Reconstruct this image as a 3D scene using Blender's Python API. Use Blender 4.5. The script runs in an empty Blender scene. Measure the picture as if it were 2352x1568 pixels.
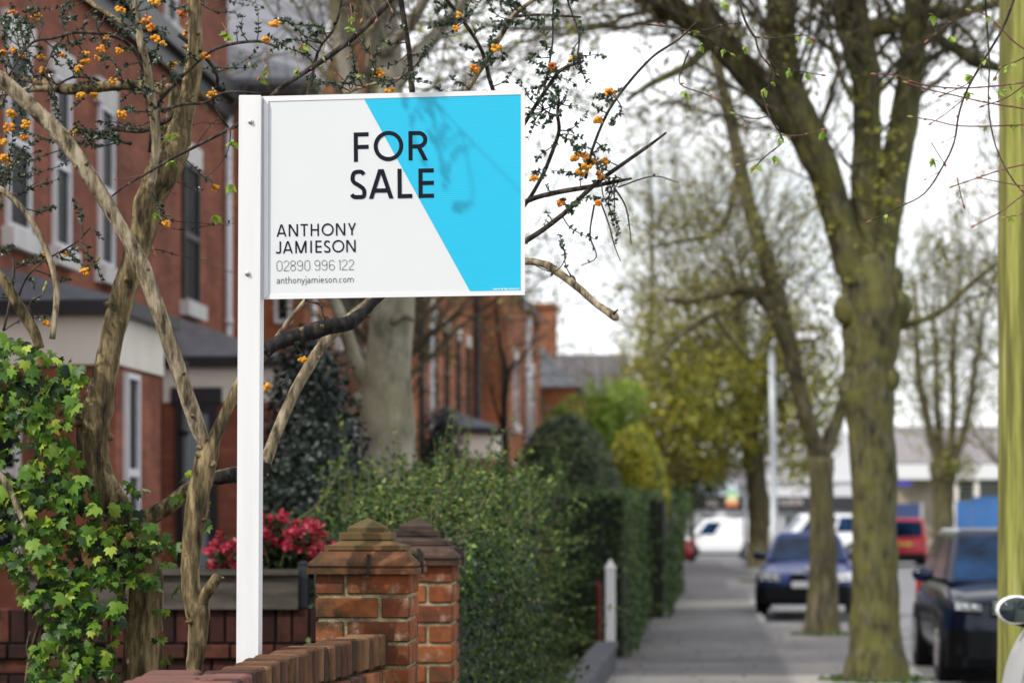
import bpy, math, random
import numpy as np
from mathutils import Vector, noise as mnoise

# ---------------------------------------------------------------- camera, sky, sun
scene = bpy.context.scene
F = 5553.0          # focal length in pixels of a 2352 px wide frame (85 mm on 36 mm)
H = 1.72            # eye height above the pavement
U0, V0 = 1176.0, 1186.0
SL = 0.08           # the street runs along (SL, 1)

cam = bpy.data.cameras.new("camera")
cam.lens = 85.0
cam.sensor_width = 36.0
cam.shift_y = (V0 - 784.0) / 2352.0
cam.clip_start = 0.1
cam.clip_end = 3000
cam.dof.use_dof = True
cam.dof.focus_distance = 7.6
cam.dof.aperture_fstop = 3.5
camo = bpy.data.objects.new("camera", cam)
camo.location = (0, 0, H)
camo.rotation_euler = (math.radians(90), 0, 0)
scene.collection.objects.link(camo)
scene.camera = camo

SUN = Vector((-0.58, -0.48, 0.66)).normalized()      # towards the sun
elev = math.asin(SUN.z)
world = bpy.data.worlds.new("World")
scene.world = world
world.use_nodes = True
wn, wl = world.node_tree.nodes, world.node_tree.links
wn.clear()
wo = wn.new("ShaderNodeOutputWorld")
bg = wn.new("ShaderNodeBackground")
sky = wn.new("ShaderNodeTexSky")
sky.sky_type = 'NISHITA'
sky.sun_disc = False
sky.sun_elevation = elev
sky.sun_rotation = math.atan2(SUN.x, SUN.y)
sky.air_density = 1.0
sky.dust_density = 2.0
tc = wn.new("ShaderNodeTexCoord")
mp = wn.new("ShaderNodeMapping")
mp.inputs['Scale'].default_value = (1, 1, 2.2)
nz = wn.new("ShaderNodeTexNoise")
nz.inputs['Scale'].default_value = 2.3
nz.inputs['Detail'].default_value = 6
nz.inputs['Roughness'].default_value = 0.55
rp = wn.new("ShaderNodeValToRGB")
rp.color_ramp.elements[0].position = 0.24
rp.color_ramp.elements[1].position = 0.46
mx = wn.new("ShaderNodeMix")
mx.data_type = 'RGBA'
mx.inputs['B'].default_value = (12.2, 12.4, 12.7, 1)    # bright white spring cloud
wl.new(tc.outputs['Generated'], mp.inputs['Vector'])
wl.new(mp.outputs['Vector'], nz.inputs['Vector'])
wl.new(nz.outputs['Fac'], rp.inputs['Fac'])
wl.new(rp.outputs['Color'], mx.inputs['Factor'])
wl.new(sky.outputs['Color'], mx.inputs['A'])
wl.new(mx.outputs['Result'], bg.inputs['Color'])
bg.inputs['Strength'].default_value = 0.115
wl.new(bg.outputs['Background'], wo.inputs['Surface'])

sl = bpy.data.lights.new("sun", 'SUN')
sl.energy = 3.3
sl.angle = math.radians(0.53)
sl.color = (1.0, 0.95, 0.87)
so = bpy.data.objects.new("sun", sl)
so.rotation_euler = SUN.to_track_quat('Z', 'Y').to_euler()
so.location = (-20, -20, 30)
scene.collection.objects.link(so)

scene.view_settings.view_transform = 'Standard'
scene.view_settings.look = 'None'
scene.view_settings.exposure = 0.08
scene.view_settings.gamma = 1
scene.render.film_transparent = False
scene.cycles.use_denoising = True
scene.cycles.max_bounces = 8
scene.cycles.transparent_max_bounces = 8
scene.cycles.caustics_reflective = False
scene.cycles.caustics_refractive = False

# ---------------------------------------------------------------- helpers
rng = random.Random(7)
nrg = np.random.default_rng(7)

def P(u, v, Y):
    """a point Y metres ahead of the eye, seen at (u, v) in the photograph"""
    return np.array(((u - U0) * Y / F, Y, H - (v - V0) * Y / F))

def smooth(pts, n=6):
    p = [np.array(q, float) for q in pts]
    if len(p) < 3:
        return p
    e = [2 * p[0] - p[1]] + p + [2 * p[-1] - p[-2]]
    out = []
    for i in range(1, len(e) - 2):
        a, b, c, d = e[i - 1], e[i], e[i + 1], e[i + 2]
        for k in range(n):
            t = k / n
            out.append(0.5 * (2 * b + (c - a) * t + (2 * a - 5 * b + 4 * c - d) * t * t + (3 * b - a - 3 * c + d) * t ** 3))
    out.append(p[-1])
    return out

class MB:
    """collects shapes; build() links them as ONE mesh object"""
    def __init__(s):
        s.v, s.f, s.t = [], [], []
    def add(s, verts, faces, tint=0.5):
        o = len(s.v)
        s.v.extend([tuple(map(float, q)) for q in verts])
        s.f.extend([tuple(i + o for i in fc) for fc in faces])
        if isinstance(tint, (list, tuple)):
            s.t.extend(tint)
        else:
            s.t.extend([tint] * len(faces))
    def box(s, x0, x1, y0, y1, z0, z1, tint=0.5):
        s.add([(x0, y0, z0), (x1, y0, z0), (x1, y1, z0), (x0, y1, z0), (x0, y0, z1), (x1, y0, z1), (x1, y1, z1), (x0, y1, z1)],
              [(0, 3, 2, 1), (4, 5, 6, 7), (0, 1, 5, 4), (1, 2, 6, 5), (2, 3, 7, 6), (3, 0, 4, 7)], tint)
    def hexa(s, b, t, tint=0.5):
        """b, t: four bottom and four top corners, counter-clockwise from above"""
        s.add(list(b) + list(t), [(3, 2, 1, 0), (4, 5, 6, 7), (0, 1, 5, 4), (1, 2, 6, 5), (2, 3, 7, 6), (3, 0, 4, 7)], tint)
    def bbox(s, c, hx, hy, hz, R=None, bev=0.004, tint=0.5):
        """a brick: box with chamfered edges, centre c, half sizes, rotation R"""
        vs, idx = [], {}
        for sx in (-1, 1):
            for sy in (-1, 1):
                for sz in (-1, 1):
                    for ax in range(3):
                        q = [sx * (hx - bev), sy * (hy - bev), sz * (hz - bev)]
                        q[ax] = (sx * hx, sy * hy, sz * hz)[ax]
                        idx[(sx, sy, sz, ax)] = len(vs)
                        vs.append(q)
        fs = []
        for ax in range(3):
            b, c2 = [k for k in range(3) if k != ax]
            for sg in (-1, 1):
                ring = []
                for (p, q) in ((-1, -1), (1, -1), (1, 1), (-1, 1)):
                    k = [0, 0, 0]; k[ax] = sg; k[b] = p; k[c2] = q
                    ring.append(idx[(*k, ax)])
                flip = (sg < 0) ^ (ax == 1)
                fs.append(tuple(ring[::-1]) if flip else tuple(ring))
        for ax in range(3):
            b, c2 = [k for k in range(3) if k != ax]
            for p in (-1, 1):
                for q in (-1, 1):
                    k0 = [0, 0, 0]; k0[b] = p; k0[c2] = q
                    a0 = list(k0); a0[ax] = -1
                    a1 = list(k0); a1[ax] = 1
                    fs.append((idx[(*a0, b)], idx[(*a1, b)], idx[(*a1, c2)], idx[(*a0, c2)]))
        for sx in (-1, 1):
            for sy in (-1, 1):
                for sz in (-1, 1):
                    fs.append(tuple(idx[(sx, sy, sz, a)] for a in range(3)))
        vs = np.array(vs)
        if R is not None:
            vs = vs @ np.array(R).T
        s.add(vs + np.array(c), fs, tint)
    def tube(s, path, rad, n=8, lump=0.0, freq=6.0, tint=0.5, cap=True):
        path = [np.array(q, float) for q in path]
        m = len(path)
        if not hasattr(rad, '__len__'):
            rad = [rad] * m
        d0 = path[1] - path[0]
        d0 = d0 / (np.linalg.norm(d0) + 1e-9)
        ref = np.array((0.0, 0, 1)) if abs(d0[2]) < 0.9 else np.array((1.0, 0, 0))
        a = np.cross(d0, ref); a /= np.linalg.norm(a)
        vs = []
        for i in range(m):
            d = path[min(i + 1, m - 1)] - path[max(i - 1, 0)]
            d = d / (np.linalg.norm(d) + 1e-9)
            a = a - d * np.dot(a, d)
            a /= (np.linalg.norm(a) + 1e-9)
            b = np.cross(d, a)
            for k in range(n):
                th = 2 * math.pi * k / n
                w = math.cos(th) * a + math.sin(th) * b
                r = rad[i]
                if lump:
                    q = path[i] + w * r
                    r *= 1 + lump * mnoise.noise(Vector(q * freq)) + 0.5 * lump * mnoise.noise(Vector(q * freq * 2.7))
                vs.append(path[i] + w * r)
        fs = [(i * n + k, i * n + (k + 1) % n, (i + 1) * n + (k + 1) % n, (i + 1) * n + k) for i in range(m - 1) for k in range(n)]
        if cap:
            fs += [tuple(range(n))[::-1], tuple((m - 1) * n + k for k in range(n))]
        s.add(vs, fs, tint)
    def lathe(s, prof, c=(0, 0, 0), n=20, axis='z', tint=0.5):
        vs, fs = [], []
        for (r, h) in prof:
            for k in range(n):
                t = 2 * math.pi * k / n
                x, y = r * math.cos(t), r * math.sin(t)
                q = (x, y, h) if axis == 'z' else ((h, x, y) if axis == 'x' else (y, h, x))
                vs.append((q[0] + c[0], q[1] + c[1], q[2] + c[2]))
        m = len(prof)
        for i in range(m - 1):
            for k in range(n):
                fs.append((i * n + k, i * n + (k + 1) % n, (i + 1) * n + (k + 1) % n, (i + 1) * n + k))
        fs += [tuple(range(n))[::-1], tuple((m - 1) * n + k for k in range(n))]
        s.add(vs, fs, tint)
    def loft(s, rings, tint=0.5, cap=True):
        n = len(rings[0])
        vs = [q for r in rings for q in r]
        fs = [(i * n + k, i * n + (k + 1) % n, (i + 1) * n + (k + 1) % n, (i + 1) * n + k) for i in range(len(rings) - 1) for k in range(n)]
        if cap:
            fs += [tuple(range(n))[::-1], tuple((len(rings) - 1) * n + k for k in range(n))]
        s.add(vs, fs, tint)
    def prism(s, poly, y0, y1, tint=0.5, axis='y'):
        """polygon in two axes extruded along the third"""
        n = len(poly)
        def q(p, y):
            return (p[0], y, p[1]) if axis == 'y' else ((y, p[0], p[1]) if axis == 'x' else (p[0], p[1], y))
        vs = [q(p, y0) for p in poly] + [q(p, y1) for p in poly]
        fs = [tuple(range(n)), tuple(range(2 * n - 1, n - 1, -1))] + [(k, k + n, (k + 1) % n + n, (k + 1) % n) for k in range(n)]
        s.add(vs, fs, tint)
    def ball(s, c, r, nu=8, nv=6, tint=0.5, sq=(1, 1, 1)):
        vs, fs = [(c[0], c[1], c[2] + r * sq[2])], []
        for i in range(1, nv):
            a = math.pi * i / nv
            for k in range(nu):
                b = 2 * math.pi * k / nu
                vs.append((c[0] + r * sq[0] * math.sin(a) * math.cos(b), c[1] + r * sq[1] * math.sin(a) * math.sin(b), c[2] + r * sq[2] * math.cos(a)))
        vs.append((c[0], c[1], c[2] - r * sq[2]))
        for k in range(nu):
            fs.append((0, 1 + k, 1 + (k + 1) % nu))
            fs.append((len(vs) - 1, 1 + (nv - 2) * nu + (k + 1) % nu, 1 + (nv - 2) * nu + k))
        for i in range(nv - 2):
            for k in range(nu):
                fs.append((1 + i * nu + k, 1 + (i + 1) * nu + k, 1 + (i + 1) * nu + (k + 1) % nu, 1 + i * nu + (k + 1) % nu))
        s.add(vs, fs, tint)
    def build(s, name, mat, parent=None, smooth_=False, local=False, fix=True, sub=0):
        v = np.array(s.v, np.float64)
        if parent is not None and not local:
            v = v - np.array(WLOC[parent.name])
        me = bpy.data.meshes.new(name)
        me.from_pydata(v.tolist(), [], s.f)
        if fix:
            import bmesh
            bm = bmesh.new(); bm.from_mesh(me)
            bmesh.ops.recalc_face_normals(bm, faces=bm.faces)
            bm.to_mesh(me); bm.free()
        tints(me, s.t)
        planar_uv(me)
        if smooth_:
            me.polygons.foreach_set('use_smooth', [True] * len(me.polygons))
        o = link(name, me, mat, parent)
        if sub:
            md = o.modifiers.new('sub', 'SUBSURF'); md.levels = sub; md.render_levels = sub
        return o

WLOC = {}
def link(name, me, mat, parent=None):
    o = bpy.data.objects.new(name, me)
    scene.collection.objects.link(o)
    if mat is not None:
        me.materials.append(mat)
    if parent is not None:
        o.parent = parent
    WLOC[o.name] = WLOC[parent.name] if parent is not None else (0, 0, 0)
    return o

def tints(me, t):
    a = me.attributes.new('tint', 'FLOAT', 'FACE')
    a.data.foreach_set('value', np.array(t, np.float32))

def planar_uv(me):
    uv = me.uv_layers.new(name='UVMap')
    nl = len(me.loops)
    li = np.empty(nl, np.int32); me.loops.foreach_get('vertex_index', li)
    co = np.empty(len(me.vertices) * 3); me.vertices.foreach_get('co', co); co = co.reshape(-1, 3)
    npol = len(me.polygons)
    nr = np.empty(npol * 3); me.polygons.foreach_get('normal', nr); nr = nr.reshape(-1, 3)
    tot = np.empty(npol, np.int32); me.polygons.foreach_get('loop_total', tot)
    fi = np.repeat(np.arange(npol), tot)
    n = nr[fi]; p = co[li]
    hl = np.hypot(n[:, 0], n[:, 1])
    flat = hl < 0.35
    hl = np.where(hl < 1e-6, 1, hl)
    u = np.where(flat, p[:, 0], (-n[:, 1] * p[:, 0] + n[:, 0] * p[:, 1]) / hl)
    v = np.where(flat, p[:, 1], p[:, 2])
    uv.data.foreach_set('uv', np.stack([u, v], 1).astype(np.float32).ravel())

def leaves(name, tv, tf, pos, nrm, tip, scl, tint, mat, parent=None, smooth_=False):
    """one mesh of many copies of a leaf template (x across, y to the tip, z out)"""
    pos = np.asarray(pos, float); N = len(pos)
    nrm = np.asarray(nrm, float); tip = np.asarray(tip, float)
    nrm = nrm / (np.linalg.norm(nrm, axis=1, keepdims=True) + 1e-9)
    tip = tip - nrm * np.sum(tip * nrm, 1, keepdims=True)
    tip = tip / (np.linalg.norm(tip, axis=1, keepdims=True) + 1e-9)
    sd = np.cross(tip, nrm)
    tv = np.asarray(tv, float); k = len(tv)
    scl = np.broadcast_to(np.asarray(scl, float), (N,))
    v = pos[:, None, :] + scl[:, None, None] * (tv[None, :, 0:1] * sd[:, None, :] + tv[None, :, 1:2] * tip[:, None, :] + tv[None, :, 2:3] * nrm[:, None, :])
    v = v.reshape(-1, 3)
    if parent is not None:
        v = v - np.array(WLOC[parent.name])
    flat = np.array([i for fc in tf for i in fc], np.int32)
    cnt = np.array([len(fc) for fc in tf], np.int32)
    L = (np.arange(N, dtype=np.int32)[:, None] * k + flat[None, :]).ravel()
    tot = np.tile(cnt, N)
    st = np.concatenate([[0], np.cumsum(tot)[:-1]]).astype(np.int32)
    me = bpy.data.meshes.new(name)
    me.vertices.add(len(v)); me.vertices.foreach_set('co', v.astype(np.float32).ravel())
    me.loops.add(len(L)); me.loops.foreach_set('vertex_index', L)
    me.polygons.add(len(tot)); me.polygons.foreach_set('loop_start', st); me.polygons.foreach_set('loop_total', tot)
    if smooth_:
        me.polygons.foreach_set('use_smooth', np.ones(len(tot), bool))
    me.update(calc_edges=True)
    me.validate()
    tints(me, np.repeat(np.asarray(tint, float), len(tf)))
    return link(name, me, mat, parent)

LEAF_V = [(0, 0, 0), (0.32, 0.42, 0.06), (0, 1, -0.05), (-0.32, 0.42, 0.06), (0, 0.45, -0.03)]
LEAF_F = [(0, 1, 4), (1, 2, 4), (0, 4, 3), (4, 2, 3)]
DIAM_V = [(0, 0, 0), (0.4, 0.5, 0.08), (0, 1, 0), (-0.4, 0.5, 0.08)]
DIAM_F = [(0, 1, 2, 3)]

def rnd_unit(n):
    a = nrg.normal(size=(n, 3))
    return a / np.linalg.norm(a, axis=1, keepdims=True)

def thing(name, label, cat, loc=(0, 0, 0), rotz=0.0, group=None):
    o = bpy.data.objects.new(name, None)
    scene.collection.objects.link(o)
    o.empty_display_size = 0.2
    o.location = [float(q) for q in loc]; o.rotation_euler = (0, 0, rotz)
    o['label'] = label; o['category'] = cat
    if group: o['group'] = group
    WLOC[o.name] = tuple(float(q) for q in loc)
    return o

def struct(o):
    o['kind'] = 'structure'
    return o

# ---------------------------------------------------------------- materials
def new_mat(name):
    m = bpy.data.materials.new(name)
    m.use_nodes = True
    nt = m.node_tree
    return m, nt.nodes, nt.links, nt.nodes['Principled BSDF']

def ramp_node(N, stops):
    r = N.new("ShaderNodeValToRGB")
    e = r.color_ramp.elements
    while len(e) < len(stops): e.new(0.5)
    for i, (p, c) in enumerate(stops):
        e[i].position = p; e[i].color = (*c, 1)
    return r

def mat(name, col, rough=0.6, metal=0.0, spec=0.5, coat=0.0, var=0.12, scale=8.0, bump=0.0, bscale=60.0, emit=0.0):
    """plain surface with a little mottling and optional bump"""
    m, N, L, b = new_mat(name)
    tc = N.new("ShaderNodeTexCoord")
    n = N.new("ShaderNodeTexNoise"); n.inputs['Scale'].default_value = scale; n.inputs['Detail'].default_value = 5
    L.new(tc.outputs['Object'], n.inputs['Vector'])
    r = ramp_node(N, [(0.3, [c * (1 - var) for c in col]), (0.7, [min(1, c * (1 + var)) for c in col])])
    L.new(n.outputs['Fac'], r.inputs['Fac']); L.new(r.outputs['Color'], b.inputs['Base Color'])
    b.inputs['Roughness'].default_value = rough; b.inputs['Metallic'].default_value = metal
    b.inputs['Specular IOR Level'].default_value = spec; b.inputs['Coat Weight'].default_value = coat
    b.inputs['Coat Roughness'].default_value = 0.05
    if bump:
        n2 = N.new("ShaderNodeTexNoise"); n2.inputs['Scale'].default_value = bscale; n2.inputs['Detail'].default_value = 6
        L.new(tc.outputs['Object'], n2.inputs['Vector'])
        bp = N.new("ShaderNodeBump"); bp.inputs['Strength'].default_value = bump; bp.inputs['Distance'].default_value = 0.01
        L.new(n2.outputs['Fac'], bp.inputs['Height']); L.new(bp.outputs['Normal'], b.inputs['Normal'])
    return m

def leafmat(name, stops, rough=0.42, trans=0.3, spec=0.5):
    """leaf colour picked by each leaf's own tint"""
    m, N, L, b = new_mat(name)
    at = N.new("ShaderNodeAttribute"); at.attribute_name = 'tint'
    r = ramp_node(N, stops)
    L.new(at.outputs['Fac'], r.inputs['Fac'])
    L.new(r.outputs['Color'], b.inputs['Base Color'])
    b.inputs['Roughness'].default_value = rough
    b.inputs['Specular IOR Level'].default_value = spec
    tr = N.new("ShaderNodeBsdfTranslucent")
    L.new(r.outputs['Color'], tr.inputs['Color'])
    ms = N.new("ShaderNodeMixShader"); ms.inputs['Fac'].default_value = trans
    out = N['Material Output']
    L.new(b.outputs['BSDF'], ms.inputs[1]); L.new(tr.outputs['BSDF'], ms.inputs[2]); L.new(ms.outputs['Shader'], out.inputs['Surface'])
    return m

def barkmat(name, dark, mid, light, scale=14.0, stretch=0.25, moss=None, mossamt=0.5, bump=0.6, rough=0.85):
    m, N, L, b = new_mat(name)
    tc = N.new("ShaderNodeTexCoord")
    mp = N.new("ShaderNodeMapping"); mp.inputs['Scale'].default_value = (1, 1, stretch)
    L.new(tc.outputs['Object'], mp.inputs['Vector'])
    n = N.new("ShaderNodeTexNoise"); n.inputs['Scale'].default_value = scale; n.inputs['Detail'].default_value = 8; n.inputs['Roughness'].default_value = 0.65
    L.new(mp.outputs['Vector'], n.inputs['Vector'])
    r = ramp_node(N, [(0.36, dark), (0.49, mid), (0.63, light)])
    L.new(n.outputs['Fac'], r.inputs['Fac'])
    col = r.outputs['Color']
    if moss:
        n3 = N.new("ShaderNodeTexNoise"); n3.inputs['Scale'].default_value = scale * 0.3; n3.inputs['Detail'].default_value = 5
        L.new(tc.outputs['Object'], n3.inputs['Vector'])
        r3 = ramp_node(N, [(0.5 - 0.25 * mossamt - 0.05, (0, 0, 0)), (0.62 - 0.2 * mossamt + 0.1, (1, 1, 1))])
        L.new(n3.outputs['Fac'], r3.inputs['Fac'])
        mxn = N.new("ShaderNodeMix"); mxn.data_type = 'RGBA'
        mxn.inputs['B'].default_value = (*moss, 1)
        L.new(r3.outputs['Color'], mxn.inputs['Factor']); L.new(col, mxn.inputs['A'])
        ov = N.new("ShaderNodeMix"); ov.data_type = 'RGBA'; ov.blend_type = 'OVERLAY'; ov.inputs['Factor'].default_value = 0.5
        L.new(mxn.outputs['Result'], ov.inputs['A']); L.new(n.outputs['Fac'], ov.inputs['B'])
        col = ov.outputs['Result']
    L.new(col, b.inputs['Base Color'])
    b.inputs['Roughness'].default_value = rough
    b.inputs['Specular IOR Level'].default_value = 0.25
    bp = N.new("ShaderNodeBump"); bp.inputs['Strength'].default_value = bump; bp.inputs['Distance'].default_value = 0.02
    L.new(n.outputs['Fac'], bp.inputs['Height']); L.new(bp.outputs['Normal'], b.inputs['Normal'])
    return m

def brickwall(name, c1, c2, mortar, w=0.225, h=0.075, var=0.5):
    m, N, L, b = new_mat(name)
    uv = N.new("ShaderNodeUVMap"); uv.uv_map = 'UVMap'
    br = N.new("ShaderNodeTexBrick")
    br.inputs['Scale'].default_value = 1.0
    br.inputs['Brick Width'].default_value = w; br.inputs['Row Height'].default_value = h
    br.inputs['Mortar Size'].default_value = 0.006; br.inputs['Mortar Smooth'].default_value = 0.2
    br.inputs['Color1'].default_value = (*c1, 1); br.inputs['Color2'].default_value = (*c2, 1); br.inputs['Mortar'].default_value = (*mortar, 1)
    L.new(uv.outputs['UV'], br.inputs['Vector'])
    n = N.new("ShaderNodeTexNoise"); n.inputs['Scale'].default_value = 1.4; n.inputs['Detail'].default_value = 7
    tc = N.new("ShaderNodeTexCoord"); L.new(tc.outputs['Object'], n.inputs['Vector'])
    r = ramp_node(N, [(0.3, (1 - var, 1 - var, 1 - var)), (0.7, (1.0, 1.0, 1.0))])
    L.new(n.outputs['Fac'], r.inputs['Fac'])
    mx = N.new("ShaderNodeMix"); mx.data_type = 'RGBA'; mx.blend_type = 'MULTIPLY'; mx.inputs['Factor'].default_value = 0.8
    L.new(br.outputs['Color'], mx.inputs['A']); L.new(r.outputs['Color'], mx.inputs['B'])
    L.new(mx.outputs['Result'], b.inputs['Base Color'])
    b.inputs['Roughness'].default_value = 0.85; b.inputs['Specular IOR Level'].default_value = 0.2
    bp = N.new("ShaderNodeBump"); bp.inputs['Strength'].default_value = 0.5; bp.inputs['Distance'].default_value = 0.006; bp.invert = True
    L.new(br.outputs['Fac'], bp.inputs['Height']); L.new(bp.outputs['Normal'], b.inputs['Normal'])
    return m

def brickpiece(name, stops, stain=(0.05, 0.05, 0.03), amt=0.5, pale=None):
    """single bricks: colour by tint, soot and lichen by noise"""
    m, N, L, b = new_mat(name)
    at = N.new("ShaderNodeAttribute"); at.attribute_name = 'tint'
    tc = N.new("ShaderNodeTexCoord")
    n0 = N.new("ShaderNodeTexNoise"); n0.inputs['Scale'].default_value = 22; n0.inputs['Detail'].default_value = 8; n0.inputs['Roughness'].default_value = 0.7
    L.new(tc.outputs['Object'], n0.inputs['Vector'])
    ad = N.new("ShaderNodeMath"); ad.operation = 'MULTIPLY_ADD'; ad.inputs[1].default_value = 0.7; ad.inputs[2].default_value = -0.35
    L.new(n0.outputs['Fac'], ad.inputs[0])
    a2 = N.new("ShaderNodeMath"); a2.operation = 'ADD'; a2.use_clamp = True
    L.new(at.outputs['Fac'], a2.inputs[0]); L.new(ad.outputs[0], a2.inputs[1])
    r = ramp_node(N, stops)
    L.new(a2.outputs[0], r.inputs['Fac'])
    n1 = N.new("ShaderNodeTexNoise"); n1.inputs['Scale'].default_value = 7; n1.inputs['Detail'].default_value = 8; n1.inputs['Roughness'].default_value = 0.68
    L.new(tc.outputs['Object'], n1.inputs['Vector'])
    r1 = ramp_node(N, [(0.62 - 0.3 * amt, (0, 0, 0)), (0.80 - 0.2 * amt, (1, 1, 1))])
    L.new(n1.outputs['Fac'], r1.inputs['Fac'])
    mx = N.new("ShaderNodeMix"); mx.data_type = 'RGBA'
    mx.inputs['B'].default_value = (*stain, 1)
    L.new(r1.outputs['Color'], mx.inputs['Factor']); L.new(r.outputs['Color'], mx.inputs['A'])
    col = mx.outputs['Result']
    if pale:
        n2 = N.new("ShaderNodeTexNoise"); n2.inputs['Scale'].default_value = 11; n2.inputs['Detail'].default_value = 7; n2.inputs['Roughness'].default_value = 0.7
        mp2 = N.new("ShaderNodeMapping"); mp2.inputs['Location'].default_value = (3, 5, 2)
        L.new(tc.outputs['Object'], mp2.inputs['Vector']); L.new(mp2.outputs['Vector'], n2.inputs['Vector'])
        r2 = ramp_node(N, [(0.55, (0, 0, 0)), (0.72, (1, 1, 1))])
        L.new(n2.outputs['Fac'], r2.inputs['Fac'])
        m2 = N.new("ShaderNodeMix"); m2.data_type = 'RGBA'; m2.inputs['B'].default_value = (*pale, 1)
        L.new(r2.outputs['Color'], m2.inputs['Factor']); L.new(col, m2.inputs['A'])
        col = m2.outputs['Result']
    L.new(col, b.inputs['Base Color'])
    b.inputs['Roughness'].default_value = 0.9; b.inputs['Specular IOR Level'].default_value = 0.15
    bp = N.new("ShaderNodeBump"); bp.inputs['Strength'].default_value = 0.7; bp.inputs['Distance'].default_value = 0.004
    L.new(n0.outputs['Fac'], bp.inputs['Height']); L.new(bp.outputs['Normal'], b.inputs['Normal'])
    return m

M = {}
M['sign_white'] = mat('painted_white', (0.69, 0.695, 0.705), 0.45, var=0.02, scale=5)
M['board_white'] = mat('printed_white', (0.625, 0.64, 0.66), 0.35, var=0.014, scale=4)
M['ink'] = mat('ink_navy_black', (0.006, 0.008, 0.015), 0.5, spec=0.12, var=0.1)
M['ink_grey'] = mat('ink_thin', (0.045, 0.05, 0.065), 0.4, var=0.1)
M['print_white'] = mat('print_white', (0.78, 0.85, 0.86), 0.4, var=0.02)
M['steel'] = mat('steel', (0.55, 0.55, 0.56), 0.3, metal=0.9)
M['brick_house'] = brickwall('house_brick', (0.43, 0.140, 0.080), (0.29, 0.092, 0.058), (0.20, 0.14, 0.115), var=.62)
M['brick_far'] = brickwall('far_house_brick', (0.46, 0.155, 0.062), (0.37, 0.12, 0.052), (0.30, 0.20, 0.14))
M['stone'] = mat('white_stone', (0.62, 0.61, 0.60), 0.7, var=0.1, scale=3)
M['cream'] = mat('cream_render', (0.78, 0.73, 0.66), 0.75, var=0.07, scale=2)
M['upvc'] = mat('white_frame', (0.68, 0.68, 0.72), 0.4, var=0.04)
M['frame_dark'] = mat('dark_frame', (0.02, 0.024, 0.03), 0.4)
M['gutter'] = mat('black_gutter', (0.012, 0.013, 0.018), 0.45)
M['glass'] = mat('window_glass', (0.014, 0.016, 0.02), 0.3, spec=0.03, var=0.2)
M['blind'] = mat('blind', (0.22, 0.28, 0.31), 0.5, var=0.05)
M['slate'] = mat('slate', (0.085, 0.09, 0.115), 0.55, var=0.25, scale=6, bump=0.4, bscale=14)
M['slate_pale'] = mat('pale_slate', (0.15, 0.155, 0.18), 0.5, var=0.18, scale=5, bump=0.3, bscale=12)
M['asphalt'] = mat('road_asphalt', (0.16, 0.16, 0.17), 0.85, var=0.2, scale=1.3, bump=0.3, bscale=90)
M['paving'] = mat('pavement_asphalt', (0.125, 0.118, 0.120), 0.85, var=0.3, scale=0.9, bump=0.3, bscale=120)
M['kerb'] = mat('kerb_stone', (0.27, 0.26, 0.25), 0.8, var=0.2, scale=5, bump=0.3)
M['soil'] = mat('garden_soil', (0.035, 0.028, 0.02), 0.95, var=0.4, scale=6, bump=0.8, bscale=30)
M['ground'] = mat('ground', (0.09, 0.10, 0.06), 0.95, var=0.3, scale=0.3)
M['bark_berb'] = barkmat('berberis_bark', (0.020, 0.016, 0.009), (0.125, 0.092, 0.045), (0.33, 0.255, 0.135), 30, 0.20, bump=1.0)
M['bark_pale'] = barkmat('pale_twig_bark', (0.035, 0.027, 0.017), (0.22, 0.175, 0.11), (0.44, 0.37, 0.26), 36, 0.22, bump=1.0)
M['bark_black'] = barkmat('black_limb_bark', (0.005, 0.005, 0.006), (0.014, 0.013, 0.014), (0.05, 0.042, 0.035), 34, 0.3, bump=0.8)
M['bark_twig'] = barkmat('dark_twig_bark', (0.012, 0.011, 0.010), (0.035, 0.028, 0.024), (0.10, 0.08, 0.06), 40, 0.4, bump=0.4)
M['bark_grey'] = barkmat('grey_smooth_bark', (0.13, 0.12, 0.095), (0.26, 0.24, 0.195), (0.36, 0.33, 0.275), 4.5, 0.6, moss=(0.17, 0.16, 0.085), mossamt=0.05, bump=0.35)
M['bark_moss'] = barkmat('mossy_lime_bark', (0.016, 0.017, 0.011), (0.062, 0.058, 0.034), (0.115, 0.106, 0.062), 15, 0.30, moss=(0.108, 0.105, 0.030), mossamt=0.42, bump=1.0)
M['bark_olive'] = barkmat('olive_bark', (0.025, 0.022, 0.014), (0.075, 0.065, 0.042), (0.13, 0.11, 0.07), 9, 0.25, moss=(0.085, 0.08, 0.03), mossamt=0.2, bump=0.8)
M['twig_far'] = mat('far_twig', (0.085, 0.072, 0.045), 0.9, var=0.3, scale=3)
M['twig_olive'] = mat('far_twig_olive', (0.11, 0.098, 0.05), 0.9, var=0.3, scale=3)
# ---------------------------------------------------------------- ground, road, pavement
def sheet(name, poly, z, m):
    b = MB(); b.add([(x, y, z) for x, y in poly], [tuple(range(len(poly)))])
    return struct(b.build(name, m))

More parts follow.
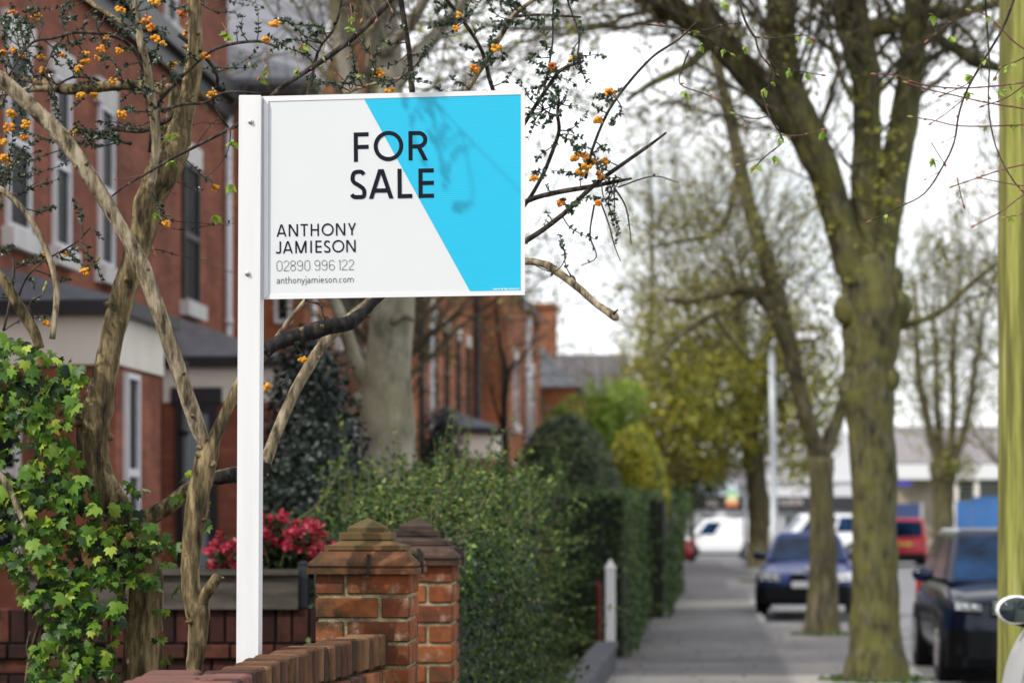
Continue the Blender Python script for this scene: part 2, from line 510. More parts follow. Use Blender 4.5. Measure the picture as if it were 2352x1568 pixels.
sheet('ground', [(-1500, -200), (1500, -200), (1500, 2600), (-1500, 2600)], -0.17, M['ground'])
WL = lambda y: -1.08 + SL * y            # garden wall line
TL = lambda y: 1.79 + SL * y             # row of street trees
KERB = [(2.25, -12), (2.25, 12.6), (3.0 + .1, 13.0), (TL(26) + .45, 26), (TL(38) + .5, 38), (4.0, 39.0), (4.9, 50.0), (TL(51) + .5, 51), (TL(99) + .4, 99)]
sheet('road', [(1.5, -20), (12.5, -20), (TL(99) + 9.5, 99), (60, 101), (60, 116), (-60, 116), (-60, 101), (5, 100)], -0.12, M['asphalt'])
sheet('far_pavement', [(-60, 116), (60, 116), (60, 126), (-60, 126)], -0.05, M['paving'])
fp = [(12.5, -20), (16.5, -20), (TL(99) + 13, 99), (TL(99) + 9.5, 99)]
sheet('opposite_pavement', fp, -0.02, M['paving'])
pb = MB()
left = [(WL(y) - .05, y) for y in (-12, 30, 60, 99)]
poly = left + KERB[::-1]
n = len(poly)
pb.add([(x, y, 0) for x, y in poly] + [(x, y, -0.14) for x, y in poly], [tuple(range(n))] + [(k, (k + 1) % n, (k + 1) % n + n, k + n) for k in range(n)])
struct(pb.build('pavement', M['paving']))
# bands of sunlight and shade painted across the footway as thin coloured sheets
M['painted_shade'] = mat('painted_shade_band', (0.10, 0.098, 0.105), .9, var=.2, scale=2, bump=.3, bscale=120)
M['painted_sun'] = mat('painted_sun_band', (0.30, 0.28, 0.255), .85, var=.2, scale=1.5, bump=.2, bscale=60)
for i, (ya, yb, xa, xb, mm_) in enumerate(((24.2, 26.3, .02, 3.1, 'painted_sun'), (28.6, 30.0, .3, 3.05, 'painted_shade'), (33.5, 36.6, .05, 2.2, 'painted_shade'), (45.0, 49.5, .1, 2.0, 'painted_sun'), (57, 63, .1, 2.9, 'painted_shade'), (72, 80, .1, 2.9, 'painted_shade'))):
    sheet('sun_shade_band', [(WL(ya) + xa, ya), (WL(ya) + xb, ya + .3), (WL(yb) + xb, yb), (WL(yb) + xa, yb - .2)], .004, M[mm_])
kb = MB()
for (a, b2) in zip(KERB[:-1], KERB[1:]):
    a, b2 = np.array(a, float), np.array(b2, float)
    d = b2 - a; L_ = np.linalg.norm(d); d /= L_; nrm = np.array((d[1], -d[0]))
    k = 0.0
    while k < L_ - 0.05:
        e = min(L_, k + 0.9)
        p, q = a + d * (k + .006), a + d * (e - .006)
        kb.hexa([(*p, -.14), (*(p + nrm * .13), -.14), (*(q + nrm * .13), -.14), (*q, -.14)],
                [(*p, .006), (*(p + nrm * .12), .006), (*(q + nrm * .12), .006), (*q, .006)], rng.random())
        k = e
struct(kb.build('kerb', M['kerb']))
sheet('garden_ground', [(-14, -12), (WL(-12) - .08, -12), (WL(99) - .08, 99), (-14 + 7.9, 99)], -0.004, M['soil'])

# ---------------------------------------------------------------- front garden wall with brick-on-edge coping
BR_RED = [(0.0, (0.055, 0.024, 0.022)), (0.3, (0.14, 0.042, 0.024)), (0.6, (0.25, 0.072, 0.026)), (1.0, (0.32, 0.115, 0.045))]
BR_COP = [(0.0, (0.030, 0.017, 0.013)), (0.35, (0.088, 0.040, 0.024)), (0.65, (0.145, 0.066, 0.034)), (1.0, (0.20, 0.108, 0.055))]
BR_PUR = [(0.0, (0.05, 0.022, 0.024)), (0.5, (0.12, 0.055, 0.048)), (1.0, (0.19, 0.085, 0.065))]
M['brick'] = brickpiece('pier_brick', BR_RED, stain=(0.055, 0.038, 0.02), amt=0.65, pale=(0.34, 0.24, 0.16))
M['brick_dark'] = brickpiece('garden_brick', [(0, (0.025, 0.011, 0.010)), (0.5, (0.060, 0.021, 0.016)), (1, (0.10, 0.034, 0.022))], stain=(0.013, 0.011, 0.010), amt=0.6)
M['brick_coping'] = brickpiece('coping_brick', BR_COP, stain=(0.045, 0.036, 0.018), amt=0.5)
M['brick_purple'] = brickpiece('purple_brick', BR_PUR, stain=(0.09, 0.07, 0.06), amt=0.4)
M['cap'] = brickpiece('cap_terracotta', [(0, (0.055, 0.034, 0.025)), (0.5, (0.15, 0.065, 0.034)), (1, (0.24, 0.095, 0.045))], stain=(0.040, 0.034, 0.020), amt=0.95)
M['cap_lichen'] = brickpiece('cap_lichen', [(0, (0.06, 0.036, 0.02)), (0.5, (0.15, 0.085, 0.040)), (1, (0.25, 0.13, 0.058))], stain=(0.085, 0.075, 0.034), amt=0.9)
M['cap_dark'] = brickpiece('cap_sooty', [(0, (0.03, 0.024, 0.022)), (0.5, (0.075, 0.048, 0.038)), (1, (0.13, 0.075, 0.05))], stain=(0.03, 0.026, 0.024), amt=0.8)
M['mortar'] = mat('lime_mortar', (0.25, 0.22, 0.13), 0.95, var=0.5, scale=20, bump=0.8, bscale=120)
M['mortar_dark'] = mat('dark_mortar', (0.022, 0.02, 0.017), 0.95, var=0.4, scale=20, bump=0.6, bscale=80)

WT = 1.30      # top of the coping
face = smooth([(-0.86, 3.2), (-0.80, 4.8), (-0.715, 6.45), (-0.632, 7.62), (-0.452, 8.76)], 24)
arc = np.concatenate([[0], np.cumsum([np.linalg.norm(face[i + 1] - face[i]) for i in range(len(face) - 1)])])
def wallpt(s):
    i = int(np.clip(np.searchsorted(arc, s) - 1, 0, len(face) - 2))
    t = (s - arc[i]) / (arc[i + 1] - arc[i])
    d = (face[i + 1] - face[i]) / (arc[i + 1] - arc[i])
    return face[i] + (face[i + 1] - face[i]) * t, d
wall = thing('garden_wall', 'low brick garden wall with brick on edge coping running up to the nearest gate pier', 'wall', (-0.7, 6.5, 0))
cop = MB(); cop2 = MB(); low = MB(); core = MB()
TH = 0.115
s_ = 0.0
s_ = float(np.interp(6.60, [q[1] for q in face], arc))
S0 = s_
while s_ < arc[-1] - 0.03:
    near = False
    wd = 0.072 * rng.uniform(0.92, 1.06)
    p, d = wallpt(s_ + wd / 2)
    R = np.array([[d[1], d[0], 0], [-d[0], d[1], 0], [0, 0, 1]])
    c = (p[0] - d[1] * TH / 2, p[1] + d[0] * TH / 2, WT - 0.058 + rng.uniform(-.006, .003) - (0.012 if near else 0))
    (cop2 if near else cop).bbox(c + R @ np.array((rng.uniform(-.004, .004), 0, 0)), TH / 2 + (0.012 if near else 0), wd / 2, 0.058, R @ np.array([[1, 0, rng.uniform(-.03, .03)], [0, 1, rng.uniform(-.03, .03)], [rng.uniform(-.04, .04), 0, 1]]), 0.0065, min(1, max(0, rng.gauss(.5, .3))))
    s_ += wd + 0.011
core_path = [wallpt(t)[0] for t in np.linspace(S0, arc[-1] - .01, 30)]
rings = []
for i, p in enumerate(core_path):
    d = wallpt(np.linspace(S0, arc[-1] - .01, 30)[i])[1]
    nn = np.array((d[1], -d[0]))
    a, b2 = p - nn * 0.020, p - nn * (TH - 0.020)
    rings.append([(*a, 0), (*a, WT - 0.022), (*b2, WT - 0.022), (*b2, 0)])
core.loft(rings)
zc, row = WT - 0.116 - 0.012, 0
while zc > 0.0:
    s_ = -0.11 if row % 2 else 0.0
    out = 0.022 if row == 0 else 0.0
    while s_ < arc[-1]:
        L_ = min(0.224, arc[-1] - s_)
        if s_ + L_ > S0 + .03 and L_ > .03:
            a0 = max(s_, S0)
            p, d = wallpt((a0 + s_ + L_) / 2)
            R = np.array([[d[1], d[0], 0], [-d[0], d[1], 0], [0, 0, 1]])
            low.bbox((p[0] - d[1] * (TH / 2 - out / 2), p[1] + d[0] * (TH / 2 - out / 2), zc - 0.036), TH / 2 + out / 2 - .001, (s_ + L_ - a0) / 2, 0.036, R, 0.004, rng.random())
        s_ += L_ + 0.011
    zc -= 0.083; row += 1
core.build('mortar', M['mortar_dark'], wall)
low.build('brick_course', M['brick'], wall)
cp = cop.build('coping', M['brick_coping'], wall)
# wider intermediate pier of the wall, topped with purple brick on edge laid across
pb_, ps_ = MB(), MB()
y = 6.585
while y > 5.75:
    x = -1.0 - rng.uniform(0, .08)
    while x < -.70:
        a, b2 = max(x, -.985), min(x + .222, -.697)
        if b2 - a > .03: cop2.bbox(((a + b2) / 2, y - .036 + rng.uniform(-.003, .003), WT - .052 + rng.uniform(-.006, .004)), (b2 - a) / 2, .037, .055, None, .006, rng.random())
        x += .232
    y -= .083
ps_.box(-.972, -.71, 5.78, 6.575, 0, WT - .02)
zc, row = WT - .112, 0
while zc > 0:
    o_ = .018 if row == 0 else 0
    for (xa, xb) in ((-.985 - o_, -.845), (-.833, -.697 + o_)) if row % 2 else ((-.985 - o_, -.91), (-.898, -.697 + o_)):
        pb_.bbox(((xa + xb) / 2, 6.18, zc - .036), (xb - xa) / 2, .41 + o_, .036, None, .004, rng.random())
    zc -= .083; row += 1
ps_.build('mortar', M['mortar_dark'], wall); pb_.build('brick_course', M['brick'], wall)
cop2.build('coping', M['brick_purple'], wall)

# ---------------------------------------------------------------- gate piers
def square_ring(hw, z, n=1):
    return [(-hw, -hw, z), (hw, -hw, z), (hw, hw, z), (-hw, hw, z)]
def make_pier(label, loc, hw, zshaft, seed, mats, k):
    r = random.Random(seed)
    t = thing('gate_pier', label, 'gate pier', loc, -0.06, 'brick gate piers with moulded terracotta caps')
    sh, mo = MB(), MB()
    mo.box(-hw + .010, hw - .010, -hw + .010, hw - .010, 0, zshaft - .003)
    ch = 0.086 * k
    bh = 0.073 * k
    z, row = zshaft, 0
    q = 0.102 * k; g = 0.0125 * k
    Lb = 2 * hw - q - g
    while z > 0.0:
        for side in range(4):
            a = side * math.pi / 2
            R = np.array([[math.cos(a), -math.sin(a), 0], [math.sin(a), math.cos(a), 0], [0, 0, 1]])
            odd = (row + side) % 2
            # each face: one long brick and one short brick; corners alternate
            x = -hw
            lens = [q, Lb] if odd == 0 else [Lb, q]
            for i, L_ in enumerate(lens):
                x0, x1 = x, x + L_
                if side % 2 == 1:            # returns tuck behind the front bricks
                    if i == 0: x0 += 0.0505
                    if i == 1: x1 -= 0.0505
                c = R @ np.array(((x0 + x1) / 2, -hw + 0.026 + r.uniform(-.0015, .0015), z - bh / 2))
                sh.bbox(c, (x1 - x0) / 2, 0.025, bh / 2, R, 0.0045, min(1, max(0, r.gauss(0.58, .24))))
                x += L_ + g
        z -= ch; row += 1
    mo.build('mortar', M['mortar'], t, local=True)
    sh.build('shaft', mats[0], t, local=True)
    c1 = MB(); h = hw
    # torus band and sloped terracotta course made of two blocks per side
    prof = [(h + .002, 0), (h + .028, .0005), (h + .029, .021), (h + .0165, .0225), (h + .023, .026), (h + .026, .032), (h + .022, .042), (h + .007, .056), (h - .008, .070), (h - .014, .082)]
    c1.loft([square_ring(a, zshaft + b_) for a, b_ in prof], tint=r.uniform(.6, .8))
    c1.build('moulded_course', mats[1], t, local=True)
    jt = MB()
    jt.box(0.020, 0.031, -h - .0355, -h + .01, zshaft - .001, zshaft + .072 * k)
    jt.box(-h + .01, h + .0355, -0.006, 0.005, zshaft - .001, zshaft + .072 * k)
    c2 = MB()
    z1 = zshaft + .082 * k
    s = hw / 0.165
    prof = [(.124, 0), (.125, .004), (.139, .0045), (.1395, .021), (.122, .0225), (.102, .030), (.087, .039), (.078, .0425), (.0915, .043), (.0925, .066), (.086, .068)]
    c2.loft([square_ring(a * s, z1 + b_ * k) for a, b_ in prof], tint=r.uniform(.35, .6))
    cap_ = c2.build('cap', mats[2], t, local=True)
    c3 = MB()
    z2 = z1 + .068 * k
    fn = [(.067, 0), (.067, .017), (.063, .020), (.036, .0355), (.014, .048), (.002, .0525)]
    c3.loft([square_ring(a * s, z2 + b_ * k) for a, b_ in fn], tint=r.uniform(.35, .55))
    f_ = c3.build('finial', mats[2], t, local=True)
    jt.build('joint', M['mortar_dark'], t, local=True)
    return t
# pier one: front face at Y = 8.77, second one 1.58 m further down the street
HWP = 0.171
make_pier('orange brick gate pier with pointed cap touching the coped wall, nearer of the pair', (P(832.5, 1400, 8.77)[0] + .01, 8.77 + HWP, 0), HWP, 1.512, 3, (M['brick'], M['cap'], M['cap_lichen']), 1.0)
make_pier('darker brick gate pier with pointed cap in front of the hedge, farther of the pair', (P(951, 1400, 10.35)[0] + .005, 10.35 + HWP, 0), HWP, 1.512, 11, (M['brick'], M['cap_dark'], M['cap_dark']), 1.0)

# ---------------------------------------------------------------- brick cross wall and timber planter behind
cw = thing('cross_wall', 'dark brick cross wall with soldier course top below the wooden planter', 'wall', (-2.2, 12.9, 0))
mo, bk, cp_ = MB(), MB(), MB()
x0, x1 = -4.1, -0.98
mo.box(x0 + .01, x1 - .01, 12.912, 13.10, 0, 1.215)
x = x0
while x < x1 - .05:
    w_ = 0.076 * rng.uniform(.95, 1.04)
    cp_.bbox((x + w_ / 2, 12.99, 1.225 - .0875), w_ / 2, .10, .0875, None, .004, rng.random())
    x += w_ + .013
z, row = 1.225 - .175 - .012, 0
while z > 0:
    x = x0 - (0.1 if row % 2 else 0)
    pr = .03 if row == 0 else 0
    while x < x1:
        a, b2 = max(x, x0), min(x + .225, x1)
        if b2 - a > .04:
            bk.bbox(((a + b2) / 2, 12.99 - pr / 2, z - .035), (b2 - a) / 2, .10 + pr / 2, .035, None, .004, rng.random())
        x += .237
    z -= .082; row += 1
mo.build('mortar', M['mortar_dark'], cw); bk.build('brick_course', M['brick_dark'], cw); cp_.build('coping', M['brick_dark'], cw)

M['timber'] = barkmat('weathered_board', (0.028, 0.023, 0.019), (0.060, 0.051, 0.043), (0.09, 0.078, 0.066), 3.0, 6.0, bump=0.3)
pl = thing('wooden_planter', 'weathered grey brown timber trough standing on the dark brick cross wall', 'planter', (-1.9, 12.99, 1.227))
fr, rim, lg = MB(), MB(), MB()
px0, px1 = P(60, 1350, 12.85)[0], P(684, 1350, 12.85)[0]
fr.box(px0, px1, 12.86, 12.885, 1.228, 1.41); fr.box(px0, px1, 13.28, 13.305, 1.228, 1.41)
fr.box(px0, px0 + .025, 12.886, 13.279, 1.228, 1.41); fr.box(px1 - .025, px1, 12.886, 13.279, 1.228, 1.41)
fr.box(px0 + .026, px1 - .026, 12.886, 13.279, 1.30, 1.385)
fr.build('side_board', M['timber'], pl)
rim.box(px0 - .02, px1 + .005, 12.83, 12.888, 1.411, 1.44); rim.box(px0 - .02, px1 + .005, 13.27, 13.32, 1.411, 1.44)
rim.build('rim_board', M['timber'], pl)
pp = thing('black_post', 'short black post between the wooden planter and the brick gate pier', 'post', (P(697, 1350, 12.95)[0], 12.95, 1.227))
b = MB(); b.bbox((0, 0, .12), .03, .03, .115, None, .004); b.build('shaft', M['frame_dark'], pp, local=True)
b = MB(); b.loft([square_ring(.031, .236), square_ring(.033, .242), square_ring(.004, .262)]); b.build('cap', M['frame_dark'], pp, local=True)
b = MB(); b.box(-.03 + .09, .10 + .03, -.02, .02, .002, .225); b.build('rail', M['timber'], pp, local=True)

# ---------------------------------------------------------------- the for sale board
YS = 7.6
yaw, roll = math.radians(5.6), math.radians(0.45)
ex = np.array((math.cos(yaw) * math.cos(roll), -math.sin(yaw) * math.cos(roll), math.sin(roll)))
nn = np.array((-math.sin(yaw), -math.cos(yaw), 0.0))           # towards the viewer
ez = np.cross(ex, -nn); ez /= np.linalg.norm(ez)
if ez[2] < 0: ez = -ez
O = P(605, 687, YS)
def sg(u, v):
    """(across, up) on the board plane of a point seen at (u, v)"""
    d = np.array(((u - U0) / F, 1.0, -(v - V0) / F)); e = np.array((0, 0, H))
    t = np.dot(O - e, nn) / np.dot(d, nn)
    q = e + d * t - O
    return np.array((np.dot(q, ex), np.dot(q, ez)))
def on(a, b_, out=0.0):
    return O + ex * a + ez * b_ + nn * out
sign = thing('for_sale_board', 'white and cyan for sale board on a square white post behind the garden wall', 'estate sign', (P(576, 1500, YS)[0], YS, 0))
bd = MB()
def slab(mb, u0, v0, u1, v1, o0, o1, tint=.5, quad=None):
    c = [sg(u0, v1), sg(u1, v1), sg(u1, v0), sg(u0, v0)] if quad is None else [sg(*q) for q in quad]
    mb.hexa([on(*q, o0) for q in c], [on(*q, o1) for q in c], tint)
slab(bd, 0, 0, 0, 0, -.010, 0.0, quad=[(600, 686.9), (1205, 677), (1205, 207), (600, 222.3)])
bd.build('panel', M['board_white'], sign)
fr = MB()
slab(fr, 0, 0, 0, 0, .0002, .0022, quad=[(612, 233.5), (1196.5, 217.5), (1205.6, 206.5), (604, 221.8)])
slab(fr, 0, 0, 0, 0, .0002, .0022, quad=[(604, 687.5), (1205.6, 677.6), (1196.5, 667.5), (612, 676.6)])
slab(fr, 0, 0, 0, 0, .0002, .0022, quad=[(1196.7, 667.4), (1205.8, 677.6), (1205.8, 206.5), (1196.7, 217.6)])
fr.build('frame', M['sign_white'], sign)
bt = MB(); slab(bt, 0, 0, 0, 0, .0024, .0055, quad=[(607, 687.2), (617, 676.5), (617, 233.5), (607, 221.7)])
bt.build('batten', M['upvc'], sign)
# cyan printed panel with the fluting of the plastic sheet
m, N_, L_, b = new_mat('cyan_print')
tcn = N_.new("ShaderNodeTexCoord")
wv = N_.new("ShaderNodeTexWave"); wv.wave_type = 'BANDS'; wv.bands_direction = 'Z'; wv.inputs['Scale'].default_value = 52; wv.inputs['Distortion'].default_value = 0.6; wv.inputs['Detail Scale'].default_value = 0.4
L_.new(tcn.outputs['Object'], wv.inputs['Vector'])
nz2 = N_.new("ShaderNodeTexNoise"); nz2.inputs['Scale'].default_value = 3.0
L_.new(tcn.outputs['Object'], nz2.inputs['Vector'])
mm = N_.new("ShaderNodeMath"); mm.operation = 'MULTIPLY'; L_.new(wv.outputs['Fac'], mm.inputs[0]); L_.new(nz2.outputs['Fac'], mm.inputs[1])
rr = ramp_node(N_, [(0.0, (0.000, 0.415, 0.655)), (0.6, (0.003, 0.46, 0.695))])
L_.new(mm.outputs[0], rr.inputs['Fac']); L_.new(rr.outputs['Color'], b.inputs['Base Color'])
bp = N_.new("ShaderNodeBump"); bp.inputs['Strength'].default_value = 0.12; bp.inputs['Distance'].default_value = 0.002
L_.new(wv.outputs['Fac'], bp.inputs['Height']); L_.new(bp.outputs['Normal'], b.inputs['Normal'])
b.inputs['Roughness'].default_value = 0.38
M['cyan'] = m
cy = MB()
q = [sg(1079.5, 668.8), sg(1196.4, 666.8), sg(1196.4, 217.9), sg(836, 227.6)]
cy.hexa([on(*p, .0002) for p in q], [on(*p, .0008) for p in q])
cy.build('colour_panel', M['cyan'], sign)
# painted timber: faint vertical grime and a few scuffs
m, N_, L_, b = new_mat('painted_post')
tcn = N_.new("ShaderNodeTexCoord"); mpn = N_.new("ShaderNodeMapping"); mpn.inputs['Scale'].default_value = (30, 30, 1.6)
L_.new(tcn.outputs['Object'], mpn.inputs['Vector'])
n1 = N_.new("ShaderNodeTexNoise"); n1.inputs['Scale'].default_value = 1.0; n1.inputs['Detail'].default_value = 8; L_.new(mpn.outputs['Vector'], n1.inputs['Vector'])
n2 = N_.new("ShaderNodeTexNoise"); n2.inputs['Scale'].default_value = 26; n2.inputs['Detail'].default_value = 9; n2.inputs['Roughness'].default_value = .75; L_.new(tcn.outputs['Object'], n2.inputs['Vector'])
r1 = ramp_node(N_, [(0.25, (0.62, 0.625, 0.64)), (0.6, (0.68, 0.685, 0.70))]); L_.new(n1.outputs['Fac'], r1.inputs['Fac'])
r2 = ramp_node(N_, [(0.66, (1, 1, 1)), (0.76, (0.66, 0.65, 0.64))]); L_.new(n2.outputs['Fac'], r2.inputs['Fac'])
mxn = N_.new("ShaderNodeMix"); mxn.data_type = 'RGBA'; mxn.blend_type = 'MULTIPLY'; mxn.inputs['Factor'].default_value = .7
L_.new(r1.outputs['Color'], mxn.inputs['A']); L_.new(r2.outputs['Color'], mxn.inputs['B']); L_.new(mxn.outputs['Result'], b.inputs['Base Color'])
b.inputs['Roughness'].default_value = .5
bpn = N_.new("ShaderNodeBump"); bpn.inputs['Strength'].default_value = .15; bpn.inputs['Distance'].default_value = .003; L_.new(n1.outputs['Fac'], bpn.inputs['Height']); L_.new(bpn.outputs['Normal'], b.inputs['Normal'])
M['post_white'] = m
# square post with two bolts; it stands proud of the board and hides its left edge
po = MB()
def post_ring(v):
    ul = 553 + (547 - 553) * (v - 222) / 1300.0
    ur = 603.5 + (597 - 603.5) * (v - 222) / 1300.0
    a, c = sg(ul, v), sg(ur, v)
    return [on(*a, .028), on(*c, .028), on(*c, -.034), on(*a, -.034)]
rg = [post_ring(v) for v in (2300, 1900, 1520, 1100, 700, 224)]
zz = rg[0]
po.loft([[(q[0], q[1], q[2]) for q in r_] for r_ in rg])
tp = post_ring(222.3); ctr = sum(tp) / 4
po.loft([post_ring(223.9), [ctr + (q - ctr) * 0.94 for q in tp]])
po.build('post', M['post_white'], sign)
for (u, v) in ((580, 283), (573, 630)):
    bo = MB()
    a = sg(u, v)
    c0 = on(*a, .0285)
    rings = []
    for (r_, h_) in ((.0085, 0), (.0085, .003), (.0055, .004), (.0052, .009), (.003, .0105)):
        nseg = 6 if r_ < .006 else 14
        rings.append([c0 + nn * h_ + (ex * math.cos(k * math.pi / 6) + ez * math.sin(k * math.pi / 6)) * r_ for k in range(12)])
    bo.loft(rings)
    bo.build('bolt', M['steel'], sign)

# ---- lettering: strokes laid on the board
def rect(x, y, w, h): return [[(x, y), (x + w, y), (x + w, y + h), (x, y + h)]]
def para(x0, y0, x1, y1, w): return [[(x0, y0), (x0 + w, y0), (x1 + w, y1), (x1, y1)]]
def ribbon(pts, s, closed=False):
    p = [np.array(q, float) for q in pts]; n = len(p); out = []
    L_, R_ = [], []
    for i in range(n):
        a = p[(i - 1) % n] if (closed or i > 0) else p[i]
        c = p[(i + 1) % n] if (closed or i < n - 1) else p[i]
        d = c - a; d /= np.linalg.norm(d) + 1e-9
        q = np.array((-d[1], d[0])) * s / 2
        L_.append(p[i] + q); R_.append(p[i] - q)
    for i in range(n if closed else n - 1):
        j = (i + 1) % n
        out.append([tuple(R_[i]), tuple(R_[j]), tuple(L_[j]), tuple(L_[i])])
    return out
def ell(cx, cy, rx, ry, a0, a1, n=24):
    return [(cx + rx * math.cos(math.radians(a0 + (a1 - a0) * i / n)), cy + ry * math.sin(math.radians(a0 + (a1 - a0) * i / n))) for i in range(n + 1)]
def sp(pts, n=6): return [tuple(q) for q in smooth([np.array(p, float) for p in pts], n)]
def glyph(c, w, h, s):
    """polygons of one letter in a w x h box, stroke s"""
    G = []
    if c == 'F': G = rect(0, 0, s, h) + rect(s, h - s, w - s, s) + rect(s, .435 * h, w - s, s)
    elif c == 'E': G = rect(0, 0, s, h) + rect(s, h - s, w - s, s) + rect(s, .435 * h, w - s, s) + rect(s, 0, w - s, s)
    elif c == 'L': G = rect(0, 0, s, h) + rect(s, 0, w - s, s)
    elif c == 'T': G = rect(0, h - s, w, s) + rect(w / 2 - s / 2, 0, s, h - s)
    elif c == 'H': G = rect(0, 0, s, h) + rect(w - s, 0, s, h) + rect(s, .44 * h, w - 2 * s, s)
    elif c == 'I': G = rect(0, 0, w, h)
    elif c == 'O': G = ribbon(ell(w / 2, h / 2, w / 2 - s / 2, h / 2 - s / 2 + .012 * h, 0, 360, 48)[:-1], s, True)
    elif c == 'A':
        q = s * 1.06
        G = para(0, 0, w / 2 - q * .62, h, q) + para(w - q, 0, w / 2 - q * .38, h, q)
        y0 = .205 * h; f = y0 / h
        G += [[(q * .8 + f * (w / 2 - q * .62), y0), (w - q * .8 - f * (w / 2 - q * .62), y0), (w - q * .8 - (f + s / h) * (w / 2 - q * .62), y0 + s), (q * .8 + (f + s / h) * (w / 2 - q * .62), y0 + s)]]
    elif c == 'N':
        q = s * 1.3; G = rect(0, 0, s, h) + rect(w - s, 0, s, h) + para(w - q, 0, 0, h, q)
    elif c == 'M':
        q = s * 1.2; G = rect(0, 0, s, h) + rect(w - s, 0, s, h) + para(w / 2 - q * .62, 0, 0, h, q) + para(w / 2 - q * .38, 0, w - q, h, q)
    elif c == 'Y':
        q = s * 1.1; G = rect(w / 2 - s / 2, 0, s, .44 * h) + para(w / 2 - q * .55, .40 * h, 0, h, q) + para(w / 2 - q * .45, .40 * h, w - q, h, q)
    elif c == 'R':
        ym = .405 * h + s / 2; yt = h - s / 2; r_ = (yt - ym) / 2; cx = w - s / 2 - r_ * 1.12
        G = rect(0, 0, s, h) + ribbon([(s * .9, yt)] + ell(cx, (yt + ym) / 2, r_ * 1.05, r_, 90, -90, 24) + [(s * .9, ym)], s) + para(w - s * 1.12, 0, w * .40, ym, s * 1.12)
    elif c == 'S':
        G = ribbon(sp([(w * .86, h * .83), (w * .72, h * .915), (w * .50, h - s / 2), (w * .24, h * .89), (s / 2 + .01 * w, h * .72), (w * .22, h * .58), (w * .52, h * .47), (w * .80, h * .35), (w - s / 2, h * .21), (w * .80, h * .085), (w * .47, s / 2), (w * .20, h * .085), (w * .08, h * .165)]), s)
    elif c == 'J':
        G = ribbon([(w - s / 2, h)] + ell(w - s / 2 - w * .30, h * .20, w * .30, h * .20 - s / 2, 0, -90, 12) + [(w * .34, h * .045 + s * .12), (w * .05, h * .125)], s)
    elif c == 'G':
        G = ribbon(ell(w / 2, h / 2, w / 2 - s / 2, h / 2 - s / 2, 40, 360, 24), s) + rect(w / 2, h / 2 - s, w / 2, s)
    elif c == '0': G = ribbon(ell(w / 2, h - w / 2, w / 2 - s / 2, w / 2 - s / 2, 0, 180, 16) + ell(w / 2, w / 2, w / 2 - s / 2, w / 2 - s / 2, 180, 360, 16), s, True)
    elif c == '1': G = rect(w - s, 0, s, h) + para(0, h * .83, w - s * 1.2, h * .97, s * 1.1)
    elif c == '2': G = ribbon(ell(w / 2, h - w / 2, w / 2 - s / 2, w / 2 - s / 2, 170, -20, 18) + [(w * .84, h * .56), (w * .60, h * .42), (w * .22, h * .22), (w * .08, h * .10), (s / 2, s * .6)], s) + rect(0, 0, w, s)
    elif c == '8': G = ribbon(ell(w / 2, h * .76, w * .43, h * .24 - s / 2, 0, 360, 26)[:-1], s, True) + ribbon(ell(w / 2, h * .265, w / 2 - s / 2, h * .265 - s / 2, 0, 360, 26)[:-1], s, True)
    elif c in '96':
        r_ = w / 2 - s / 2
        A = ribbon(ell(w / 2, h - w / 2, r_, r_, 0, 180, 16) + ell(w / 2, h * .46 + r_, r_, r_, 180, 360, 16), s, True)
        B = ribbon([(w - s / 2, h - w / 2), (w - s / 2, w / 2)] + ell(w / 2, w / 2, r_, r_, 0, -160, 16), s)
        G = A + B
        if c == '6': G = [[(w - x, h - y) for x, y in p] for p in G]
    elif c == '3': G = ribbon(ell(w / 2, h * .74, w * .42, h * .26 - s / 2, 150, -90, 14) + ell(w / 2, h * .26, w / 2 - s / 2, h * .26 - s / 2, 90, -150, 14), s)
    elif c == '4': G = rect(w * .65, 0, s, h) + rect(0, h * .25, w, s) + para(0, h * .25, w * .62, h, s)
    elif c == '7': G = rect(0, h - s, w, s) + para(w * .2, 0, w - s * 1.2, h - s, s)
    # lower case: h is the x-height
    elif c == 'o': G = ribbon(ell(w / 2, h / 2, w / 2 - s / 2, h / 2 - s / 2, 0, 360, 26)[:-1], s, True)
    elif c == 'n': G = rect(0, 0, s, h) + ribbon(sp([(s / 2, .70 * h), (.22 * w, .92 * h), (.55 * w, h - s / 2), (.86 * w, .86 * h), (w - s / 2, .55 * h), (w - s / 2, .3 * h), (w - s / 2, 0)]), s)
    elif c == 'h': G = rect(0, 0, s, 1.62 * h) + ribbon(sp([(s / 2, .70 * h), (.22 * w, .92 * h), (.55 * w, h - s / 2), (.86 * w, .86 * h), (w - s / 2, .55 * h), (w - s / 2, .3 * h), (w - s / 2, 0)]), s)
    elif c == 'm':
        k = w / 2
        G = rect(0, 0, s, h)
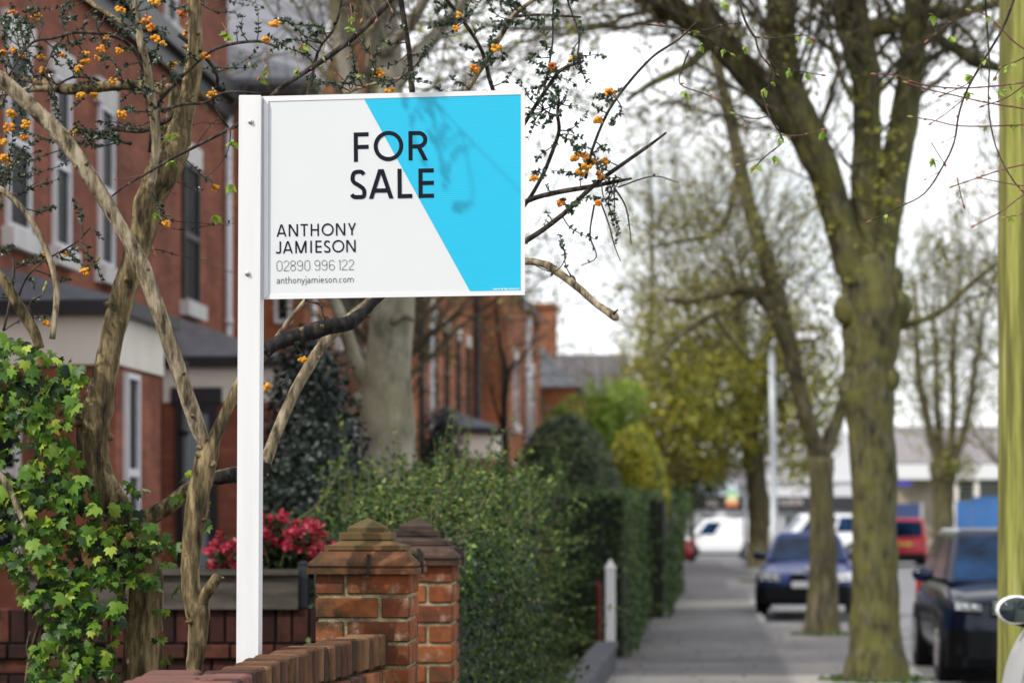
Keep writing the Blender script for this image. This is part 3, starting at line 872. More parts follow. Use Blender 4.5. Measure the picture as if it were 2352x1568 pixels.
        for x in (0, k - s / 4):
            G += ribbon(sp([(x + s / 2, .70 * h), (x + .25 * k, .92 * h), (x + .55 * k, h - s / 2), (x + .86 * k, .86 * h), (x + k - s / 4, .55 * h), (x + k - s / 4, .3 * h), (x + k - s / 4, 0)]), s)
    elif c == 't': G = ribbon(sp([(.34 * w, 1.38 * h), (.34 * w, .9 * h), (.34 * w, .35 * h), (.42 * w, .08 * h), (.7 * w, s / 2), (w, .05 * h)]), s) + rect(0, h - s, w * .92, s)
    elif c == 'i': G = rect(0, 0, s, h) + rect(-s * .1, 1.40 * h, s * 1.3, s * 1.3)
    elif c == 'j': G = ribbon(sp([(w - s / 2, h), (w - s / 2, .4 * h), (w - s / 2, -.15 * h), (.55 * w, -.38 * h), (0, -.44 * h)]), s) + rect(w - s * 1.1, 1.40 * h, s * 1.3, s * 1.3)
    elif c == 'y': G = ribbon([(s * .6, h), (.5 * w, .08 * h)], s) + ribbon(sp([(w - s * .6, h), (.55 * w, .12 * h), (.36 * w, -.30 * h), (.1 * w, -.44 * h)]), s)
    elif c == 'a': G = ribbon(sp([(.10 * w, .84 * h), (.40 * w, h - s / 2), (.80 * w, .90 * h), (w - s / 2, .62 * h), (w - s / 2, .3 * h), (w - s / 2, 0)]), s) + ribbon(sp([(w - s / 2, .56 * h), (.5 * w, .53 * h), (.14 * w, .42 * h), (s / 2, .24 * h), (.18 * w, .06 * h), (.45 * w, s / 2), (.8 * w, .12 * h), (w - s / 2, .28 * h)]), s)
    elif c == 'e': G = ribbon([(s, .52 * h), (w - s / 2, .52 * h)], s) + ribbon(ell(w / 2, h / 2, w / 2 - s / 2, h / 2 - s / 2, 4, 315, 26), s)
    elif c == 'c': G = ribbon(ell(w * .55, h / 2, w * .55 - s / 2, h / 2 - s / 2, 48, 312, 24), s)
    elif c == 's': G = ribbon(sp([(w * .92, h * .86), (w * .5, h - s / 2), (w * .10, h * .80), (w * .25, h * .58), (w * .72, h * .43), (w * .93, h * .22), (w * .6, s / 2), (w * .05, h * .10)]), s)
    elif c == '.': G = rect(0, 0, s * 1.25, s * 1.25)
    return G
def lettering(name, items, capu, stroke, m, ox, oy, scale, lift=0.0012):
    """items: (char, x left, x right, baseline y) in the pixels of an enlarged crop"""
    mb = MB(); j = 0
    for (ch, xa, xb, yb) in items:
        cu = lambda x: (x / scale + ox) / 1.0884
        cv = lambda y: (y / scale + oy) / 1.0884
        A, B, T = sg(cu(xa), cv(yb)), sg(cu(xb), cv(yb)), sg(cu(xa), cv(yb - capu))
        w = B[0] - A[0]; h = T[1] - A[1]; s = h * stroke
        for poly in glyph(ch, w, h, s):
            # outline turned to face the viewer, each stroke a hair above the last
            ar = sum(poly[i][0] * poly[(i + 1) % len(poly)][1] - poly[(i + 1) % len(poly)][0] * poly[i][1] for i in range(len(poly)))
            if ar < 0: poly = poly[::-1]
            mb.add([on(A[0] + x, A[1] + y, lift + 0.00002 * (j % 40)) for x, y in poly], [tuple(range(len(poly)))])
            j += 1
    return mb.build(name, m, sign, fix=False)
lettering('headline', [('F', 205, 511, 703), ('O', 615, 1227, 685), ('R', 1333, 1732, 676), ('S', 135, 464, 1472), ('A', 515, 1021, 1463), ('L', 1108, 1410, 1451), ('E', 1540, 1857, 1446)], 606, .140, M['ink'], 860, 320, 8.252)
lettering('agent_name', [('A', 275, 491, 452), ('N', 540, 742, 446), ('T', 797, 958, 441), ('H', 1018, 1197, 437), ('O', 1257, 1520, 432), ('N', 1568, 1770, 426), ('Y', 1830, 2005, 420),
                         ('J', 255, 373, 819), ('A', 413, 628, 815), ('M', 683, 928, 809), ('I', 1010, 1045, 804), ('E', 1122, 1255, 801), ('S', 1308, 1448, 798), ('O', 1487, 1752, 793), ('N', 1793, 1998, 788)], 265, .125, M['ink'], 660, 540, 8.7115)
ph = [('0', 277, 400), ('2', 430, 547), ('8', 573, 693), ('9', 723, 846), ('0', 886, 1005), ('9', 1103, 1224), ('9', 1258, 1378), ('6', 1418, 1540), ('1', 1625, 1664), ('2', 1698, 1815), ('2', 1843, 1960)]
lettering('phone_number', [(c, a, b_, 1201 - 28 * (a - 277) / 1680) for c, a, b_ in ph], 225, .050, M['ink_grey'], 660, 540, 8.7115)
wb = [('a', 277, 345), ('n', 375, 442), ('t', 462, 512), ('h', 533, 605), ('o', 630, 702), ('n', 728, 803), ('y', 812, 893), ('j', 893, 925), ('a', 945, 1010), ('m', 1040, 1168), ('i', 1200, 1212), ('e', 1235, 1307), ('s', 1330, 1385), ('o', 1405, 1480), ('n', 1510, 1580), ('.', 1603, 1615), ('c', 1637, 1695), ('o', 1720, 1795), ('m', 1820, 1953)]
lettering('web_address', [(c, a, b_, 1470 - 27 * (a - 277) / 1680) for c, a, b_ in wb], 95, .13, M['ink_grey'], 660, 540, 8.7115)
txt = 'SIGNS OF THE TIMES 028 9034 627'; small = []
xx = 588.0
for ch in txt:
    wch = 26 if ch == 'M' else (9 if ch == 'I' else 22)
    if ch == ' ': xx += 16; continue
    small.append((ch, xx, xx + wch * 1.45, 812 - 14 * (xx - 588) / 1200)); xx += wch * 1.45 + 8
sc_ = (1790 - 588) / (xx - 588)
small = [(c, 588 + (a - 588) * sc_, 588 + (b_ - 588) * sc_, y) for c, a, b_, y in small]
lettering('small_print', small, 74, .17, M['print_white'], 1200, 680, 18.09, lift=.0013)
M['render_white'] = mat('white_render', (0.62, 0.63, 0.66), 0.8, var=0.06, scale=.6)
M['render_grey'] = mat('grey_render', (0.38, 0.39, 0.42), 0.8, var=0.08, scale=.6)
# ---------------------------------------------------------------- the brick terrace on the left
RZ = -math.atan(SL)
def house(name, label, off, Yc):
    return thing(name, label, 'house', (off + SL * Yc, Yc, 0), RZ)
def ly(Y, Yc): return (Y - Yc) / math.cos(RZ)
def sash(root, x, y0, y1, z0, z1, frame=None, sill=True, lintel=True, blind=False, axis='x', fw=.05):
    """a window proud of the wall. axis 'x': in a wall facing the street; 'y': in a wall facing back along it (x is then its y, y0..y1 its x range)"""
    frame = frame or M['upvc']
    def B(mb, a0, a1, b0, b1, c0, c1):
        if axis == 'x': mb.box(a0, a1, b0, b1, c0, c1)
        else: mb.box(b0, b1, -a1, -a0, c0, c1)
    if axis == 'y': x = -x
    w = MB()
    B(w, x + .002, x + .05, y0, y0 + fw, z0, z1); B(w, x + .002, x + .05, y1 - fw, y1, z0, z1)
    B(w, x + .002, x + .05, y0 + fw + .002, y1 - fw - .002, z0, z0 + fw); B(w, x + .002, x + .05, y0 + fw + .002, y1 - fw - .002, z1 - fw, z1)
    zm = z0 + (z1 - z0) * .48
    B(w, x + .002, x + .045, y0 + fw + .002, y1 - fw - .002, zm - .035, zm + .035)
    wo_ = w.build('window', frame, root, local=True)
    g = MB(); B(g, x + .003, x + .015, y0 + fw * .9, y1 - fw * .9, z0 + fw * .9, z1 - fw * .9)
    g.build('pane', M['blind'] if blind else M['glass'], wo_, local=True)
    if sill:
        q = MB(); B(q, x - .02, x + .12, y0 - .10, y1 + .10, z0 - .19, z0 - .004); q.build('sill', M['stone'], wo_, local=True)
    if lintel:
        q = MB(); B(q, x - .02, x + .055, y0 - .12, y1 + .12, z1 + .004, z1 + .27); q.build('lintel', M['stone'], wo_, local=True)
    return wo_
def bay(root, y0, y1, x1, zt, wins, brick, zroof=.36, cream=(3.03, 3.46), front=None, x0=0.0):
    """square bay: brick base, cream fascia, black gutter and a hipped slate roof"""
    b = MB(); b.box(x0 + .002, x1, y0, y1, 0, cream[0]); o = b.build('bay', brick, root, local=True)
    f = MB(); f.box(x0 + .003, x1 + .03, y0 - .03, y1 + .03, cream[0] + .003, cream[1]); f.build('fascia', M['cream'], o, local=True)
    g = MB(); g.box(x0 + .004, x1 + .16, y0 - .16, y1 + .16, cream[1] + .003, cream[1] + .12); g.build('gutter', M['gutter'], o, local=True)
    r = MB(); e = .14; zb = cream[1] + .124; zt2 = cream[1] + zroof
    r.hexa([(x0 + .005, y0 - e, zb), (x1 + e, y0 - e, zb), (x1 + e, y1 + e, zb), (x0 + .005, y1 + e, zb)],
           [(x0 + .005, y0 + .45, zt2), (x0 + .12, y0 + .55, zt2), (x0 + .12, y1 - .55, zt2), (x0 + .005, y1 - .45, zt2)])
    r.build('bay_roof', M['slate'] if zroof < .6 else M['slate_pale'], o, local=True)
    return o
def pipe(root, x, y, z0, z1, m, r=.05):
    b = MB(); b.tube([(x, y, z0), (x, y, (z0 + z1) / 2), (x, y, z1)], r, 10)
    for z in np.arange(z0 + .6, z1, 1.8): b.lathe([(r + .015, z), (r + .015, z + .08)], (x, y, 0), 10)
    return b.build('downpipe', m, root, local=True, smooth_=True)
def gable_roof(root, x0, x1, y0, y1, ze, zr, m, ridge='y', name='roof', over=.2):
    b = MB(); t = .10
    if ridge == 'x':
        ym = (y0 + y1) / 2
        poly = [(y0 - over, ze - .08), (ym, zr), (y1 + over, ze - .08), (y1 + over, ze - .08 + t), (ym, zr + t), (y0 - over, ze - .08 + t)]
        b.prism(poly, x0, x1 + over, axis='x')
    else:
        xm = (x0 + x1) / 2
        poly = [(x0 - over, ze - .08), (xm, zr), (x1 + over, ze - .08), (x1 + over, ze - .08 + t), (xm, zr + t), (x0 - over, ze - .08 + t)]
        b.prism(poly, y0, y1, axis='y')
    return b.build(name, m, root, local=True)

# --- nearest house: three storeys, two square bays
Yc = 25.0
h1 = house('brick_house', 'nearest red brick house with two cream topped bays behind the ivy and bare branches', -6.48, Yc)
w = MB(); w.box(-9, 0, ly(13, Yc), ly(32.8, Yc), 0, 8.75); w.build('wall', M['brick_house'], h1, local=True)
b = MB(); b.box(.003, .22, ly(13, Yc), ly(32.9, Yc), 7.28, 7.50); b.box(.003, .10, ly(13, Yc), ly(32.85, Yc), 7.06, 7.277); b.build('gutter', M['gutter'], h1, local=True)
gable_roof(h1, -9, 0, ly(13, Yc), ly(32.8, Yc), 8.77, 11.9, M['slate'])
for (a, c) in ((22.35, 23.1), (23.95, 24.55), (25.75, 26.35)):
    sash(h1, 0, ly(a, Yc), ly(c, Yc), 4.40, 6.12)
sash(h1, 0, ly(29.9, Yc), ly(30.8, Yc), 4.40, 6.12, M['frame_dark'])
for (a, c) in ((22.8, 23.4), (28.9, 29.5)):
    sash(h1, 0, ly(a, Yc), ly(c, Yc), 7.65, 8.4, lintel=False)
XB = 1.38
bA = bay(h1, ly(21.0, Yc), ly(22.7, Yc), XB, 3.0, None, M['brick_house'], .50)
sash(bA, XB, ly(21.25, Yc), ly(21.72, Yc), 1.30, 2.98, sill=False, lintel=False)
sash(bA, ly(21.0, Yc), -.05, .55, 1.30, 2.98, sill=False, lintel=False, axis='y')
bB = bay(h1, ly(28.9, Yc), ly(31.2, Yc), XB, 3.0, None, M['brick_house'], .62, cream=(3.08, 3.50))
sash(bB, ly(28.9, Yc), .16, .66, 1.02, 3.06, M['frame_dark'], sill=False, lintel=False, blind=True, axis='y', fw=.10)
b = MB(); b.box(.10, .72, ly(28.9, Yc) - .06, ly(28.9, Yc) - .003, 3.07, 3.26); b.build('door_head', M['frame_dark'], bB, local=True)
pipe(h1, .06, ly(32.55, Yc), 0.1, 7.1, M['upvc'])
pipe(h1, XB + .12, ly(23.15, Yc), 0.1, 3.2, M['gutter'], .045)
b = MB(); b.bbox((.06, ly(24.2, Yc), 2.55), .05, .16, .26, None, .01); b.build('meter_box', M['upvc'], h1, local=True)

# --- second house: gabled wing towards us with the big slate slope
Yc = 40.0
h2 = house('brick_house', 'red brick house with big grey slate roof slope behind top left of the board', -6.48, Yc)
w = MB(); w.box(-9, 0, ly(33.0, Yc), ly(49.0, Yc), 0, 7.5)
w.box(.002, .93, ly(33.6, Yc), ly(41.4, Yc), 0, 7.7)
ym = (ly(33.6, Yc) + ly(41.4, Yc)) / 2
w.prism([(ly(33.6, Yc), 7.7), (ly(41.4, Yc), 7.7), (ym, 11.2)], .5, .925, axis='x')
w.box(.002, .60, ly(48.2, Yc), ly(49.9, Yc), 0, 7.4)
w.build('wall', M['brick_far'], h2, local=True)
gable_roof(h2, -9, 0.0, ly(41.5, Yc), ly(49.0, Yc), 7.5, 10.6, M['slate'])
gable_roof(h2, -8, .93, ly(33.6, Yc), ly(41.4, Yc), 7.75, 11.3, M['slate_pale'], ridge='x', name='wing_roof')
b = MB(); o_ = .225
for sgn in (-1, 1):
    ya, yb = (ly(33.6, Yc) - .25, ym) if sgn < 0 else (ly(41.4, Yc) + .25, ym)
    b.hexa([(1.14, ya, 7.50), (1.19, ya, 7.50), (1.19, yb, 11.15), (1.14, yb, 11.15)][::(1 if sgn > 0 else -1)],
           [(1.14, ya, 7.86), (1.19, ya, 7.86), (1.19, yb, 11.45), (1.14, yb, 11.45)][::(1 if sgn > 0 else -1)])
b.build('bargeboard', M['stone'], h2, local=True)
b = MB(); b.box(-3, 1.18, ly(33.6, Yc) - .34, ly(33.6, Yc) - .20, 7.52, 7.66); b.build('gutter', M['gutter'], h2, local=True)
sash(h2, ly(33.6, Yc), .50, .74, 4.4, 6.0, axis='y', sill=False)
sash(h2, .93, ly(36.3, Yc), ly(38.6, Yc), 4.4, 6.2); sash(h2, .93, ly(36.3, Yc), ly(38.6, Yc), 1.2, 3.0)
for a in (43.0, 46.0): sash(h2, 0, ly(a, Yc), ly(a + 1.1, Yc), 4.35, 6.1)
pipe(h2, .98, ly(34.0, Yc), .1, 7.4, M['upvc'], .045)
pipe(h2, .66, ly(49.7, Yc), .1, 7.3, M['gutter'], .07)
gable_roof(h2, -1.5, .6, ly(48.2, Yc), ly(49.9, Yc), 7.42, 8.6, M['slate'], ridge='x', name='gablet_roof', over=.1)

# --- third house
Yc = 61.0
h3 = house('brick_house', 'long red brick house with a row of white lintels right of the grey trunk', -5.8, Yc)
w = MB(); w.box(-9, 0, ly(50.2, Yc), ly(72.7, Yc), 0, 7.4); w.box(.002, .84, ly(60.8, Yc), ly(72.6, Yc), 0, 7.5)
w.build('wall', M['brick_far'], h3, local=True)
gable_roof(h3, -9, .05, ly(50.2, Yc), ly(60.9, Yc), 7.4, 10.4, M['slate'])
gable_roof(h3, -7, .84, ly(60.8, Yc), ly(72.6, Yc), 7.5, 11.4, M['slate'], name='wing_roof')
for a in (51.2, 53.7, 56.2, 58.6): sash(h3, 0, ly(a, Yc), ly(a + .7, Yc), 4.1, 5.85, M['frame_dark'], sill=False)
for a in (56.0, 58.6): sash(h3, 0, ly(a, Yc), ly(a + .9, Yc), 1.2, 2.9)
pipe(h3, .07, ly(50.6, Yc), .1, 7.2, M['upvc'], .045)
pipe(h3, .10, ly(60.4, Yc), .1, 7.2, M['gutter'], .09)
pipe(h3, .92, ly(66.5, Yc), 3.1, 7.2, M['upvc'], .09); pipe(h3, .92, ly(66.5, Yc), .1, 3.0, M['stone'], .12)
for a in (62.5, 68.5): sash(h3, .84, ly(a, Yc), ly(a + 1.0, Yc), 4.1, 5.8); sash(h3, .84, ly(a, Yc), ly(a + 1.0, Yc), 1.2, 2.9)
bay(h3, ly(52.4, Yc), ly(55.0, Yc), 1.25, 3.0, None, M['brick_far'], .58, cream=(2.95, 3.52))

# --- fourth: gable chimney and low slated annex
Yc = 82.0
h4 = house('brick_house', 'far orange brick house with tall chimney and slated annex at the terrace end', -5.6, Yc)
w = MB(); w.box(-9, .75, ly(77.5, Yc), ly(90, Yc), 0, 6.4)
w.box(-.6, 1.55, ly(74.0, Yc), ly(77.48, Yc), 0, 5.68)
w.build('wall', M['brick_far'], h4, local=True)
b = MB(); b.box(-.05, .72, ly(78.0, Yc), ly(79.6, Yc), 6.403, 8.45); b.box(-.12, .79, ly(77.9, Yc), ly(79.7, Yc), 8.453, 8.60)
b.build('chimney', M['brick_far'], h4, local=True)
gable_roof(h4, -9, .75, ly(77.5, Yc), ly(90, Yc), 6.4, 8.6, M['slate'])
b = MB(); ya, yb = ly(74.0, Yc), ly(77.47, Yc)
b.hexa([(-.6, ya - .2, 5.683), (1.75, ya - .2, 5.683), (1.75, yb, 5.683), (-.6, yb, 5.683)], [(-.6, ya + 1.5, 7.1), (.45, ya + 1.5, 7.1), (.45, yb, 7.1), (-.6, yb, 7.1)])
b.build('annex_roof', M['slate_pale'], h4, local=True)
b = MB(); b.lathe([(.27, 0), (.27, .05)], (0, 0, 0), 14, axis='y'); 
for i in range(len(b.v)): b.v[i] = (b.v[i][0] + 1.05, b.v[i][1] + ly(74, Yc) - .06, b.v[i][2] + 4.75)
b.build('round_window', M['frame_dark'], h4, local=True)
pipe(h4, .55, ly(74, Yc) - .09, .1, 5.5, M['gutter'], .09)

# --- houses across the end of the street
def end_house(label, u0, u1, Y, veave, vridge, mwall, mroof):
    x0, x1 = P(u0, 0, Y)[0], P(u1, 0, Y)[0]
    ze, zr = P(0, veave, Y)[2], P(0, vridge, Y)[2]
    r = thing('end_house', label, 'house', ((x0 + x1) / 2, Y, 0)); hw = (x1 - x0) / 2
    b = MB(); b.box(-hw, hw, 0, 9, -.1, ze); b.build('wall', mwall, r, local=True)
    b = MB(); b.prism([(-.3, ze + .003), (9.3, ze + .003), (4.5, zr)], -hw - .3, hw + .3, axis='x'); b.build('roof', mroof, r, local=True)
    return r, hw, ze
M['fascia_dark'] = mat('dark_fascia', (0.022, 0.022, 0.03), 0.5)
M['tile_grey'] = mat('grey_tile', (0.20, 0.185, 0.19), 0.7, var=0.2, scale=4)
M['tile_dark'] = mat('dark_tile', (0.075, 0.068, 0.078), 0.7, var=0.2, scale=2)
r, hw, ze = end_house('dark roofed house far beyond the terrace chimney', 1262, 1440, 124, 905, 800, M['brick_far'], M['tile_dark'])
for x in (-1.2, 1.0): sash(r, 0, x, x + .9, 4.0, 5.4, axis='y', lintel=False)

# --- shops at the junction
Ysh = 128.0
s1 = thing('corner_shop', 'low white shop with dark fascia beyond the parked white van', 'shop', (P(1640, 0, Ysh)[0], Ysh, 0))
X = lambda u: P(u, 0, Ysh)[0] - P(1640, 0, Ysh)[0]
Z = lambda v: P(0, v, Ysh)[2]
b = MB(); b.box(X(1500), X(1722), 0, 8, -.1, Z(1110)); b.build('wall', M['render_white'], s1, local=True)
b = MB(); b.prism([(-.4, Z(1112)), (8.4, Z(1112)), (4, Z(1062))], X(1495), X(1726), axis='x'); b.build('roof', M['tile_dark'], s1, local=True)
b = MB(); b.box(X(1500), X(1722), -.30, -.01, Z(1168), Z(1140)); b.build('fascia', M['fascia_dark'], s1, local=True)
M['mural'] = mat('pale_blue_banner', (0.50, 0.56, 0.64), 0.6, var=0.15, scale=.8)
b = MB(); b.box(X(1600), X(1700), -.36, -.012, Z(1138), Z(1106)); b.build('banner', M['mural'], s1, local=True)
M['lettering'] = mat('pale_lettering', (0.55, 0.5, 0.48), 0.6)
def scribble(root, x0, x1, z0, z1, y, m, n, name='lettering', seed=1):
    """row of upright letter shapes too far off to read"""
    r_ = random.Random(seed); b = MB(); w_ = (x1 - x0) / n
    for i in range(n):
        x = x0 + i * w_
        b.box(x, x + w_ * .22, y - .02, y, z0, z1)
        k = r_.choice((0, 1, 2))
        b.box(x + w_ * .24, x + w_ * .72, y - .02, y, z1 - (z1 - z0) * .2, z1) if k != 1 else None
        b.box(x + w_ * .24, x + w_ * .72, y - .02, y, z0, z0 + (z1 - z0) * .2) if k != 0 else b.box(x + w_ * .5, x + w_ * .72, y - .02, y, z0, z1 - (z1 - z0) * .25)
    return b.build(name, m, root, local=True)
scribble(s1, X(1620), X(1648), Z(1161), Z(1148), -.31, M['lettering'], 5, seed=3)
for (a, c, top) in ((1612, 1636, 1183), (1678, 1698, 1186)):
    sash(s1, 0, X(a), X(c), .9, Z(top), M['fascia_dark'], lintel=False, sill=False, axis='y', fw=.12)
b = MB()
for u in (1588, 1645, 1705): b.box(X(u), X(u) + .5, -.16, -.005, -.05, Z(1170))
b.build('pilaster', M['render_white'], s1, local=True)
# projecting sign of green, cream and orange
M['multi'] = None
m, N_, L_, bb = new_mat('striped_sign')
at = N_.new("ShaderNodeAttribute"); at.attribute_name = 'tint'
rr = ramp_node(N_, [(0.0, (0.55, 0.12, 0.05)), (0.25, (0.75, 0.42, 0.16)), (0.5, (0.72, 0.68, 0.45)), (0.75, (0.55, 0.72, 0.42)), (1.0, (0.18, 0.5, 0.26))])
L_.new(at.outputs['Fac'], rr.inputs['Fac']); L_.new(rr.outputs['Color'], bb.inputs['Base Color'])
b = MB()
for i in range(6):
    za, zb = Z(1163 - i * 6), Z(1163 - (i + 1) * 6)
    b.box(X(1666), X(1692), -.62, -.50, za + .004, zb, i / 5)
b.build('hanging_sign', m, s1, local=True)
b = MB(); b.box(X(1678), X(1680), -.56, -.01, Z(1126) + .004, Z(1124)); b.build('bracket', M['fascia_dark'], s1, local=True)

s2 = thing('white_building', 'two storey white building with gables and dark shop fascia beyond the lamp post', 'shop', (P(1870, 0, Ysh)[0], Ysh, 0))
X = lambda u: P(u, 0, Ysh)[0] - P(1870, 0, Ysh)[0]
b = MB(); b.box(X(1745), X(1985), 0, 9, -.1, Z(1056))
for (a, c, ap) in ((1772, 1858, 985), (1890, 1975, 975)):
    b.prism([(X(a), Z(1056)), (X(c), Z(1056)), (X((a + c) / 2), Z(ap))], .003, 3.0)
b.build('wall', M['render_white'], s2, local=True)
b = MB(); b.prism([(3.1, Z(1056) + .003), (9.4, Z(1056) + .003), (6, Z(1005))], X(1742), X(1988), axis='x'); b.build('roof', M['tile_dark'], s2, local=True)
b = MB(); b.box(X(1745), X(1985), -.5, -.01, Z(1170), Z(1140)); b.build('fascia', M['fascia_dark'], s2, local=True)
b = MB(); b.box(X(1745), X(1985), -.10, -.005, Z(1108), Z(1104)); b.build('string_course', M['render_grey'], s2, local=True)
scribble(s2, X(1790), X(1842), Z(1159), Z(1147), -.51, M['lettering'], 9, seed=8)
for (a, c, v1, v0) in ((1835, 1860, 1055, 1090), (1905, 1922, 1105, 1115), (1846, 1860, 1112, 1118)): sash(s2, 0, X(a), X(c), Z(v0), Z(v1), M['render_grey'], lintel=False, sill=False, axis='y', fw=.1)
for (a, c) in ((1800, 1822), (1843, 1875), (1910, 1937)): sash(s2, 0, X(a), X(c), .8, Z(1180), M['render_grey'], lintel=False, sill=False, axis='y', fw=.15)
b = MB()
for u in (1785, 1828, 1880, 1945): b.box(X(u), X(u) + .4, -.2, -.005, -.05, Z(1172))
b.build('pilaster', M['render_grey'], s2, local=True)

# --- low showroom on the right
Yg = 150.0
s3 = thing('showroom', 'low grey roofed building with white canopy band behind the parked cars on the right', 'shop', (P(2200, 0, Yg)[0], Yg, 0))
X = lambda u: P(u, 0, Yg)[0] - P(2200, 0, Yg)[0]
Z = lambda v: P(0, v, Yg)[2]
M['forecourt'] = mat('shop_front_buff', (0.36, 0.30, 0.24), 0.7, var=0.4, scale=.5)
b = MB(); b.box(X(1990), X(2480), 0, 12, -.1, Z(1064)); b.build('wall', M['forecourt'], s3, local=True)
b = MB(); b.hexa([(X(1985), -.4, Z(1063)), (X(2490), -.4, Z(1063)), (X(2490), 12.4, Z(1063)), (X(1985), 12.4, Z(1063))], [(X(2040), 5, Z(972)), (X(2440), 5, Z(972)), (X(2440), 7, Z(972)), (X(2040), 7, Z(972))])
b.build('roof', M['tile_grey'], s3, local=True)
b = MB(); b.box(X(2040), X(2420), -2.2, -.41, Z(1101), Z(1067)); b.build('canopy', M['sign_white'], s3, local=True)
M['shopglass'] = mat('shop_glazing', (0.10, 0.12, 0.09), 0.15, var=0.4, scale=.6)
b = MB(); b.box(X(2190), X(2420), -.12, -.01, Z(1142), Z(1104)); b.build('glazing', M['shopglass'], s3, local=True)
b = MB()
for v in (1113, 1123, 1134): b.box(X(2190), X(2420), -.17, -.125, Z(v), Z(v - 2))
b.build('glazing_bar', M['render_grey'], s3, local=True)
b = MB()
for u in (2178, 2225): b.box(X(u), X(u + 9), -2.0, -1.7, -.05, Z(1102))
b.build('column', M['cream'], s3, local=True)
M['blue_panel'] = mat('blue_hoarding', (0.035, 0.13, 0.36), 0.5, var=0.25, scale=.5)
M['navy_panel'] = mat('navy_hoarding', (0.035, 0.06, 0.16), 0.55, var=0.12, scale=.5)
M['blue_sign'] = mat('blue_sign', (0.06, 0.05, 0.5), 0.5)
b = MB(); b.box(X(2030), X(2078), -2.34, -2.21, Z(1115), Z(1107)); b.build('blue_sign', M['blue_sign'], s3, local=True)
hb = thing('blue_hoarding', 'bright blue hoarding boards behind the black car', 'hoarding', (P(2260, 0, 140)[0], 140, 0))
X = lambda u: P(u, 0, 140)[0] - P(2260, 0, 140)[0]; Z = lambda v: P(0, v, 140)[2]
for (a, c, d_) in ((2196, 2232, 1150), (2234, 2300, 1140), (2302, 2390, 1140)):
    b = MB(); b.box(X(a), X(c), 0, .08, -.1, Z(d_)); b.build('panel', M['blue_panel'], hb, local=True)
hb2 = thing('navy_hoarding', 'navy blue hoarding behind the red van', 'hoarding', (P(2075, 0, 138)[0], 138, 0))
X = lambda u: P(u, 0, 138)[0] - P(2075, 0, 138)[0]
b = MB(); b.box(X(2020), X(2113), 0, .08, -.1, P(0, 1156, 138)[2]); b.build('panel', M['navy_panel'], hb2, local=True)
b = MB(); b.box(X(2114), X(2120), -.05, .09, -.1, P(0, 1154, 138)[2]); b.build('post', M['render_grey'], hb2, local=True)

M['low_wall'] = mat('low_wall_render', (0.065, 0.068, 0.082), .9, var=.35, scale=2)
# ---------------------------------------------------------------- lamp post, name board, gate post, telegraph pole
M['galv'] = mat('galvanised', (0.36, 0.385, 0.41), 0.45, metal=0.35, var=0.12, scale=2)
Yl = 72.0
lp = thing('street_lamp', 'tall grey steel street lamp between the bare street trees', 'street lamp', (P(1777, 0, Yl)[0], Yl, 0))
zt = P(0, 778, Yl)[2]
b = MB(); b.tube([(0, 0, 0), (0, 0, 1.4), (0, 0, 1.45), (-.02, 0, 4), (-.06, 0, zt - .5)], [.15, .15, .105, .10, .09], 12); b.build('pole', M['galv'], lp, local=True, smooth_=True)
b = MB(); b.tube(smooth([(-.06, 0, zt - .55), (-.04, 0, zt - .2), (.12, 0, zt), (.45, 0, zt + .05)], 5), .05, 8); b.build('arm', M['galv'], lp, local=True, smooth_=True)
b = MB(); b.loft([[(.40, -.14, zt + .0), (.40, .14, zt + .0), (.40, .12, zt + .12), (.40, -.12, zt + .12)], [(.7, -.2, zt), (.7, .2, zt), (.7, .15, zt + .20), (.7, -.15, zt + .20)], [(1.25, -.17, zt + .02), (1.25, .17, zt + .02), (1.25, .10, zt + .16), (1.25, -.10, zt + .16)]]); b.build('lantern', M['upvc'], lp, local=True)

Yn = 93.0
nb = thing('name_board', 'small white name board on a grey post left of the lamp post', 'sign', (P(1711, 0, Yn)[0], Yn, 0))
Z = lambda v: P(0, v, Yn)[2]
b = MB(); b.tube([(0, 0, 0), (0, 0, 1), (0, 0, Z(1112))], .075, 10); b.build('post', M['galv'], nb, local=True, smooth_=True)
b = MB(); b.box(-.30, .32, -.13, -.08, Z(1132), Z(1107)); b.build('board', M['render_white'], nb, local=True)
scribble(nb, -.22, .24, Z(1117), Z(1112), -.131, M['ink_grey'], 8, seed=4); scribble(nb, -.22, .2, Z(1127), Z(1122), -.131, M['ink_grey'], 7, seed=6)

Yp = 28.2
gp = thing('white_gate_post', 'white pointed wooden gate post at the end of the overgrown privet hedge', 'gate post', (P(1402, 0, Yp)[0], Yp, 0))
zt = P(0, 1283, Yp)[2]
b = MB(); b.loft([square_ring(.056, 0), square_ring(.056, zt - .13), square_ring(.064, zt - .125), square_ring(.064, zt - .10), square_ring(.006, zt)]); b.build('post', M['sign_white'], gp, local=True)
M['red_paint'] = mat('dull_red_paint', (0.14, 0.012, 0.012), 0.5, var=0.15)
gt = thing('red_gate', 'dark red garden gate leaf beside the white pointed gate post', 'gate', (P(1385, 0, Yp + .02)[0], Yp + .02, 0))
zg = P(0, 1338, Yp)[2]
b = MB()
b.box(-.05, -.01, 0, .05, .18, zg); b.build('stile', M['red_paint'], gt, local=True)
b = MB(); b.box(-.05, -.01, .95, 1.0, .18, zg); b.build('stile', M['red_paint'], gt, local=True)
b = MB()
for k in range(6): b.box(-.045, -.02, .07 + k * .145, .07 + k * .145 + .11, .2, zg - .05)
b.build('board', M['red_paint'], gt, local=True)
b = MB(); b.box(-.052, -.008, .052, .948, .25, .35); b.box(-.052, -.008, .052, .948, zg - .25, zg - .15); b.build('rail', M['red_paint'], gt, local=True)
b = MB(); b.box(-.07, .0, -.02, .06, 0, .175); b.build('foot', M['frame_dark'], gt, local=True)

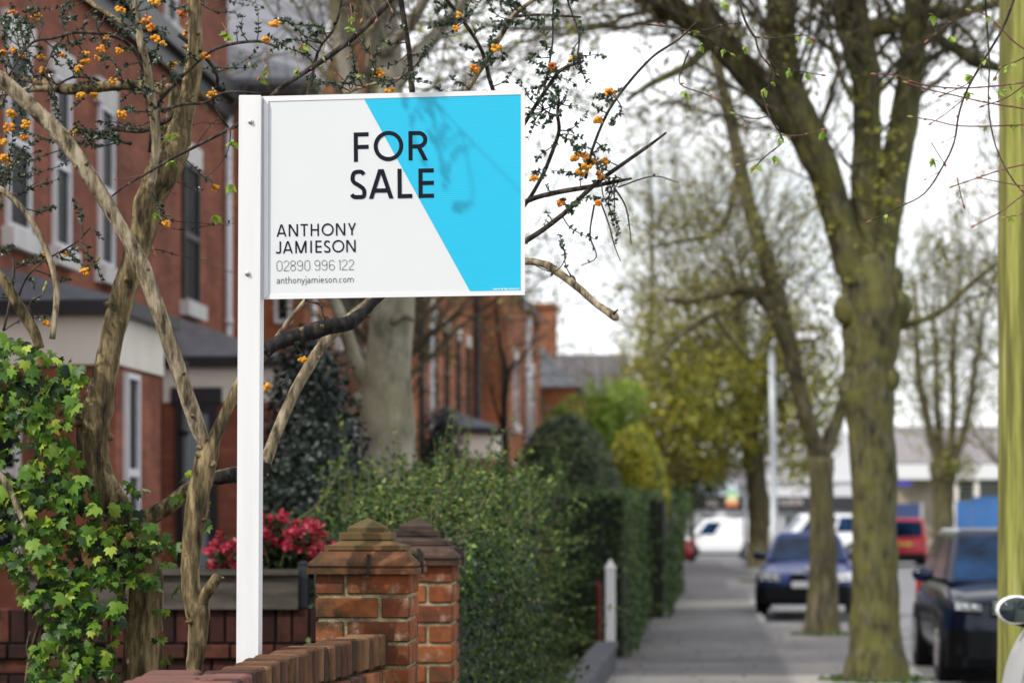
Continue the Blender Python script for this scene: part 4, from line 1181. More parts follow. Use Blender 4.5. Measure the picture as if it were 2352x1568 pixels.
Yw = 13.2
m, N_, L_, bb = new_mat('green_stained_pole')
tcn = N_.new("ShaderNodeTexCoord")
mpn = N_.new("ShaderNodeMapping"); mpn.inputs['Scale'].default_value = (18, 18, 0.8)
L_.new(tcn.outputs['Object'], mpn.inputs['Vector'])
n1 = N_.new("ShaderNodeTexNoise"); n1.inputs['Scale'].default_value = 2.2; n1.inputs['Detail'].default_value = 9; n1.inputs['Roughness'].default_value = .7
L_.new(mpn.outputs['Vector'], n1.inputs['Vector'])
r1 = ramp_node(N_, [(0.34, (0.085, 0.072, 0.024)), (0.44, (0.20, 0.20, 0.042)), (0.56, (0.27, 0.275, 0.058)), (0.68, (0.36, 0.335, 0.14))])
L_.new(n1.outputs['Fac'], r1.inputs['Fac'])
mp2 = N_.new("ShaderNodeMapping"); mp2.inputs['Scale'].default_value = (9, 9, 0.5)
L_.new(tcn.outputs['Object'], mp2.inputs['Vector'])
n2 = N_.new("ShaderNodeTexNoise"); n2.inputs['Scale'].default_value = 2.0; n2.inputs['Detail'].default_value = 4
L_.new(mp2.outputs['Vector'], n2.inputs['Vector'])
r2 = ramp_node(N_, [(0.42, (0.42, 0.40, 0.42)), (0.50, (0.85, .85, .85)), (0.60, (1.0, 1.0, 1.0))])
L_.new(n2.outputs['Fac'], r2.inputs['Fac'])
mxn = N_.new("ShaderNodeMix"); mxn.data_type = 'RGBA'; mxn.blend_type = 'MULTIPLY'; mxn.inputs['Factor'].default_value = .9
L_.new(r1.outputs['Color'], mxn.inputs['A']); L_.new(r2.outputs['Color'], mxn.inputs['B'])
L_.new(mxn.outputs['Result'], bb.inputs['Base Color']); bb.inputs['Roughness'].default_value = .9
bpn = N_.new("ShaderNodeBump"); bpn.inputs['Strength'].default_value = .6; bpn.inputs['Distance'].default_value = .01
L_.new(n1.outputs['Fac'], bpn.inputs['Height']); L_.new(bpn.outputs['Normal'], bb.inputs['Normal'])
M['pole'] = m
xl = P(2294, 0, Yw)[0]
tp_ = thing('telegraph_pole', 'thick green stained wooden telegraph pole at the right edge', 'telegraph pole', (xl + .145, Yw, 0))
b = MB(); b.tube([(0, 0, z) for z in np.linspace(-.1, 8.5, 40)], list(np.linspace(.152, .132, 40)), 28, lump=.035, freq=3.0); b.build('shaft', M['pole'], tp_, local=True, smooth_=True)
b = MB(); b.bbox((0, -.13, 7.9), .9, .05, .06, None, .01); b.build('crossarm', M['timber'], tp_, local=True)
# ---------------------------------------------------------------- vehicles (local +y is the front)
def paint(name, col, metal=0.0, rough=0.3, coat=0.6):
    return mat(name, col, rough, metal, spec=.32, coat=coat, var=0.04)
M['paint_blue'] = paint('blue_paint', (0.005, 0.026, 0.17), 0, .32, .10)
M['paint_black'] = paint('black_blue_paint', (0.003, 0.008, 0.030), 0, .20, .16)
M['paint_white'] = paint('white_paint', (0.78, 0.79, 0.81), 0, .3, .5)
M['paint_red'] = paint('red_paint', (0.46, 0.014, 0.03), 0, .3, .6)
M['carglass'] = mat('car_glass', (0.005, 0.024, 0.066), 0.1, spec=0.12, coat=0, var=.75, scale=2.2)  # blue reflection of the sky is put into the base colour
M['mirror'] = mat('mirror_glass', (0.012, 0.022, 0.024), 0.05, spec=.5, coat=.3)
M['plastic'] = mat('black_plastic', (0.007, 0.0075, 0.009), 0.5, spec=.15)
M['tyre'] = mat('tyre_rubber', (0.014, 0.014, 0.015), 0.8)
M['rim'] = mat('alloy_rim', (0.42, 0.42, 0.43), 0.3, metal=0.7)
M['lamp'] = mat('headlamp_glass', (0.55, 0.56, 0.58), 0.12, metal=0.2, spec=.9, coat=1)
M['chrome'] = mat('chrome', (0.65, 0.66, 0.68), 0.12, metal=1.0)
M['tail'] = mat('tail_lamp', (0.5, 0.01, 0.015), 0.15, coat=1)
M['plate_w'] = mat('white_plate', (0.7, 0.7, 0.68), 0.5)
M['plate_y'] = mat('yellow_plate', (0.62, 0.42, 0.05), 0.5)
M['cabin'] = mat('cabin_trim', (0.22, 0.24, 0.27), 0.7)

PROF = {
 'saloon': dict(st=[(0, .50, .70, .24), (.012, .66, .82, .19), (.05, .735, .93, .17), (.12, .80, .98, .17), (.22, .865, 1, .17), (.31, .925, 1, .17), (.6, .94, 1, .17), (.84, .96, .98, .18), (.965, .92, .92, .22), (1, .62, .84, .30)],
                gh=(.27, .43, .72, .90), zb=.915, zr=1.43, wb=.86, wr=.64),
 'suv': dict(st=[(0, .62, .74, .30), (.012, .88, .86, .25), (.05, .985, .95, .22), (.12, 1.03, .99, .22), (.22, 1.07, 1, .22), (.31, 1.10, 1, .22), (.6, 1.11, 1, .22), (.9, 1.12, .98, .24), (.975, 1.06, .94, .28), (1, .8, .86, .4)],
             gh=(.24, .40, .86, .97), zb=1.08, zr=1.70, wb=.87, wr=.70),
 'van': dict(st=[(0, .55, .76, .28), (.012, .78, .86, .22), (.05, .90, .95, .2), (.12, .98, .99, .2), (.22, 1.05, 1, .2), (.31, 1.08, 1, .2), (.6, 1.10, 1, .2), (.9, 1.12, 1, .2), (.985, 1.10, .97, .24), (1, .9, .94, .3)],
             gh=(.17, .33, .97, .992), zb=1.05, zr=1.86, wb=.90, wr=.80),
}
def car(name, label, cat, loc, rot, L, W, kind, pm, sx=1.0, solid_side=False, scale_z=1.0, group=None, lower=None, moff=.115, mdz=0.0, msc=1.0):
    p = PROF[kind]; hw = W / 2
    t = thing(name, label, cat, loc, rot, group)
    Y = lambda f: L / 2 - f * L
    zz = lambda z: z * scale_z
    rings = []
    for (f, zt, wf, zb) in p['st']:
        w = hw * wf; zs = zb + (zt - zb) * .70; y = Y(f)
        half = [(.72 * w, zb), (.97 * w, zb + .06), (1.0 * w, zb + (zt - zb) * .38), (.985 * w, zs), (.90 * w, zt - .03), (.70 * w, zt), (.35 * w, zt + .025)]
        rings.append([(x, y, zz(z)) for x, z in half] + [(0, y, zz(zt + .03))] + [(-x, y, zz(z)) for x, z in half[::-1]] + [(0, y, zz(zb))])
    b = MB(); b.loft(rings); b.build('body', pm, t, local=True, smooth_=True, sub=2)
    a, b0, c, d = p['gh']; zb, zr, wb, wr = zz(p['zb']), zz(p['zr']), p['wb'] * hw, p['wr'] * hw
    bot = [(-wb, Y(d), zb), (wb, Y(d), zb), (wb, Y(a), zb), (-wb, Y(a), zb)]
    top = [(-wr, Y(c), zr - .05), (wr, Y(c), zr - .05), (wr, Y(b0), zr - .05), (-wr, Y(b0), zr - .05)]
    g = MB(); g.hexa(bot, top)
    rf = [(x * .86, (y - Y((b0 + c) / 2)) * .93 + Y((b0 + c) / 2), zr) for x, y, z in top]
    o = len(g.v); g.f.pop(1); g.t.pop()
    g.v.extend(rf)
    for k in range(4): g.f.append((4 + k, 4 + (k + 1) % 4, o + (k + 1) % 4, o + k)); g.t.append(.5)
    g.f.append((o, o + 1, o + 2, o + 3)); g.t.append(.5)
    cb_ = g.build('cabin', pm, t, local=True, smooth_=False)
    bv_ = cb_.modifiers.new('round', 'BEVEL'); bv_.width = .05; bv_.segments = 3; bv_.limit_method = 'ANGLE'
    def pane(q, f0=.10, f1=.90, g0=.10, g1=.93, mt=None, nm='window', out=.006):
        """a pane between fractions across (f) and up (g) of a four cornered face"""
        q = [np.array(x, float) for x in q]
        def at(f, g_): return (q[0] * (1 - f) + q[1] * f) * (1 - g_) + (q[3] * (1 - f) + q[2] * f) * g_
        n = np.cross(q[1] - q[0], q[3] - q[0]); n /= np.linalg.norm(n)
        if np.dot(n, (q[0] + q[1] + q[2] + q[3]) / 4 - np.array((0, Y((a + d) / 2), (zb + zr) / 2))) < 0: n = -n
        cs = [at(f0, g0), at(f1, g0), at(f1, g1), at(f0, g1)]
        m_ = MB(); m_.hexa([x - n * .002 for x in cs], [x + n * out for x in cs])
        return m_.build(nm, mt or M['carglass'], t, local=True)
    pane([bot[2], bot[3], top[3], top[2]], .05, .95, .06, .93, nm='windscreen')
    pane([bot[0], bot[1], top[1], top[0]], .07, .93, .12, .90, nm='rear_window')
    for s in (0, 1):
        q = [bot[1], bot[2], top[2], top[1]] if s == 0 else [bot[3], bot[0], top[0], top[3]]
        F0 = lambda f: f if s == 0 else 1 - f
        if solid_side:
            m0 = sorted((F0(.70), F0(.92)))
            pane(q, m0[0], m0[1], .10, .86, nm='side_window')
        else:
            for (x0, x1) in ((.08, .44), (.48, .90)):
                m0 = sorted((F0(x0), F0(x1))); pane(q, m0[0], m0[1], .08, .90, nm='side_window')
    R = .325 if kind != 'suv' else .37
    for f in (.18, .80):
        for s in (-1, 1):
            y = Y(f); x = s * (hw - .10)
            ar = MB(); ar.lathe([(R * 1.14, -.10), (R * 1.14, .104)], (x, y, R), 22, axis='x'); ar.build('wheel_arch', M['plastic'], t, local=True)
            wh = MB(); wh.lathe([(R * .62, -.112), (R * .9, -.112), (R, -.08), (R, .08), (R * .9, .112), (R * .62, .112)], (x, y, R), 22, axis='x')
            wo_ = wh.build('wheel', M['tyre'], t, local=True)
            rm = MB(); rm.lathe([(R * .61, .100), (R * .60, .116), (R * .50, .108), (.05, .118)][::1] if s > 0 else [(R * .61, -.100), (R * .60, -.116), (R * .50, -.108), (.05, -.118)], (x, y, R), 20, axis='x')
            for k in range(5):
                an = k * 2 * math.pi / 5
                c_ = np.array((x + s * .117, y + math.cos(an) * R * .32, R + math.sin(an) * R * .32))
                Rm = np.array([[1, 0, 0], [0, math.cos(an), -math.sin(an)], [0, math.sin(an), math.cos(an)]])
                rm.bbox(c_, .010, R * .24, .028, Rm, .003)
            rm.build('rim', M['rim'], wo_, local=True)
    # front: lamps, grille, plate, lower grille
    z0 = {'saloon': .66, 'suv': .86, 'van': .80}[kind]; z0 = zz(z0)
    yf = Y(0)
    for s in (-1, 1):
        h = MB()
        lw_ = {'saloon': .20, 'suv': .14, 'van': .11}[kind]; cx = s * hw * {'saloon': .70, 'suv': .72, 'van': .66}[kind]
        lz = .55 if kind == 'suv' else 1.0
        outer = [(cx + s * hw * lw_, yf - .15, z0 + .095), (cx + s * hw * lw_, yf - .10, z0 - .06), (cx - s * hw * lw_, yf + .035, z0 - .09), (cx - s * hw * lw_, yf + .02, z0 + .05)]
        outer = [(x, y, z0 + (z - z0) * lz) for x, y, z in outer]
        back = [(x, y - .12, z) for x, y, z in outer]
        fwd = [(x + s * .012, y + .02, z) for x, y, z in outer]
        h.loft([back, fwd]); hl_ = h.build('headlight', M['lamp'], t, local=True)
        for q_ in (.32, .68):
            pr_ = MB(); c_ = [outer[1][k] * (1 - q_) + outer[2][k] * q_ for k in range(3)]; pr_.ball((c_[0], c_[1] + .012, c_[2] + .065 * lz), .045 * (lz + 1) / 2, 12, 8, sq=(1, .5, 1)); pr_.build('lens', M['chrome'], hl_, local=True, smooth_=True)
        fl = MB(); fl.box(*sorted((s * hw * .56, s * hw * .86)), yf - .20, yf - .025, zz(.34), zz(.43)); fl.build('fog_lamp_trim', M['plastic'], t, local=True)
        mr = MB(); mr.ball((s * (hw + moff), Y(p['gh'][0] + .055), zb + .10 + mdz), .13 * msc, 14, 10, sq=(.95, .55, .68)); mo_ = mr.build('mirror', pm if kind != 'saloon' else M['paint_black'], t, local=True, smooth_=True)
        am = MB(); am.tube([(s * (wb - .01), Y(p['gh'][0] + .05), zb + .03 + mdz), (s * (hw + moff * .5), Y(p['gh'][0] + .05), zb + .06 + mdz)], .025, 8); am.build('mirror_arm', M['plastic'], mo_, local=True)
        mg = MB(); mg.ball((s * (hw + moff), Y(p['gh'][0] + .055) - .055, zb + .10 + mdz), .115 * msc, 14, 10, sq=(.95, .30, .68)); mg.build('mirror_glass', M['mirror'], mo_, local=True, smooth_=True)
        tl = MB(); tl.bbox((s * hw * .80, Y(1) + .045, zz({'saloon': .80, 'suv': .95, 'van': 1.02}[kind])), hw * .11, .06, .13 if kind == 'saloon' else .2, None, .02); tl.build('tail_light', M['tail'], t, local=True)
    g = MB()
    if kind == 'saloon':
        for s in (-1, 1): g.bbox((s * hw * .17, yf - .005, z0 - .03), hw * .145, .03, .085, None, .02)
    else: g.bbox((0, yf - .01, z0 - .02), hw * .48, .03, .09, None, .02)
    gr = g.build('grille', M['plastic'], t, local=True)
    g = MB()
    if kind == 'saloon':
        for s in (-1, 1): g.bbox((s * hw * .17, yf + .004, z0 + .065), hw * .155, .026, .014, None, .004)
    else:
        for k in (-.045, .01, .062): g.bbox((0, yf + .012, z0 - .02 + k), hw * .46, .012, .011, None, .003)
    g.build('grille_trim', M['chrome'], gr, local=True)
    g = MB(); g.lathe([(.045, 0), (.045, .02), (.03, .026)], (0, 0, 0), 14, axis='y')
    for i in range(len(g.v)): g.v[i] = (g.v[i][0], g.v[i][1] + yf + .012, g.v[i][2] + z0 + .135)
    g.build('badge', M['chrome'], t, local=True)
    nose = [(-.74, .006), (.74, .006), (.86, -.05), (.955, -.22), (.955, -.34), (-.955, -.34), (-.955, -.22), (-.86, -.05)]
    if kind != 'van':
        g = MB(); g.prism([(x * hw, yf + y) for x, y in nose], zz(.20), zz(.50 if kind == 'saloon' else .60), axis='z'); g.build('front_bumper', M['plastic'], t, local=True)
    g = MB(); g.box(-hw * .80, hw * .80, yf - .16, yf + .006, zz(.20), zz(.30 if kind != 'saloon' else .26)); g.bbox((0, yf - .05, zz(.40)), hw * (.84 if kind == 'saloon' else .6), .06, zz(.115 if kind == 'saloon' else .06), None, .03); g.build('lower_grille', M['plastic'], t, local=True)
    g = MB(); g.box(-.26, .26, yf + .02, yf + .034, zz(.47), zz(.47) + .115); g.build('number_plate', M['plate_w'], t, local=True)
    g = MB(); yr = Y(1)
    zp = zz({'saloon': .55, 'suv': .85, 'van': .80}[kind])
    g.box(-.26, .26, yr - .034, yr - .02, zp, zp + .115); g.build('number_plate', M['plate_y'], t, local=True)
    g = MB(); g.bbox((0, yr + .06, zz(.38)), hw * .84, .10, .12, None, .03); g.build('rear_bumper', M['plastic'] if lower is None else lower, t, local=True)
    g = MB(); g.bbox((0, 0, .21), hw * .86, L * .47, .05, None, .02); g.build('underbody', M['plastic'], t, local=True)
    return t
ROAD = -0.12
fwd = math.pi - SL      # nose towards the viewer
# blue saloon, half on the pavement behind the thinner trunk
car('blue_saloon', 'blue saloon car facing the viewer behind the thinner bare trunk', 'car', (P(1858, 0, 44.7)[0], 44.9, -.0), fwd - .05, 4.55, 1.80, 'saloon', M['paint_blue'], moff=-.03)
# dark 4x4 at the right
car('black_off_roader', 'black off road car facing the viewer beside the green pole', 'car', (4.72 + .96 + .17, 28.6, ROAD), fwd, 4.7, 1.90, 'suv', M['paint_black'])
# white van at the right edge, facing away
car('white_van', 'white van nose and wing mirror cut off at the right edge before the pole', 'van', (3.29, 9.95, 0), -SL, 4.9, 2.15, 'van', M['paint_white'], solid_side=True, scale_z=1.26, moff=-.045, mdz=-.14, msc=.78)
# red van going away
car('red_van', 'small red van seen from behind right of the big mossy trunk', 'van', (P(2078, 0, 91)[0], 92, ROAD), -SL, 4.2, 1.75, 'van', M['paint_red'], solid_side=True, scale_z=.96)
# white van crossing the junction, side on
car('white_van', 'small white van side on at the junction beyond the pavement', 'van', (P(1652, 0, 107)[0], 107, ROAD), math.pi / 2, 4.1, 1.72, 'van', M['paint_white'], solid_side=True, scale_z=.94)
car('white_hatchback', 'white car with domed roof parked beyond the blue saloon', 'car', (P(1880, 0, 108)[0], 108, ROAD), math.pi / 2 + .1, 4.4, 1.9, 'van', M['paint_white'], solid_side=False, scale_z=1.05)
car('red_hatchback', 'red car rear poking out past the far clipped hedge', 'car', (P(1462, 0, 86)[0], 86, ROAD + .12), math.pi / 2 + .35, 3.9, 1.7, 'saloon', M['paint_red'], scale_z=1.02)
# ---------------------------------------------------------------- barberry shrubs in front, traced limb by limb
M['leaf_berb'] = leafmat('barberry_leaf', [(0, (0.010, 0.022, 0.014)), (0.5, (0.024, 0.052, 0.026)), (0.85, (0.055, 0.095, 0.040)), (1, (0.12, 0.15, 0.06))], rough=.3, trans=.15)
M['blossom'] = leafmat('orange_blossom', [(0, (0.55, 0.10, 0.03)), (0.3, (0.72, 0.24, 0.012)), (0.65, (0.80, 0.37, 0.010)), (1, (0.85, 0.46, 0.03))], rough=.5, trans=.25)
M['ivy'] = leafmat('ivy_leaf', [(0, (0.13, 0.075, 0.025)), (0.05, (0.007, 0.022, 0.006)), (0.3, (0.020, 0.060, 0.010)), (0.6, (0.080, 0.175, 0.018)), (0.88, (0.20, 0.32, 0.032)), (1, (0.33, 0.42, 0.05))], rough=.45, trans=.30, spec=.32)
M['privet'] = leafmat('privet_leaf', [(0, (0.007, 0.020, 0.009)), (0.45, (0.022, 0.056, 0.015)), (0.8, (0.075, 0.135, 0.026)), (1, (0.20, 0.26, 0.05))], rough=.5, trans=.28, spec=.3)
M['hedge'] = leafmat('clipped_hedge_leaf', [(0, (0.014, 0.034, 0.009)), (0.5, (0.040, 0.088, 0.013)), (1, (0.11, 0.18, 0.024))], rough=.5, trans=.22)
M['yew'] = leafmat('dark_yew_leaf', [(0, (0.010, 0.020, 0.007)), (0.5, (0.034, 0.058, 0.012)), (1, (0.11, 0.15, 0.028))], rough=.5, trans=.15)
M['gold'] = leafmat('golden_leaf', [(0, (0.04, 0.065, 0.008)), (0.5, (0.22, 0.25, 0.012)), (1, (0.52, 0.46, 0.02))], rough=.5, trans=.25)
M['conifer'] = leafmat('conifer_leaf', [(0, (0.003, 0.009, 0.008)), (0.6, (0.007, 0.018, 0.014)), (1, (0.02, 0.042, 0.024))], rough=.5, trans=.1)
M['spring'] = leafmat('spring_leaf', [(0, (0.07, 0.068, 0.02)), (0.5, (0.18, 0.175, 0.034)), (0.85, (0.29, 0.29, 0.05)), (1, (0.40, 0.40, 0.08))], rough=.5, trans=.42)
M['bronze'] = leafmat('bronze_leaf', [(0, (0.08, 0.075, 0.02)), (0.5, (0.20, 0.21, 0.036)), (0.8, (0.31, 0.32, 0.05)), (1, (0.50, 0.45, 0.06))], rough=.5, trans=.42)
M['lime'] = leafmat('lime_green_leaf', [(0, (0.07, 0.125, 0.018)), (0.5, (0.20, 0.31, 0.04)), (1, (0.34, 0.46, 0.07))], rough=.5, trans=.35)
M['bud'] = leafmat('bud', [(0, (0.32, 0.06, 0.045)), (0.4, (0.36, 0.16, 0.09)), (0.6, (0.30, 0.30, 0.08)), (1, (0.34, 0.42, 0.09))], rough=.4, trans=.25)
M['redtwig'] = mat('red_twig', (0.13, 0.045, 0.035), 0.6, var=.3, scale=20)
M['pieris'] = leafmat('red_shrub_leaf', [(0, (0.012, 0.028, 0.010)), (0.35, (0.03, 0.055, 0.015)), (0.5, (0.22, 0.03, 0.022)), (0.8, (0.42, 0.022, 0.055)), (1, (0.56, 0.035, 0.09))], rough=.45, trans=.3)

class Pieces:
    """every limb added becomes a part of its own"""
    def __init__(s): s.l = []
    def tube(s, *a, **k):
        m_ = MB(); m_.tube(*a, **k); s.l.append(m_)
    def build(s, name, m, parent, **k): return [q.build(name, m, parent, **k) for q in s.l]
def stuff(o):
    o['kind'] = 'stuff'; return o
SK = []          # skeleton points of the barberries, to root twigs on
def limb(mb, pts, Y, n=5, sides=12, lump=.10, freq=9.0, dy=0.0, sk=True):
    """pts: (u, v, width in px); Y depth or (Y start, Y end)"""
    ya, yb = (Y if isinstance(Y, tuple) else (Y, Y))
    m_ = len(pts)
    a = [np.append(P(u, v, ya + (yb - ya) * i / (m_ - 1)), w * (ya + (yb - ya) * i / (m_ - 1)) / F / 2) for i, (u, v, w) in enumerate(pts)]
    s = smooth(a, n)
    path = [q[:3] for q in s]; rad = [max(.0012, q[3]) for q in s]
    mb.tube(path, rad, sides, lump=lump, freq=freq)
    if sk:
        SK.extend([(p, r) for p, r in zip(path, rad)])
    return path, rad

YA = 8.7
A_ = thing('barberry_tree', 'thick gnarled barberry trunk leaning right out of the ivy with orange blossom', 'shrub', (P(340, 1568, YA)[0], YA, 0))
tr, pale, dk = MB(), Pieces(), Pieces()
gx = P(335, 1568, YA)
limb(tr, [(322, 2290, 110), (320, 1900, 100), (322, 1568, 92), (331, 1440, 84), (336, 1340, 78), (318, 1270, 74), (285, 1200, 74), (245, 1130, 76), (222, 1080, 72), (212, 1030, 70), (212, 980, 78), (225, 930, 72), (238, 870, 60), (252, 800, 56), (272, 720, 55), (292, 640, 56), (318, 560, 60), (334, 500, 66), (350, 440, 68), (382, 385, 76), (405, 330, 66), (422, 270, 48), (440, 190, 42), (449, 100, 36), (444, 0, 32), (430, -160, 26), (420, -300, 16)], YA, 4, 18, .16, 11)
limb(tr, [(300, 1230, 40), (335, 1192, 44), (385, 1163, 38), (440, 1122, 36), (500, 1097, 34), (545, 1090, 36), (590, 1086, 32)], (YA, YA - .05), 4, 12, .14, 14)
limb(tr, [(215, 968, 40), (183, 968, 26), (145, 972, 22), (108, 984, 22), (100, 955, 18), (98, 900, 17), (92, 850, 15)], (YA, YA - .25), 4, 10, .15, 14)
limb(tr, [(92, 800, 20), (78, 760, 24), (48, 712, 26), (5, 640, 22), (-60, 560, 18)], (YA - .25, YA - .3), 4, 10, .12, 14)
limb(tr, [(375, 400, 40), (402, 230, 34), (370, 205, 27), (330, 198, 24), (270, 196, 24), (200, 203, 26), (140, 205, 24), (105, 190, 20), (60, 182, 16), (0, 172, 14), (-90, 160, 8)], (YA + .05, YA + .5), 4, 10, .10, 14)
limb(pale, [(130, 203, 16), (80, 205, 14), (30, 212, 14), (-60, 225, 10)], (YA + .3, YA + .35), 4, 8)
limb(pale, [(349, 428, 16), (354, 380, 20), (358, 310, 22), (350, 240, 22), (340, 170, 21), (322, 90, 19), (306, 0, 17), (290, -150, 12)], (YA - .1, YA - .2), 4, 10, .06, 14)
limb(pale, [(-20, 425, 15), (10, 440, 14), (50, 478, 13), (88, 535, 13), (116, 600, 13), (129, 660, 14), (127, 720, 14), (120, 778, 14)], (YA - .3, YA - .35), 4, 10, .06, 16)
limb(pale, [(-10, 1080, 18), (15, 1110, 16), (40, 1165, 14), (60, 1215, 11)], YA - .4, 4, 8, .08, 14)
limb(dk, [(345, 350, 12), (352, 250, 12), (330, 160, 10), (300, 105, 10), (250, 80, 9), (165, 75, 8), (140, 92, 7), (115, 130, 5), (98, 165, 4)], (YA - .1, YA - .35), 4, 7, .05)
limb(dk, [(165, 76, 6), (120, 88, 7), (80, 95, 6), (50, 125, 5), (20, 175, 4)], (YA - .3, YA - .2), 4, 6)
limb(dk, [(240, 200, 10), (215, 180, 7), (170, 178, 6), (130, 195, 5)], (YA + .4, YA + .2), 4, 6)
limb(dk, [(300, 330, 9), (225, 315, 9), (180, 330, 6)], (YA, YA + .3), 4, 6)
limb(dk, [(395, 270, 14), (330, 300, 12), (260, 297, 12), (200, 318, 9)], (YA, YA + .25), 4, 8, .1)
limb(dk, [(365, 330, 12), (362, 250, 10), (372, 225, 9), (440, 155, 8), (500, 110, 8), (590, 95, 7), (640, 110, 6)], (YA - .05, YA - .2), 4, 7)
limb(dk, [(370, 255, 8), (420, 240, 7), (470, 236, 6), (520, 212, 6), (600, 215, 5)], (YA - .1, YA - .2), 4, 6)
limb(dk, [(410, 80, 10), (470, 130, 9), (500, 180, 8), (490, 240, 6), (530, 300, 5)], (YA, YA + .3), 4, 6)
limb(dk, [(80, 770, 8), (70, 715, 7), (40, 690, 6), (-10, 680, 5)], (YA - .2, YA - .2), 4, 6)
limb(dk, [(40, 690, 5), (60, 640, 5), (100, 600, 4), (170, 560, 4), (210, 520, 4)], (YA - .2, YA - .4), 4, 6)
limb(dk, [(-10, 560, 7), (30, 600, 7), (25, 680, 7), (8, 760, 6)], (YA - .1, YA - .1), 4, 6)
limb(tr, [(290, 60, 10), (200, 0, 10), (150, -60, 8)], (YA + .2, YA + .4), 4, 8)
tr.build('trunk', M['bark_berb'], A_, smooth_=True)
pale.build('pale_stem', M['bark_pale'], A_, smooth_=True)
dk.build('branch', M['bark_twig'], A_, smooth_=True)
nA = len(SK)

YB = 8.3
B_ = thing('barberry_tree', 'slender forked barberry trunk just left of the white sign post with a sawn stub', 'shrub', (P(445, 1568, YB)[0], YB, 0))
tr, pale, dk, bl = MB(), Pieces(), Pieces(), Pieces()
limb(tr, [(430, 2400, 50), (440, 1900, 44), (444, 1568, 38), (450, 1500, 40), (455, 1440, 46), (452, 1405, 56), (442, 1370, 46), (437, 1320, 44), (440, 1250, 46), (448, 1190, 50), (456, 1130, 52), (467, 1080, 50), (477, 1040, 50), (490, 1012, 34), (508, 970, 29), (528, 925, 26), (548, 885, 26), (575, 845, 28), (608, 812, 28)], YB, 4, 14, .14, 15)
limb(tr, [(452, 1408, 34), (466, 1380, 30), (478, 1355, 26), (492, 1335, 26), (502, 1324, 20)], (YB, YB - .05), 3, 10, .3, 24)
limb(pale, [(476, 1030, 30), (462, 1000, 34), (446, 955, 36), (428, 905, 36), (410, 850, 36), (392, 795, 36), (372, 735, 36), (350, 675, 36), (325, 610, 40), (300, 560, 32), (270, 510, 32), (235, 450, 34), (195, 388, 36), (150, 325, 38), (100, 270, 36), (50, 225, 34), (0, 180, 32), (-120, 90, 26)], (YB, YB - .1), 4, 14, .10, 16)
limb(bl, [(604, 812, 30), (630, 792, 34), (665, 775, 36), (710, 762, 38), (755, 750, 40), (795, 742, 36), (822, 728, 30), (845, 708, 24), (865, 688, 20), (930, 640, 16), (1000, 600, 12)], (YB, YB + .2), 4, 12, .20, 18)
limb(pale, [(588, 1080, 26), (606, 1066, 28), (617, 1042, 29), (634, 996, 27), (656, 945, 26), (682, 890, 26), (706, 848, 26), (735, 800, 26), (765, 765, 27), (800, 732, 24), (850, 690, 18), (930, 620, 14)], (YB + .15, YB + .25), 4, 12, .08, 18)
limb(bl, [(474, 1102, 22), (500, 1097, 31), (530, 1092, 34), (560, 1088, 34), (600, 1082, 30), (612, 1062, 24)], (YB + .12, YB + .12), 4, 10, .2, 20)
limb(pale, [(616, 800, 12), (640, 768, 11), (668, 730, 10), (700, 690, 9), (760, 620, 7)], (YB + .05, YB + .1), 4, 8, .05)
# what comes out on the right of the board
limb(pale, [(1080, 615, 24), (1150, 602, 20), (1215, 600, 17), (1250, 606, 18), (1262, 612, 21), (1290, 632, 17), (1325, 658, 18), (1360, 690, 15), (1390, 712, 17), (1408, 724, 20), (1416, 732, 12)], (YB + .2, YB - .2), 4, 10, .22, 22)
limb(dk, [(1408, 722, 7), (1416, 714, 5), (1420, 710, 2)], YB - .2, 2, 5)
limb(dk, [(1303, 645, 8), (1309, 635, 6), (1318, 637, 6), (1323, 652, 5)], YB, 3, 6)
limb(dk, [(1100, 610, 14), (1205, 555, 13), (1290, 495, 12), (1365, 425, 11), (1440, 370, 9), (1490, 335, 8), (1530, 305, 5)], (YB + .2, YB - .1), 4, 8, .08)
limb(dk, [(1100, 520, 12), (1210, 462, 12), (1280, 442, 12), (1350, 430, 11), (1410, 418, 9), (1450, 410, 5)], (YB + .3, YB), 4, 8, .12)
limb(dk, [(1180, 500, 10), (1212, 462, 9), (1245, 405, 9), (1270, 345, 9), (1284, 300, 9), (1281, 265, 9), (1284, 228, 6)], (YB + .3, YB), 4, 8, .1)
limb(dk, [(1281, 265, 6), (1265, 262, 5), (1250, 252, 3)], YB, 3, 5)
limb(dk, [(960, 330, 16), (946, 205, 14), (940, 120, 13), (925, 30, 13), (915, -60, 12)], (YB + .4, YB + .2), 4, 8, .08)
limb(dk, [(1170, 300, 12), (1130, 200, 10), (1108, 120, 9), (1065, 50, 9), (1010, -20, 8)], (YB + .3, YB + .1), 4, 8, .08)
limb(pale, [(1040, 260, 14), (1075, 205, 12), (1110, 150, 11), (1150, 85, 11), (1180, 35, 10), (1225, 0, 9), (1270, -40, 7)], (YB + .3, YB), 4, 8, .1)
limb(dk, [(1183, 38, 8), (1240, 34, 6), (1335, 40, 5)], (YB + .1, YB), 3, 6)
limb(dk, [(1170, 340, 12), (1210, 275, 10), (1255, 205, 9), (1290, 160, 8), (1340, 140, 5)], (YB + .2, YB - .1), 4, 7)
limb(dk, [(1345, 410, 8), (1360, 345, 7), (1395, 260, 7), (1440, 195, 7), (1500, 130, 6), (1560, 90, 5), (1600, 50, 3)], (YB, YB - .2), 4, 6)
limb(dk, [(1250, 205, 6), (1268, 110, 5), (1270, 40, 5), (1275, -40, 4)], (YB + .1, YB), 4, 6)
limb(dk, [(1325, 140, 4), (1330, 80, 5), (1310, 20, 5), (1290, -40, 5)], (YB, YB + .1), 4, 6)
